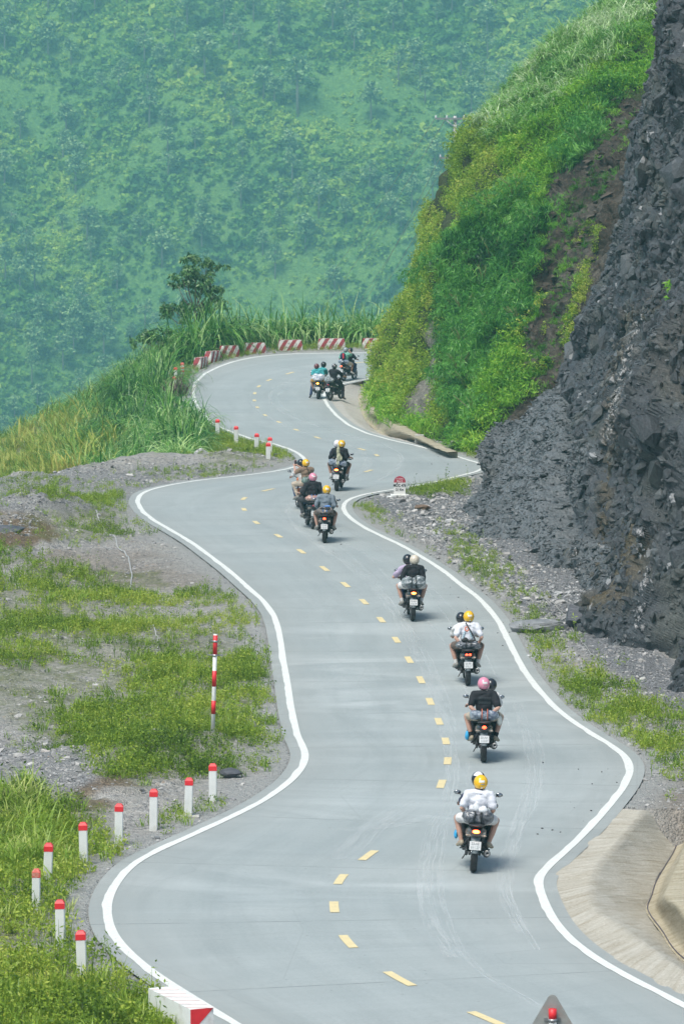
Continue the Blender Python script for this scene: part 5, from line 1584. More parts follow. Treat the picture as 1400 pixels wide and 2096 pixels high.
n_ = 70; u_n = np.array([math.cos(ang), math.sin(ang)]); v_n = np.array([-math.sin(ang), math.cos(ang)])
if v_n[0] > 0: v_n = -v_n
Pp = np.array([np.r_[ctr[:2] + u_n * a1 + v_n * b1, 0] for a1, b1 in zip(rng.uniform(-1.1, .45, n_), rng.uniform(.22, .6, n_))])
Pp[:, 2] = ground_h(Pp[:, 0], Pp[:, 1])
o = scatter('weeds_by_block', weed_t + tuft_t[:0], Pp, WEED_LEAF, rng.uniform(.9, 1.7, n_), rng.uniform(.3, .8, n_)); tag(o, kind='stuff')
o = scatter('grass_by_block', tuft_t, Pp[::2], GRASS_LEAF, rng.uniform(1.0, 1.6, n_ // 2), rng.uniform(.3, .8, n_ // 2)); tag(o, kind='stuff')
q = G(512, 2108, .5)
root = barrier((float(q[0]) + .25, float(q[1]) - .6, 0), ang, 1.6, .34, .5, NEW_STRIPE, "barrier block at the very bottom edge, only its red corner in view", .0)

# kilometre stone
q = G(818, 1016)
root = empty("kilometre_stone", (float(q[0]), float(q[1]), gz(q[0], q[1]) + .02), R(-2))
pts = [(-.195, 0), (.195, 0), (.195, .44)] + [(.195 * math.cos(R(a)), .44 + .2 * math.sin(R(a))) for a in range(10, 180, 10)] + [(-.195, .44)]
b = MB(); b.prism(pts, -.08, .08, axis=1); b.build("slab", paint("km_white_paint", (.72, .72, .70), .6, var=.05), root)
pts = [(-.197, .43), (.197, .43)] + [(.197 * math.cos(R(a)), .44 + .202 * math.sin(R(a))) for a in range(0, 181, 10)]
b = MB(); b.prism(pts, -.083, .02, axis=1); b.build("red_top", paint("km_red_paint", (.42, .05, .08), .6, var=.1), root)
b = MB(); b.box((0, 0, -.03), (.62, .40, .12), bev=.01); b.box((0, -.02, -.09), (.86, .60, .10), bev=.01); b.build("plinth", WHITE_P, root)
BLK = paint("black_lettering", (.02, .025, .03), .6); WHL = paint("white_lettering", (.8, .75, .74), .6)
for body, sz, z_, m_, sx_, bd in (("MỐC 476", .135, .33, BLK, .78, .004), ("21 Km", .115, .19, BLK, .85, .003), ("Km 2", .085, .475, WHL, .95, .002), ("ĐT : HGIANG", .045, .555, WHL, .9, .001)):
    o = text_mesh("lettering", body, sz, m_, root, Matrix.Translation((0, -.0845, z_)), bold=bd, sx=sx_)
tag(root, "white kilometre stone with a dark red rounded top and black letters", "milestone")

# concrete scraps
q = G(858, 906); root = empty("concrete_block", (float(q[0]), float(q[1]), float(q[2]))); b = MB(); b.box((0, 0, .14), (.36, .4, .36), bev=.015); b.build("block", CONC, root)
b = MB(); b.tube([(.05, 0, .32), (.05, 0, .38), (-.05, 0, .38), (-.05, 0, .32)], .008, 6); b.build("lifting_loop", RUST, root); tag(root, "small square concrete block below the overgrown hillside, near the end of the low wall", "concrete block")
for x, y, rz, lab in ((932, 921, .5, "tilted grey concrete slab beside the road where the slate scree begins"), (952, 921, .2, "second tilted concrete slab, right of the larger one, touching green weeds")):
    q = G(x, y); b = MB(); b.box((0, 0, 0), (.6, .07, .6), M=Matrix.Rotation(.7, 4, 'X'), bev=.01); o = b.build("concrete_slab", CONC)
    o.location = (float(q[0]), float(q[1]), float(q[2]) + .14); o.rotation_euler.z = rz; tag(o, lab, "slab")

# hose and cable
def line_obj(name, pts, r_, mat, label, lift=.03, cat="hose"):
    C = catmull(GP(pts), 60)
    C[:, 2] = ground_h(C[:, 0], C[:, 1]) + lift
    b = MB(); b.tube([tuple(c) for c in C], r_, 6); o = b.build(name, mat)
    return tag(o, label, cat)
line_obj("hose", [(197, 1073), (213, 1089), (236, 1107), (241, 1122), (258, 1133), (267, 1152), (271, 1172), (268, 1198), (275, 1226)], .018, paint("white_hose", (.42, .43, .43), .5), "white hose snaking over the gravel left of the road")
line_obj("hose", [(310, 1270), (316, 1290), (324, 1312), (322, 1330)], .014, paint("white_hose", (.42, .43, .43), .5), "short pale hose end lying among the weeds above the striped pole")
line_obj("cable", [(1062, 1186), (1100, 1212), (1150, 1248), (1163, 1275), (1178, 1305), (1215, 1350), (1262, 1402)], .014, paint("grey_cable", (.30, .30, .28), .5), "thin grey cable running along the foot of the slate cliff", cat="cable")
line_obj("cable", [(1400, 1697), (1371, 1752), (1352, 1783), (1337, 1812), (1328, 1842), (1322, 1866), (1352, 1910), (1371, 1941), (1400, 1972)], .018, paint("dark_cable", (.05, .04, .09), .5), "dark thin cable lying in the gutter of the near concrete apron", lift=.0, cat="cable")
o = bpy.data.objects[-1]
for o in [o for o in COL.objects if o.name.startswith("cable") and 'gutter' in o.get('label', '')]:
    bpy.data.objects.remove(o)
C = A_GUT + np.array([.03, 0, .03])
b = MB(); b.tube([tuple(c) for c in C[::4]], .008, 6); o = b.build("cable", paint("dark_cable", (.05, .04, .09), .5)); tag(o, "dark thin cable lying in the gutter of the near concrete apron", "cable")

# power pole on the outer verge behind the hill, wires across the valley
PD = 224.0
top = D(931, 243, PD)
px_, py_ = float(top[0]), PD; gz_ = gz(px_, py_)
root = empty("power_pole", (px_, py_, gz_)); H_ = float(top[2]) - gz_
PC = paint("pole_concrete", (.46, .47, .46), .8, var=.1)
b = MB(); b.tube([(0, 0, -.5), (0, 0, H_ + .15)], [.19, .09], 10); b.build("post", PC, root)
for nm, z_, w_ in (("crossarm", H_, 2.1), ("crossarm", H_ - 2.1, 1.6)):
    b = MB(); b.box((0, -.12, z_), (w_, .10, .10)); cr = b.build(nm, GALV, root)
    b = MB(); b.tube([(-w_ * .27, -.12, z_ - .03), (-.05, -.12, z_ - .42), (.05, -.12, z_ - .42), (w_ * .27, -.12, z_ - .03)], .022, 5); b.build("brace", GALV, root)
    for s_ in (-.98, -.42, .46, .98):
        b = MB()
        b.lathe((s_ * w_ / 2, -.12, z_ + .05), [(.0, 0), (.05, .0), (.06, .04), (.03, .06), (.055, .09), (.03, .12), (0, .15)], 'Z', 8)
        b.build("insulator", paint("porcelain", (.7, .7, .72), .25), root)
tag(root, "concrete power pole with a steel crossarm standing behind the green hill", "power pole")
WIREM = paint("power_wire", (.55, .57, .58), .45, metal=.3)
for i, (sx_, dz, ex, ey, ed, lab) in enumerate([(-1.03, .1, 470, 780, 640, "leftmost power wire sloping down over the far valley side"), (-.44, .1, 520, 770, 640, "second power wire, starting beside the pole's head"),
        (-.3, -2.0, 560, 800, 600, "third power wire, leaving the pole just above the hillside edge"), (.3, -2.0, 600, 800, 600, "fourth power wire, lowest of those hidden behind the hillside edge"),
        (-.78, -2.0, 585, 830, 600, "fifth power wire, running closest to the hillside")]):
    A_ = np.array([px_ + sx_, py_ - .12, gz_ + H_ + dz]); B_ = D(ex, ey, ed)
    u = np.linspace(0, 1, 40)[:, None]
    C = A_ * (1 - u) + B_ * u; C[:, 2] -= 5.0 * 4 * (u * (1 - u))[:, 0] * .5
    b = MB(); b.tube([tuple(c) for c in C], .016, 4); o = b.build("power_wire", WIREM); tag(o, lab, "wire", "power wires across the valley")

# ---- the tree on the outer bank, and its neighbours
TREE_LEAF = leaf_mat("broadleaf_tree_foliage", [(.02, .08, .02), (.06, .18, .045), (.14, .30, .08), (.30, .45, .20)], trans=.25, scale=.6, rough=.4, spec=.5)
BARK = paint("pale_bark", (.20, .17, .13), .9, var=.3, bmp=.01)
def tree(base_px, dep, lumps, label, seed, trunk_r=.09, leafn=300, ll=.24, lw=.085):
    """lumps: (x,y,radius in m) surveyed foliage masses at that distance"""
    rr = np.random.default_rng(seed)
    b0 = D(base_px[0], base_px[1], dep); g0 = gz(b0[0], b0[1])
    root = empty("tree", (float(b0[0]), float(b0[1]), g0))
    o0 = np.array([b0[0], b0[1], g0])
    Ls = [(D(x, y, dep + rr.uniform(-.9, .9)) - o0, r_) for x, y, r_ in lumps]
    topz = max(p_[2] for p_, _ in Ls)
    fork = np.array([(D(base_px[0] + 2, base_px[1] - 40, dep) - o0)[0], 0, min(topz * .62, (D(0, base_px[1] - 20, dep) - o0)[2])])
    tb = MB(); tb.tube([(0, 0, -.6), (.03, .02, fork[2] * .5), tuple(fork)], [trunk_r * 1.2, trunk_r, trunk_r * .8], 8)
    tb.build("trunk", BARK, root)
    lb = MB()
    for p_, r_ in Ls:
        st = fork if p_[2] > fork[2] + .2 else np.array([fork[0], 0, max(.3, p_[2] - .6)])
        mid = st * .45 + p_ * .55 + np.array([0, 0, -.18 * np.linalg.norm(p_ - st)])
        lb.tube([tuple(st), tuple(mid), tuple(p_)], [trunk_r * .5, trunk_r * .32, trunk_r * .12], 5)
    lb.build("limbs", BARK, root)
    Vs, Ts = [], []
    for p_, r_ in Ls:
        v, _, tv = leaf_cloud(int(leafn * (r_ / .5) ** 2), r_ * 1.15, r_ * 1.15, r_ * .78, lw, ll, seed=int(rr.integers(1e6)), zc=0, shell=.35, droop=.75, flat=.4, lumps=5)
        Vs.append(v + p_); Ts.append(tv)
    V = np.vstack(Vs); T = np.concatenate(Ts)
    np_mesh("crown", V, np.arange(len(V)).reshape(-1, 4), TREE_LEAF, root, False, {'tint': T})
    return tag(root, label, "tree")
tree((398, 655), 221, [(400, 530, .55), (378, 545, .3), (372, 560, .42), (425, 538, .35), (445, 545, .42), (402, 558, .5), (420, 566, .4), (362, 580, .36), (430, 586, .5), (448, 592, .4), (385, 578, .42), (408, 592, .4), (415, 578, .4),
                       (348, 628, .5), (338, 640, .35), (385, 622, .42), (440, 616, .55), (455, 622, .4), (420, 632, .4), (372, 640, .5), (400, 640, .5)],
     "dark green broadleaf tree with open branches rising out of the tall grass", 41, .085)
tree((325, 720), 214, [(292, 686, .42), (275, 700, .3), (305, 692, .36), (318, 680, .3), (332, 688, .35), (340, 676, .25)], "low dark branch of a tree reaching left over the bank, below the taller tree", 42, .05)
# withered shrub
q = D(362, 835, 195); qz = gz(q[0], q[1])
root = empty("withered_shrub", (float(q[0]), float(q[1]), max(qz, float(zr(195)) - .6)))
WITH = leaf_mat("withered_leaves", [(.07, .05, .04), (.14, .10, .08), (.22, .18, .13), (.16, .20, .09)], trans=.15)
v, f, t_ = blades(140, 1.15, .05, .7, 1.6, 5, .25, 901)
np_mesh("foliage", v * [1, 1, 1.25], f, WITH, root, False, {'tint': t_})
b = MB()
for k in range(6): b.tube([(0, 0, -.3), (.2 * math.cos(k), .2 * math.sin(k), .6), (.35 * math.cos(k), .3 * math.sin(k), 1.25)], [.03, .02, .01], 5)
b.build("stem", paint("dark_stem", (.07, .04, .03), .8), root)
tag(root, "brown withered shrub with drooping leaves at the road edge beside the tall grass", "shrub")

# pale wet rubble glinting below the cliff
Pq, Sq = [], []
for i, (x, y, rx2, ry2, n_) in enumerate([(885, 1095, 14, 6, 60), (905, 1070, 20, 8, 60), (1010, 1160, 22, 8, 90), (1120, 1205, 42, 9, 150), (1190, 1222, 8, 10, 50), (1170, 1345, 22, 10, 50), (1090, 1340, 12, 4, 30), (1250, 1415, 20, 14, 50), (985, 1135, 16, 8, 40)]):
    q = G(rng.normal(x, rx2, n_), rng.normal(y, ry2, n_)); q[:, 2] = ground_h(q[:, 0], q[:, 1]); Pq.append(q)
Pq = np.vstack(Pq)
o = scatter("pale_rubble", rk, Pq, WHR, np.clip(.13 * rng.lognormal(-.2, .5, len(Pq)), .03, .4) , None, tilt=.4); tag(o, kind='stuff')
# ================================================================== MOTORBIKES AND RIDERS
TYRE = paint("tyre_rubber", (.018, .019, .021), .75, var=.3, scale=20)
BLKP = paint("black_plastic", (.022, .023, .026), .45, var=.3, scale=10)
GREYP = paint("grey_mudguard_plastic", (.17, .20, .21), .5, var=.15)
ALLOY = paint("dull_alloy", (.30, .30, .30), .4, metal=.8, var=.2)
DARKM = paint("engine_metal", (.06, .06, .065), .5, metal=.5, var=.3)
CHROME = paint("chrome", (.6, .6, .6), .15, metal=1.0, var=.05)
SEATM = paint("seat_vinyl", (.018, .017, .018), .55, var=.2)
PLATEM = paint("licence_plate_white", (.66, .68, .68), .5, var=.03)
LTR = paint("plate_lettering", (.30, .32, .33), .6)
MIRR = paint("mirror_glass", (.35, .38, .42), .08, metal=1.0, var=.02)
AMBER = paint("amber_lens", (.36, .30, .24), .2, var=.05)
REDL = glow("lit_tail_light", (1.0, .06, .02), 6.0)
HOTL = glow("bright_brake_light", (1.0, .42, .04), 12.0)
DULLR = paint("unlit_red_lens", (.30, .01, .03), .2, var=.1)
PAINTS = {'black': (.020, .020, .024), 'maroon': (.06, .018, .02), 'grey': (.10, .105, .11), 'brown': (.075, .06, .055), 'orange': (.65, .17, .04), 'blue': (.03, .05, .16)}
plates = [("23-AE", "011.27"), ("23-AA", "110.67"), ("23-AK", "070.17"), ("23-AH", "018.19"), ("23-AB", "166.43"), ("23-AC", "204.51"), ("23-AD", "093.84"), ("23-AF", "142.36"), ("23-AG", "058.12"), ("23-AL", "107.95"), ("23-AM", "039.66")]
_wh = {}
def wheel(root, y, wdt, name):
    o = None
    if (wdt,) not in _wh:
        r_ = .30
        prof = [(.235, -wdt * .36), (.262, -wdt * .5), (.288, -wdt * .44), (.300, -wdt * .2), (.302, 0), (.300, wdt * .2), (.288, wdt * .44), (.262, wdt * .5), (.235, wdt * .36)]
        t_ = MB(); t_.lathe((0, 0, 0), prof, 'X', 32)
        m_ = MB(); m_.lathe((0, 0, 0), [(.205, -wdt * .3), (.238, -wdt * .38), (.238, wdt * .38), (.205, wdt * .3)], 'X', 32)
        for k in range(6):
            a = k * math.pi / 3
            m_.tube([(0, .03 * math.cos(a), .03 * math.sin(a)), (0, .215 * math.cos(a), .215 * math.sin(a))], [.018, .012], 6)
        m_.lathe((0, 0, 0), [(.0, -.06), (.04, -.06), (.04, .06), (.0, .06)], 'X', 14)
        d_ = MB(); d_.lathe((0, 0, 0), [(.05, -.062), (.11, -.062), (.11, -.058), (.05, -.058)], 'X', 20)
        a_ = m_.build("wheel", ALLOY); b_ = t_.build("tyre", TYRE, a_); c_ = d_.build("brake_disc", CHROME, a_)
        _wh[(wdt,)] = a_
        a_.parent = root; a_.location = (0, y, .30)
        return a_
    src = _wh[(wdt,)]
    a_ = src.copy(); COL.objects.link(a_); a_.parent = root; a_.location = (0, y, .30)
    for ch in list(src.children): c_ = ch.copy(); COL.objects.link(c_); c_.parent = a_
    return a_
def motorbike(x, y, head, lean, colr, light, plate, label, steer=0, exhaust=.045, plate_y=-.30):
    q = G(x, y)
    root = empty("motorbike", (float(q[0]), float(q[1]), float(q[2]) + .008), R(head), 0, R(lean))
    root.rotation_mode = 'YXZ'; root.rotation_euler = (0, R(lean), R(head))
    bodym = paint("bike_" + colr, PAINTS[colr], .25, var=.08, coat=.6)
    wheel(root, 0, .118, "rear"); wheel(root, 1.30, .10, "front")
    b = MB()
    for s_ in (-1, 1): b.tube([(s_ * .085, 0, .30), (s_ * .09, .30, .33), (s_ * .08, .50, .36)], [.022, .026, .03], 8)
    b.tube([(-.09, .12, .34), (-.12, .05, .66)], [.028, .024], 8); b.tube([(.09, .12, .34), (.12, .05, .66)], [.028, .024], 8)
    b.build("swingarm", DARKM, root)
    b = MB(); b.ell((0, .62, .40), (.19, .22, .15), 14, 10); b.tube([(-.21, .60, .36), (.21, .60, .36)], .10, 14); b.tube([(0, .72, .42), (0, .90, .50)], [.085, .075], 12)
    b.build("engine", DARKM, root)
    b = MB(); b.box((-.14, .28, .33), (.05, .62, .12), bev=.02); b.tube([(-.13, .30, .50), (-.19, .36, .40), (-.22, .37, .34)], .018, 6); b.tube([(.13, .30, .50), (.19, .36, .40), (.22, .37, .34)], .018, 6); b.build("chain_case", BLKP, root)
    # rear cowl, side panels and leg shield
    b = MB()
    sec = [(-.27, .70, .065, .045), (-.16, .69, .12, .075), (.0, .67, .165, .10), (.25, .63, .185, .13), (.5, .60, .15, .13), (.72, .57, .12, .11)]
    V = []; n_ = 14
    for yy, zz, hw, hh in sec:
        for k in range(n_):
            a = 2 * math.pi * k / n_
            V.append((hw * np.sign(math.cos(a)) * abs(math.cos(a)) ** .7, yy, zz + hh * np.sign(math.sin(a)) * abs(math.sin(a)) ** .8))
    Fc = [(i * n_ + k, i * n_ + (k + 1) % n_, (i + 1) * n_ + (k + 1) % n_, (i + 1) * n_ + k) for i in range(len(sec) - 1) for k in range(n_)]
    Fc += [tuple(range(n_))[::-1], tuple((len(sec) - 1) * n_ + k for k in range(n_))]
    b.add(V, Fc); b.build("rear_cowl", bodym, root)
    b = MB()
    for s_ in (-1, 1):
        P_ = [(.86, .42), (1.02, .50), (1.06, .78), (.98, .92), (.90, .72), (.74, .60)]
        xs = [.15, .20, .19, .12, .12, .12]
        V = [(s_ * xs[i], p_[0], p_[1]) for i, p_ in enumerate(P_)] + [(s_ * (xs[i] - .02), p_[0] + .01, p_[1]) for i, p_ in enumerate(P_)]
        Fc = [(0, 1, 2, 3, 4, 5), (11, 10, 9, 8, 7, 6)] + [(i, (i + 1) % 6, 6 + (i + 1) % 6, 6 + i) for i in range(6)]
        b.add(V, Fc, False)
    b.ell((0, 1.06, .90), (.12, .13, .12), 14, 10)
    b.build("leg_shield", bodym, root)
    b = MB(); b.ell((0, .78, .80), (.115, .17, .09), 14, 10); b.build("fuel_tank", bodym, root)
    b = MB(); b.box((0, .33, .785), (.25, .86, .08), bev=.035); b.build("seat", SEATM, root)
    b = MB(); b.tube([(-.12, .2, .80), (-.13, -.10, .82), (-.08, -.26, .83), (.08, -.26, .83), (.13, -.10, .82), (.12, .2, .80)], .013, 7)
    b.box((0, -.12, .835), (.22, .26, .012)); b.build("rear_rack", DARKM, root)
    # lamps
    if light == 'two':
        for s_ in (-1, 1):
            b = MB(); b.ell((s_ * .04, -.285, .735), (.028, .02, .024), 10, 6); b.build("tail_light", REDL, root)
    else:
        mt = {'hot': HOTL, 'red': REDL, 'off': DULLR}[light]
        b = MB(); b.ell((0, -.275, .735), (.066 if light != 'red' else .045, .025, .032), 14, 8); tl = b.build("tail_light", DULLR if light == 'off' else REDL, root)
        if light == 'hot':
            b = MB(); b.ell((0, -.294, .735), (.055, .016, .024), 12, 6); b.build("lamp", HOTL, tl)
    for s_ in (-1, 1):
        b = MB(); b.tube([(s_ * .07, -.2, .66), (s_ * .13, -.22, .66)], .008, 5); b.ell((s_ * .15, -.225, .66), (.03, .02, .018), 8, 6); b.build("indicator", AMBER, root)
    # mudguard and plate
    b = MB()
    A_ = []
    for k in range(9):
        a = R(70 + 14 * k * .62); r_ = .37
        A_.append((-.0, -r_ * math.sin(a - R(60)) * 1.0 - .02, .30 + r_ * math.cos(a - R(60)) * 1.0))
    pts3 = [(-.02, .70), (-.12, .66), (-.21, .60), (-.27, .52), (-.31, .44), (-.335, .37)]
    V = []
    for (yy, zz), w_ in zip(pts3, (.075, .078, .078, .075, .066, .045)):
        V += [(-w_, yy + .05, zz - .012), (-w_ * .6, yy, zz), (w_ * .6, yy, zz), (w_, yy + .05, zz - .012)]
    Fc = [(i * 4 + k, i * 4 + k + 1, i * 4 + k + 5, i * 4 + k + 4) for i in range(5) for k in range(3)]
    b.add(V, Fc); b.build("rear_mudguard", GREYP, root)
    M_ = Matrix.Translation((0, -.318, .50)) @ Matrix.Rotation(R(-12), 4, 'X')
    b = MB(); b.box((0, 0, 0), (.195, .004, .145)); o = b.build("licence_plate", PLATEM, root); o.matrix_local = M_
    for s_, z_ in zip(plate, (.032, -.034)):
        text_mesh("plate_number", s_, .062, LTR, o, Matrix.Translation((0, -.0035, z_)), bold=.0015, sx=.88)
    # exhaust
    b = MB(); b.tube([(.10, .70, .30), (.14, .45, .24), (.17, .30, .27)], .02, 8); b.tube([(.18, .32, .27), (.205, .05, .31), (.215, -.12, .35)], [.04, .062, .058], 12)
    ex = b.build("exhaust", DARKM, root)
    b = MB(); b.lathe((.215, -.125, .352), [(.02, -.02), (.056, -.02), (.056, .01), (.02, .01)], 'Y', 14); b.build("exhaust_tip", ALLOY, ex)
    # footrests
    b = MB(); b.tube([(-.26, .36, .335), (.26, .36, .335)], .013, 6); b.tube([(-.24, .80, .29), (.24, .80, .29)], .013, 6); b.build("footrests", DARKM, root)
    b = MB(); b.tube([(-.11, .5, .30), (-.2, .32, .16)], .012, 6); b.build("side_stand", DARKM, root)
    # front end
    for s_ in (-1, 1):
        b = MB(); b.tube([(s_ * .075, 1.30, .30), (s_ * .075, 1.13, .80)], [.022, .018], 8); b.build("fork", ALLOY, root)
    b = MB(); b.tube([(-.34, .98, 1.01), (-.2, 1.03, 1.02), (-.06, 1.09, .97), (.06, 1.09, .97), (.2, 1.03, 1.02), (.34, .98, 1.01)], .013, 8); hb = b.build("handlebar", DARKM, root)
    for s_ in (-1, 1):
        b = MB(); b.tube([(s_ * .25, 1.015, 1.016), (s_ * .35, .975, 1.01)], .019, 8); b.build("grip", BLKP, hb)
        b = MB(); b.tube([(s_ * .22, 1.03, 1.03), (s_ * .27, 1.05, 1.12), (s_ * .33, 1.03, 1.17)], .007, 5); b.ell((s_ * .36, 1.03, 1.19), (.062, .016, .04), 12, 8); mr = b.build("mirror", BLKP, hb)
        b = MB(); b.ell((s_ * .36, 1.018, 1.19), (.054, .008, .033), 12, 6); b.build("mirror_glass", MIRR, hb)
    b = MB(); b.ell((0, 1.17, .86), (.085, .05, .07), 12, 8); b.build("headlight", paint("headlamp_glass", (.7, .7, .7), .1), root)
    b = MB()
    V = []
    for k in range(8):
        a = R(-50 + 22 * k); V += [(-.055, 1.30 + .33 * math.sin(a) * -1, .30 + .33 * math.cos(a)), (.055, 1.30 + .33 * math.sin(a) * -1, .30 + .33 * math.cos(a))]
    b.add(V, [(2 * k, 2 * k + 1, 2 * k + 3, 2 * k + 2) for k in range(7)]); b.build("front_mudguard", bodym, root)
    tag(root, label, "motorbike", "motorbikes riding in a line up the road")
    root.rotation_mode = 'YXZ'
    return root

# ---- riders: each body is one remeshed continuous surface
def voxel(name, mb, vs, mats, parent, sm=6, matfn=None, disp=0):
    me = bpy.data.meshes.new("t"); me.from_pydata(mb.v, [], mb.f); me.update()
    t_ = bpy.data.objects.new("t", me); COL.objects.link(t_)
    r_ = t_.modifiers.new("r", 'REMESH'); r_.mode = 'VOXEL'; r_.voxel_size = vs; r_.use_smooth_shade = True
    s_ = t_.modifiers.new("s", 'SMOOTH'); s_.factor = .5; s_.iterations = sm
    dg = bpy.context.evaluated_depsgraph_get()
    m2 = bpy.data.meshes.new_from_object(t_.evaluated_get(dg)); m2.name = name
    bpy.data.objects.remove(t_); bpy.data.meshes.remove(me)
    if disp:
        co = np.empty(len(m2.vertices) * 3, np.float32); m2.vertices.foreach_get('co', co); co = co.reshape(-1, 3)
        no = np.empty(len(m2.vertices) * 3, np.float32); m2.vertices.foreach_get('normal', no); no = no.reshape(-1, 3)
        sd = float(rng.uniform(0, 50))
        co = co + no * (disp * (1 - 2 * np.abs(fbm(co * [6, 6, 8] + sd, 3, 7, .4))))[:, None]
        m2.vertices.foreach_set('co', co.astype(np.float32).ravel()); m2.update()
    m2.materials.clear()
    return link_mesh(name, m2, mats, parent)
def cap(mb, p, q, r0, r1, n=10):
    p, q = Vector(p), Vector(q)
    mb.tube([p, p.lerp(q, .35), p.lerp(q, .7), q], [r0, r0 * .75 + r1 * .25 + .004, r0 * .35 + r1 * .65, r1], n)
    mb.ell(p, r0, 10, 6); mb.ell(q, r1, 10, 6)
SKIN = paint("skin_light", (.50, .30, .23), .55, var=.06); SKIN2 = paint("skin_tan", (.36, .20, .14), .55, var=.06)
HAIR = paint("dark_hair", (.03, .02, .015), .6)
def cloth(nm, col, rough=.85, **k): return paint("cloth_" + nm, col, rough, var=.10, scale=16, bmp=.004, **k)
CL = {'white': cloth('white', (.66, .68, .74)), 'black': cloth('black', (.009, .010, .015)), 'navy': cloth('navy', (.02, .025, .07)), 'khaki': cloth('khaki', (.42, .37, .30)), 'beige': cloth('beige', (.50, .42, .33)),
      'greyblue': cloth('greyblue', (.17, .21, .25)), 'brown': cloth('brown', (.22, .155, .11)), 'darkbrown': cloth('darkbrown', (.13, .10, .085)), 'teal': cloth('teal', (.05, .34, .37)), 'mustard': cloth('mustard', (.45, .26, .06)),
      'palewhite': cloth('palewhite', (.66, .66, .66)), 'darkblue': cloth('darkblue', (.03, .05, .12)), 'charcoal': cloth('charcoal', (.05, .05, .055)), 'green': cloth('green', (.16, .42, .32)), 'mauve': cloth('mauve', (.42, .36, .50))}
SHOE = {'beige': paint("shoe_beige", (.36, .31, .23), .7), 'black': paint("shoe_black", (.03, .03, .035), .6), 'white': paint("shoe_white", (.68, .68, .66), .6), 'grey': paint("shoe_grey", (.28, .28, .26), .7)}
HELM = {'yellow': paint("helmet_yellow", (.88, .50, .01), .22, var=.03, coat=.5), 'pink': paint("helmet_pink", (.72, .27, .38), .28, var=.04, coat=.4), 'cream': paint("helmet_cream", (.62, .56, .46), .3, var=.05, coat=.3),
        'black': paint("helmet_black", (.018, .018, .024), .25, var=.1, coat=.5), 'white': paint("helmet_white", (.78, .76, .80), .25, var=.05, coat=.4), 'grey': paint("helmet_grey", (.28, .32, .35), .3, coat=.4), 'red': paint("helmet_dark_red", (.14, .03, .04), .3, coat=.4)}
DEC = paint("helmet_sticker", (.72, .74, .72), .4, var=.1); DEC2 = paint("grey_sticker_print", (.35, .33, .30), .5); GRN = paint("green_sticker", (.2, .6, .25), .4)
PASS = dict(pel=(0, .16, .90), che=(0, .20, 1.18), nec=(0, .24, 1.36), hea=(0, .27, 1.475), kne=(.34, .50, .83), ank=(.235, .42, .44), toe=(.28, .55, .385), elb=(.27, .13, 1.06), han=(.20, .34, .94))
DRIV = dict(pel=(0, .55, .85), che=(0, .66, 1.13), nec=(0, .72, 1.32), hea=(0, .76, 1.44), kne=(.22, .95, .76), ank=(.21, .80, .38), toe=(.23, .95, .325), elb=(.29, .84, 1.04), han=(.31, .985, 1.02))
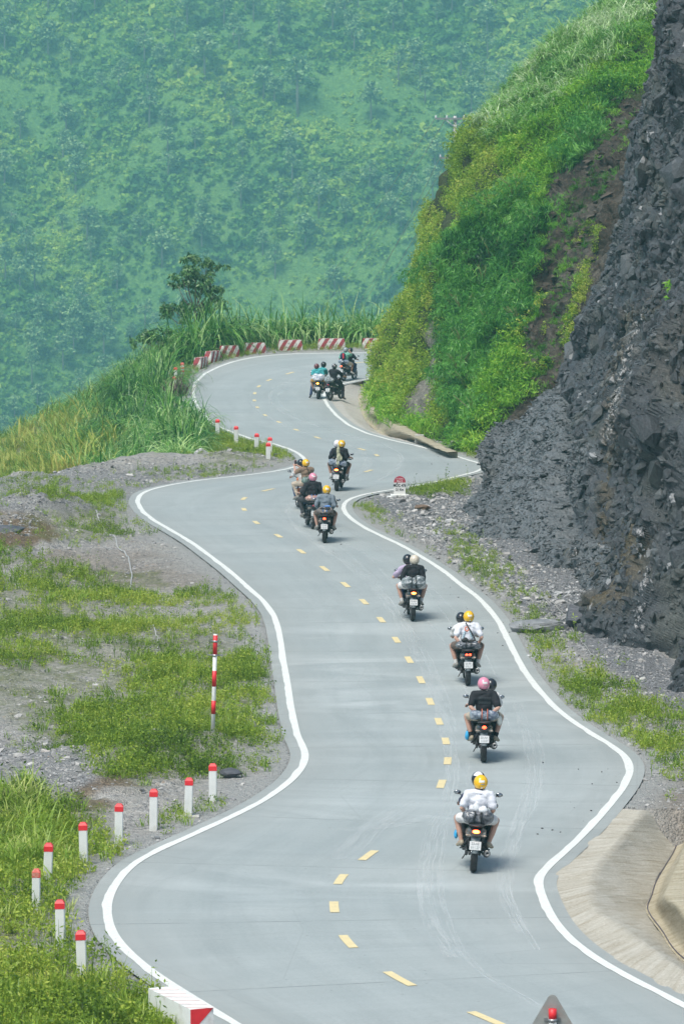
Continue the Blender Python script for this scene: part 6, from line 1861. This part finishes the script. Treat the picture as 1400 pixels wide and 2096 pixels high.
def person(bike, kind, label, shirt, pants, shoe='black', helmet='black', sleeve='short', plen='short', socks=None, skin=SKIN, extra=None, over=None, scale=1.0, group=None, dx=0.0, hood=False):
    P_ = dict(PASS if kind == 'pass' else DRIV)
    asym = {}
    for k, v in (over or {}).items():
        if k[-2:] in ('_l', '_r'): asym[k] = v
        else: P_[k] = v
    def J(k, s_):
        key = k + ('_l' if s_ < 0 else '_r')
        if key in asym: return Vector(asym[key])
        v = P_[k]; return Vector((v[0] * s_, v[1], v[2]))
    root = empty("person"); root.matrix_world = bike.matrix_basis if False else Matrix.Identity(4)
    root.rotation_mode = 'YXZ'; root.location = bike.location; root.rotation_euler = bike.rotation_euler; 
    pel, che, nec, hea = (Vector(P_[k]) for k in ('pel', 'che', 'nec', 'hea'))
    for v in (che, nec, hea): v.x += dx * (v.z - pel.z) / .58
    B = MB(); S_ = MB(); T_ = MB()
    B.ell(pel, (.155, .12, .12), 12, 8); B.ell((pel + che) / 2, (.135, .10, .16), 12, 8); B.ell(che, (.165, .115, .15), 12, 8)
    cap(B, che + Vector((0, 0, .1)), nec, .09, .055); cap(B, nec, hea - Vector((0, 0, .02)), .055, .055)
    B.ell(hea, (.078, .098, .112), 14, 10)
    fw = Vector((0, 1, 0))
    B.ell(hea + Vector((0, .10, -.012)), (.014, .02, .024), 6, 4)             # nose
    B.ell(hea + Vector((0, .082, -.085)), (.035, .03, .03), 8, 6)             # chin
    for s_ in (-1, 1): B.ell(hea + Vector((s_ * .080, .0, -.01)), (.012, .022, .032), 6, 5)   # ears
    S_.ell(pel + Vector((0, 0, .02)), (.172, .135, .12), 12, 8); S_.ell((pel + che) / 2, (.165, .125, .17), 12, 8); S_.ell(che, (.19, .135, .155), 12, 8)
    S_.tube([che + Vector((0, 0, .10)), nec - Vector((0, 0, .01))], [.12, .072], 12)
    if hood: S_.ell(nec + Vector((0, -.05, -.03)), (.13, .085, .07), 12, 8)
    T_.ell(pel, (.175, .14, .125), 12, 8)
    hands = []
    for s_ in (-1, 1):
        sh_ = che + Vector((s_ * .185, .0, .115)); el = J('elb', s_); ha = J('han', s_)
        if abs(dx) > 0 and kind != 'pass': el.x += dx * .3
        cap(B, sh_, el, .055, .040); cap(B, el, ha, .040, .027)
        S_.ell(sh_, (.082, .085, .075), 10, 6)
        cap(S_, che + Vector((s_ * .1, 0, .11)), sh_, .10, .08)
        if sleeve == 'long': cap(S_, sh_, el, .075, .058); cap(S_, el, el.lerp(ha, .93), .058, .042)
        else: cap(S_, sh_, sh_.lerp(el, .72), .080, .074)
        # hand: palm, four unequal fingers curled round, thumb from the side of the palm
        d_ = (ha - el).normalized(); side = Vector((s_, 0, 0)); side = (side - d_ * side.dot(d_)).normalized(); nrm = d_.cross(side)
        if nrm.z > 0: nrm = -nrm
        pc = ha + d_ * .035
        B.ell(pc, (.036, .036, .030), 8, 6); B.ell(pc + d_ * .03, (.034, .034, .026), 8, 6)
        for k, fl_ in enumerate((.062, .070, .066, .052)):
            b0 = pc + d_ * .045 + side * (.026 - k * .0175)
            B.tube([b0, b0 + d_ * fl_ * .45 + nrm * .008, b0 + d_ * fl_ * .7 + nrm * fl_ * .5, b0 + d_ * fl_ * .45 + nrm * fl_ * .85], [.0095, .009, .0085, .0075], 6)
        tb = pc - side * .03
        B.tube([tb, tb - side * .022 + d_ * .022, tb - side * .018 + d_ * .05 + nrm * .02], [.012, .011, .009], 6)
        hip = pel + Vector((s_ * .095, .02, -.02)); kn = J('kne', s_); an = J('ank', s_); to = J('toe', s_)
        cap(B, hip, kn, .082, .056); cap(B, kn, kn.lerp(an, .35), .056, .054); cap(B, kn.lerp(an, .35), an, .054, .034); cap(B, an, to, .034, .028)
        if plen == 'short': cap(T_, hip, hip.lerp(kn, .76), .100, .086)
        else:
            cap(T_, hip, kn, .108, .078); cap(T_, kn, kn.lerp(an, .92), .078, .06)
    vx_ = .0125
    voxel("body", B, vx_, skin, root, 3)
    voxel("shirt" if not hood else "hooded_jacket", S_, .015, CL[shirt], root, 5, disp=.011)
    voxel("shorts" if plen == 'short' else "trousers", T_, .015, CL[pants], root, 4, disp=.009)
    for s_ in (-1, 1):
        an = J('ank', s_); to = J('toe', s_); kn = J('kne', s_)
        f_ = (to - an); f_.normalize()
        b = MB(); hl = an - f_ * .035 + Vector((0, 0, -.035))
        b.ell(hl, (.036, .042, .036), 8, 6); cap(b, hl, to + Vector((0, 0, -.02)), .040, .036); b.ell(to + f_ * .035 + Vector((0, 0, -.022)), (.040, .045, .030), 8, 6); cap(b, an, hl, .040, .038)
        voxel("shoe", b, .012, SHOE[shoe], root, 2)
        if socks:
            b = MB(); b.tube([an - Vector((0, 0, .01)), an.lerp(kn, .22)], [.040, .046], 12, caps=False); b.build("sock", CL[socks], root)
    # eyes, mouth and hair show only from the front
    b = MB()
    for s_ in (-1, 1): b.ell(hea + Vector((s_ * .03, .092, .012)), (.013, .008, .008), 8, 5)
    b.build("eyes", paint("eyes", (.05, .04, .04), .2), root)
    b = MB(); b.ell(hea + Vector((0, .098, -.052)), (.024, .008, .007), 8, 4); b.build("mouth", paint("lips", (.35, .12, .11), .5), root)
    b = MB(); b.ell(hea + Vector((0, -.045, -.055)), (.07, .055, .05), 10, 6); b.build("hair", HAIR, root)
    # helmet
    hc = hea + Vector((0, -.012, .028))
    def hf(p): return Vector((p.x, p.y, max(p.z, -.78 if p.y < .2 else -.15 - .0 * p.y)))
    rx, ry, rz_ = .122, .145, .135
    b = MB(); b.ell(hc, (rx, ry, rz_), 26, 18, fn=hf); h_ = b.build("helmet", HELM[helmet], root)
    def patch(a0, a1, e0, e1, k=1.012, nm="sticker", mt=DEC, n=8, m=4):
        V = []
        for i in range(m + 1):
            for j in range(n + 1):
                e = R(e0 + (e1 - e0) * i / m); a = R(-90 + a0 + (a1 - a0) * j / n)
                ss = 1
                V.append(hc + Vector((rx * k * math.cos(e) * math.cos(a), ry * k * math.cos(e) * math.sin(a), rz_ * k * math.sin(e))))
        b = MB(); b.add(V, [(i * (n + 1) + j, i * (n + 1) + j + 1, (i + 1) * (n + 1) + j + 1, (i + 1) * (n + 1) + j) for i in range(m) for j in range(n)]); return b.build(nm, mt, h_)
    patch(60, 300, -58, -50, 1.015, "edge_trim", BLKP, 20, 1) if False else patch(-120, 120, -52, -44, 1.012, "edge_trim", BLKP, 20, 1)
    if helmet in ('yellow', 'pink'):
        patch(-14, 34, 8, 24, 1.010); patch(0, 34, -8, 0, 1.010, "sticker_print", DEC2); 
        if helmet == 'yellow': patch(4, 20, -40, -28, 1.010)
    if extra: extra(root, hc, patch, P_, h_)
    patch(115, 245, -14, 26, 1.02, "visor", paint("smoked_visor", (.02, .02, .025), .08), 12, 4)
    if scale != 1.0: root.scale = (scale,) * 3
    return tag(root, label, "person", group)

# ---- luggage
def bag_mat(nm, c0, c1, c2, rough=.22):
    m, t, n, l, p = new_mat("plastic_" + nm)
    tc = n.new('ShaderNodeTexCoord').outputs['Object']
    f = noise(n, l, tc, 7, 5, .65, 1.0)
    l.new(ramp(n, l, f, [(.34, c0), (.5, c1), (.66, c2)]), p.inputs['Base Color'])
    p.inputs['Roughness'].default_value = rough; p.inputs['Coat Weight'].default_value = .5
    l.new(bump(n, l, noise(n, l, tc, 22, 5, .7, 1.5), .02, 1.0), p.inputs['Normal'])
    return m
BAG = {'dark': bag_mat('dark', (.03, .035, .045), (.09, .10, .12), (.30, .33, .36)), 'blue': bag_mat('blue', (.04, .06, .14), (.16, .20, .26), (.45, .52, .58)), 'silver': bag_mat('silver', (.09, .11, .12), (.22, .26, .28), (.48, .53, .55)),
       'white': bag_mat('white', (.45, .47, .60), (.62, .65, .70), (.78, .80, .82), .4), 'green': bag_mat('green', (.04, .08, .07), (.12, .19, .17), (.30, .36, .33)), 'rust': bag_mat('rust', (.25, .08, .05), (.45, .25, .2), (.6, .55, .5), .5),
       'brown': bag_mat('brown', (.06, .05, .05), (.18, .15, .14), (.35, .32, .30), .4)}
STRAP = {'black': paint("black_strap", (.02, .02, .02), .7), 'orange': paint("orange_strap", (.55, .15, .08), .6), 'blue': paint("blue_strap", (.1, .25, .6), .6), 'white': paint("white_knot", (.75, .77, .80), .5)}
def luggage(bike, lumps, mat, label, strap='black', knot=None, name="luggage_bundle"):
    root = empty(name); root.rotation_mode = 'YXZ'; root.location = bike.location; root.rotation_euler = bike.rotation_euler
    b = MB()
    for c, r_ in lumps: b.ell(c, r_, 12, 8)
    voxel("wrapped_bag", b, .014, BAG[mat], root, 4, disp=.022)
    xs = [c[0] - r_[0] for c, r_ in lumps] + [c[0] + r_[0] for c, r_ in lumps]
    zt = max(c[2] + r_[2] for c, r_ in lumps); yc = min(c[1] - r_[1] for c, r_ in lumps)
    for xx in ((min(xs) + max(xs)) / 2 - .05, (min(xs) + max(xs)) / 2 + .06):
        b = MB(); b.tube([(xx, yc + .22, zt + .0), (xx, yc + .10, zt + .012), (xx, yc - .01, (zt + .84) / 2 + .03), (xx, yc + .04, .83)], .009, 6); b.build("bungee_strap", STRAP[strap], root)
    if knot:
        for (c, r_, km) in knot:
            b = MB(); b.ell(c, r_, 10, 6); b.ell((c[0] + .01, c[1], c[2] + r_[2] * .7), (r_[0] * .6, r_[1] * .6, r_[2] * .7), 8, 6)
            voxel("bag_knot", b, .009, STRAP[km], root, 2, disp=.008)
    return tag(root, label, "luggage", "plastic wrapped luggage on the bikes")
def strap_obj(root, pts, r_, mat, nm="shoulder_strap"):
    b = MB(); b.tube(pts, r_, 6); b.build(nm, mat, root)

# ---- the line of riders, nearest first
k1 = motorbike(968, 1785, -2, 4, 'brown', 'hot', plates[0], "nearest motorbike, dark brown with a glowing orange brake light")
luggage(k1, [((-.13, -.02, .96), (.13, .11, .12)), ((.14, -.02, .96), (.14, .12, .12)), ((0, 0, .92), (.14, .1, .09))], 'dark', "dark bundle with two white knots behind the nearest passenger", 'black', [((-.03, -.06, 1.12), (.055, .035, .07), 'white'), ((.09, -.07, 1.08), (.08, .045, .05), 'white')])
person(k1, 'pass', "nearest passenger in a white T-shirt and shorts with a yellow helmet", 'white', 'palewhite', 'beige', 'yellow', dx=.02)
def ex1(root, hc, patch, P_, h_): patch(-60, 50, 30, 80, 1.015, "white_panel", HELM['white']); patch(60, 90, -30, 10, 1.02, "green_panel", GRN)
person(k1, 'driv', "driver of the nearest bike in a navy T-shirt, mostly hidden by the passenger", 'navy', 'black', 'black', 'black', plen='long', skin=SKIN2, dx=-.02, extra=ex1, scale=1.0, over=dict(che=(0, .66, 1.07), nec=(0, .72, 1.27), hea=(0, .76, 1.455)))
def pouch(bike, c, r_, mt, label, nm="pouch"):
    root = empty(nm); root.rotation_mode = 'YXZ'; root.location = bike.location; root.rotation_euler = bike.rotation_euler
    b = MB(); b.ell(c, r_, 10, 8); voxel("fabric", b, .012, mt, root, 2, disp=.008)
    b = MB(); b.tube([(c[0], c[1], c[2] + r_[2] * .9), (c[0] * .9, c[1] + .05, c[2] + r_[2] + .12)], .008, 5); b.build("cord", STRAP['black'], root)
    return tag(root, label, "pouch")
PB = paint("blue_cover", (.04, .38, .70), .5)
pouch(k1, (-.335, .62, .52), (.04, .08, .09), PB, "bright blue pouch hanging left of the nearest motorbike")

k2 = motorbike(989, 1560, -1, 1, 'black', 'red', plates[1], "second motorbike from the front, with a large muffler and a red tail light")
luggage(k2, [((-.16, -.02, .95), (.13, .12, .11)), ((.15, -.02, .95), (.14, .12, .11)), ((0, 0, .93), (.16, .1, .10))], 'blue', "blue grey bundle with an orange strap behind the pink helmeted black T-shirt passenger", 'orange')
def ex2(root, hc, patch, P_, h_):
    for k in range(5):
        for j in range(2):
            b = MB(); b.lathe((-.10 + k * .05, .065 - .008 * abs(k - 2) * 0, 1.245 - j * .09), [(.014, -.004), (.021, -.004), (.021, .004), (.014, .004)], 'Y', 10); b.build("shirt_print", paint("dark_print", (.06, .075, .085), .7), root)
person(k2, 'pass', "passenger in a black printed T-shirt with a pink helmet and black socks", 'black', 'khaki', 'beige', 'pink', socks='black', extra=ex2, scale=1.03, over=dict(han=(.14, .02, .96), elb=(.27, .06, 1.06)), dx=-.02)
person(k2, 'driv', "driver in white with a black helmet leaning right, ahead of the pink helmeted passenger", 'palewhite', 'black', 'grey', 'black', plen='long', dx=.13)
pouch(k2, (-.33, .50, .46), (.045, .07, .09), PB, "blue pouch hanging beside the left foot of the black T-shirt passenger")
pouch(k2, (.31, .30, .80), (.055, .06, .10), paint("white_plastic_bag", (.72, .75, .70), .4), "white plastic bag hanging at the right side of the second motorbike", "carrier_bag")

k3 = motorbike(957, 1403, 1, 0, 'black', 'two', plates[2], "third motorbike from the front, showing two small red tail lamps")
luggage(k3, [((-.13, -.02, .92), (.15, .11, .09)), ((.16, -.02, .92), (.15, .11, .09)), ((0, 0, .91), (.16, .1, .08))], 'dark', "glossy black bundle tied with a black knot on the third motorbike", 'black', [((-.07, -.03, 1.04), (.08, .04, .045), 'black'), ((.06, -.03, 1.02), (.09, .04, .03), 'black')])
def ex3(root, hc, patch, P_, h_):
    fl = paint("orange_flower_print", (.75, .26, .18), .8); bl = paint("pale_blue_print", (.45, .62, .70), .8)
    for k in range(9):
        a = k * 2 * math.pi / 9
        b = MB(); b.ell((-.02 + .04 * math.cos(a), .062, 1.25 + .045 * math.sin(a)), (.018, .006, .018), 6, 4); b.build("petal_print", fl, root)
    for s_ in (-1, 1):
        for j in range(4):
            b = MB(); b.ell((-.01 + s_ * (.06 + .012 * j), .068, 1.18 - j * .045), (.022, .006, .03), 6, 4); b.build("shirt_print", bl, root)
    strap_obj(root, [(-.04, .12, 1.38), (.0, .055, 1.31), (.08, .045, 1.18), (.16, .06, 1.02), (.17, .14, .95)], .014, STRAP['black'])
person(k3, 'pass', "passenger in a white T-shirt with an orange flower print and a black shoulder strap", 'white', 'darkbrown', 'grey', 'yellow', socks='palewhite', extra=ex3, scale=1.03, over=dict(han_l=(-.15, .02, .90), elb_l=(-.27, .06, 1.05), han_r=(.27, .14, .96), elb_r=(.31, .06, 1.06)), dx=.03)
person(k3, 'driv', "black helmeted driver looking left in front of the flower shirt passenger", 'palewhite', 'black', 'black', 'black', plen='long', dx=-.12)

k4 = motorbike(844, 1271, 3, 1, 'black', 'hot', plates[3], "fourth motorbike from the front, carrying the large silver bundle")
luggage(k4, [((-.14, -.02, .98), (.17, .12, .15)), ((.16, -.02, 1.0), (.16, .12, .16)), ((0, 0, .96), (.2, .11, .14))], 'silver', "large silver grey plastic bundle on the fourth motorbike", 'black')
person(k4, 'pass', "passenger in a black hooded jacket with a cream helmet", 'black', 'palewhite', 'grey', 'cream', sleeve='long', socks='palewhite', hood=True, scale=1.02, dx=.04)
person(k4, 'driv', "driver in a pale T-shirt and black helmet, left of the cream helmeted passenger", 'mauve', 'darkblue', 'black', 'black', plen='long', dx=-.10, scale=1.02, over=dict(elb_l=(-.42, .70, 1.02), han_l=(-.34, .95, 1.0)), extra=None)

k5 = motorbike(664, 1111, -2, 1, 'black', 'red', plates[4], "motorbike with a round red tail light, right most of the group of three")
luggage(k5, [((0, -.02, .95), (.24, .11, .10)), ((-.08, -.04, .99), (.10, .09, .06)), ((.14, -.04, .99), (.09, .09, .06))], 'brown', "brown bundle with a blue band carried behind the grey hooded passenger", 'blue', [((-.08, -.10, 1.02), (.07, .04, .03), 'black'), ((.08, -.10, 1.02), (.09, .04, .03), 'black'), ((.08, -.02, 1.08), (.1, .05, .02), 'blue')])
person(k5, 'pass', "passenger in a blue grey hooded jacket with a yellow helmet, nearest of three bikes", 'greyblue', 'darkbrown', 'grey', 'yellow', sleeve='long', hood=True, dx=.03, scale=1.03, over=dict(kne=(.30, .50, .80)))
person(k5, 'driv', "driver hidden in front of the grey hooded passenger", 'charcoal', 'charcoal', 'black', 'black', plen='long')

k6 = motorbike(641, 1083, 8, 0, 'black', 'off', plates[5], "middle motorbike of the group of three, half hidden behind the grey hooded rider")
luggage(k6, [((0, -.02, .94), (.24, .11, .09)), ((-.1, -.03, .98), (.10, .09, .06)), ((.12, -.03, .97), (.11, .09, .06))], 'rust', "rust and white patterned bundle on the middle bike of the group", 'blue')
person(k6, 'pass', "passenger in a black hooded jacket with a pink helmet, middle of three bikes", 'black', 'charcoal', 'grey', 'pink', sleeve='long', plen='long', socks='palewhite', hood=True, dx=.03, scale=1.04)
person(k6, 'driv', "driver in dark clothes hidden in front of the pink helmeted hooded passenger", 'charcoal', 'darkblue', 'grey', 'black', plen='long', dx=.06)

k7 = motorbike(630, 1045, 14, 0, 'orange', 'off', plates[6], "orange motorbike at the rear left of the group of three")
luggage(k7, [((.0, -.02, .96), (.22, .12, .12)), ((.1, -.03, .98), (.14, .11, .12))], 'green', "dark green bundle behind the brown shirted passenger", 'black')
def ex7(root, hc, patch, P_, h_): strap_obj(root, [(-.02, .10, 1.38), (.02, .045, 1.30), (.09, .04, 1.16), (.15, .06, 1.04)], .010, STRAP['black'])
person(k7, 'pass', "passenger in a brown T-shirt and yellow helmet holding up a phone with both hands", 'brown', 'beige', 'grey', 'yellow', plen='long', skin=SKIN, extra=ex7, dx=.0,
       over=dict(elb_l=(-.36, .20, 1.20), han_l=(-.34, .42, 1.40), elb_r=(.18, .38, 1.18), han_r=(-.20, .50, 1.40)))
ph = empty("phone"); ph.rotation_mode = 'YXZ'; ph.location = k7.location; ph.rotation_euler = k7.rotation_euler
b = MB(); b.box((-.27, .53, 1.50), (.075, .010, .155), bev=.004); b.build("case", paint("red_phone_case", (.30, .06, .07), .3), ph)
b = MB(); b.box((-.27, .523, 1.50), (.066, .002, .14)); b.build("screen", paint("dark_phone_screen", (.04, .04, .05), .1), ph)
tag(ph, "phone in a dark red case held up by the brown shirted passenger", "phone")
person(k7, 'driv', "driver hidden in front of the passenger with the phone, dark jeans showing", 'palewhite', 'darkblue', 'grey', 'black', plen='long', dx=-.05)

k8 = motorbike(689, 1005, -7, 2, 'brown', 'hot', plates[7], "motorbike riding alone beyond the group of three, with a lit brake light")
luggage(k8, [((-.17, -.02, .98), (.14, .11, .12)), ((.18, -.02, .93), (.14, .12, .10)), ((0, 0, .92), (.16, .1, .09))], 'blue', "two dark bundles on the bike that carries the rolled flag", 'white')
person(k8, 'pass', "passenger in a black jacket and yellow helmet beside a rolled khaki flag", 'black', 'charcoal', 'grey', 'yellow', sleeve='long', socks='palewhite', dx=.08, scale=1.05, skin=SKIN2)
person(k8, 'driv', "driver with a white helmet leaning left, ahead of the yellow helmet and rolled flag", 'navy', 'darkblue', 'black', 'white', plen='long', dx=-.12, scale=1.05)
fl = empty("rolled_flag"); fl.rotation_mode = 'YXZ'; fl.location = k8.location; fl.rotation_euler = k8.rotation_euler
b = MB(); b.tube([(.0, -.14, .80), (.02, -.10, 1.62)], .011, 8); b.build("flagpole", paint("bamboo_pole", (.5, .45, .25), .6), fl)
b = MB(); b.ell((.02, -.11, 1.38), (.045, .04, .22), 10, 10); b.ell((.05, -.12, 1.15), (.075, .04, .14), 10, 8); b.ell((.10, -.12, 1.12), (.08, .03, .09), 10, 8); b.ell((.02, -.13, .98), (.04, .035, .14), 10, 8)
voxel("cloth", b, .012, paint("khaki_flag_cloth", (.42, .43, .30), .8, var=.25, scale=14), fl, 3, disp=.014)
tag(fl, "khaki cloth rolled round a pole standing up at the rear of a bike", "flag")

GRDL = dict(kne_l=(-.27, .82, .60), ank_l=(-.36, .62, .13), toe_l=(-.40, .74, .07), kne_r=(.27, .82, .60), ank_r=(.36, .62, .13), toe_r=(.40, .74, .07))
k9 = motorbike(651, 817, -3, 0, 'brown', 'hot', plates[8], "left bike of the two stopped at the far bend, with the brake light on")
luggage(k9, [((-.10, -.02, 1.02), (.17, .12, .15)), ((.14, -.02, 1.02), (.17, .12, .15)), ((0, -.02, .92), (.24, .12, .08))], 'white', "big white and violet bundle on the left stopped bike", 'blue')
person(k9, 'pass', "passenger in a teal shirt and mustard shorts sitting on the left stopped bike", 'teal', 'mustard', 'black', 'red', dx=-.08, scale=1.0, skin=SKIN2)
person(k9, 'driv', "driver in teal with a dark helmet, feet on the ground, on the left stopped bike", 'teal', 'darkblue', 'black', 'black', plen='long', dx=.20, scale=1.06, over=GRDL)
k10 = motorbike(676, 820, -22, 0, 'black', 'off', plates[9], "right bike of the two stopped at the far bend, standing on the concrete apron")
luggage(k10, [((-.05, -.02, .94), (.26, .13, .11)), ((-.02, 0, 1.02), (.14, .1, .07))], 'silver', "grey green bundle on the right stopped bike", 'black')
def ex10(root, hc, patch, P_, h_):
    for a, e in ((-60, 10), (-20, 35), (20, 5), (50, 30), (-40, -20), (10, 60), (60, -15)): patch(a, a + 22, e, e + 16, 1.01, "white_patch", HELM['white'], 3, 2)
person(k10, 'driv', "lone rider all in black with a patterned helmet, feet on the ground", 'black', 'black', 'black', 'black', plen='long', extra=ex10, over=dict(GRDL, pel=(0, .40, .88), che=(0, .44, 1.16), nec=(0, .47, 1.34), hea=(0, .50, 1.46)), scale=1.04)
k11 = motorbike(703, 780, -24, 0, 'brown', 'red', plates[10], "farthest motorbike, riding round the far bend ahead of the stopped ones")
luggage(k11, [((-.08, -.04, .95), (.17, .12, .11)), ((.14, -.02, .93), (.16, .12, .10))], 'blue', "blue grey bundle on the farthest motorbike", 'black')
person(k11, 'pass', "passenger in a green top with a grey helmet, wearing the red and navy backpack", 'green', 'khaki', 'white', 'grey', skin=SKIN2, over=dict(kne=(.26, .50, .80), elb_r=(.25, .42, 1.25), han_r=(.10, .52, 1.44)))
bp = empty("backpack"); bp.rotation_mode = 'YXZ'; bp.location = k11.location; bp.rotation_euler = k11.rotation_euler
b = MB(); b.ell((-.03, .0, 1.20), (.15, .10, .19), 12, 8); voxel("pack", b, .014, CL['navy'], bp, 3, disp=.01)
b = MB(); b.ell((.03, -.085, 1.22), (.04, .03, .15), 8, 8); b.build("red_panel", paint("red_panel", (.70, .03, .04), .6), bp)
tag(bp, "navy backpack with a red stripe on the farthest passenger", "backpack")
person(k11, 'driv', "driver in a black T-shirt and black helmet of the farthest motorbike", 'black', 'darkblue', 'black', 'black', plen='long', skin=SKIN2, dx=.04)
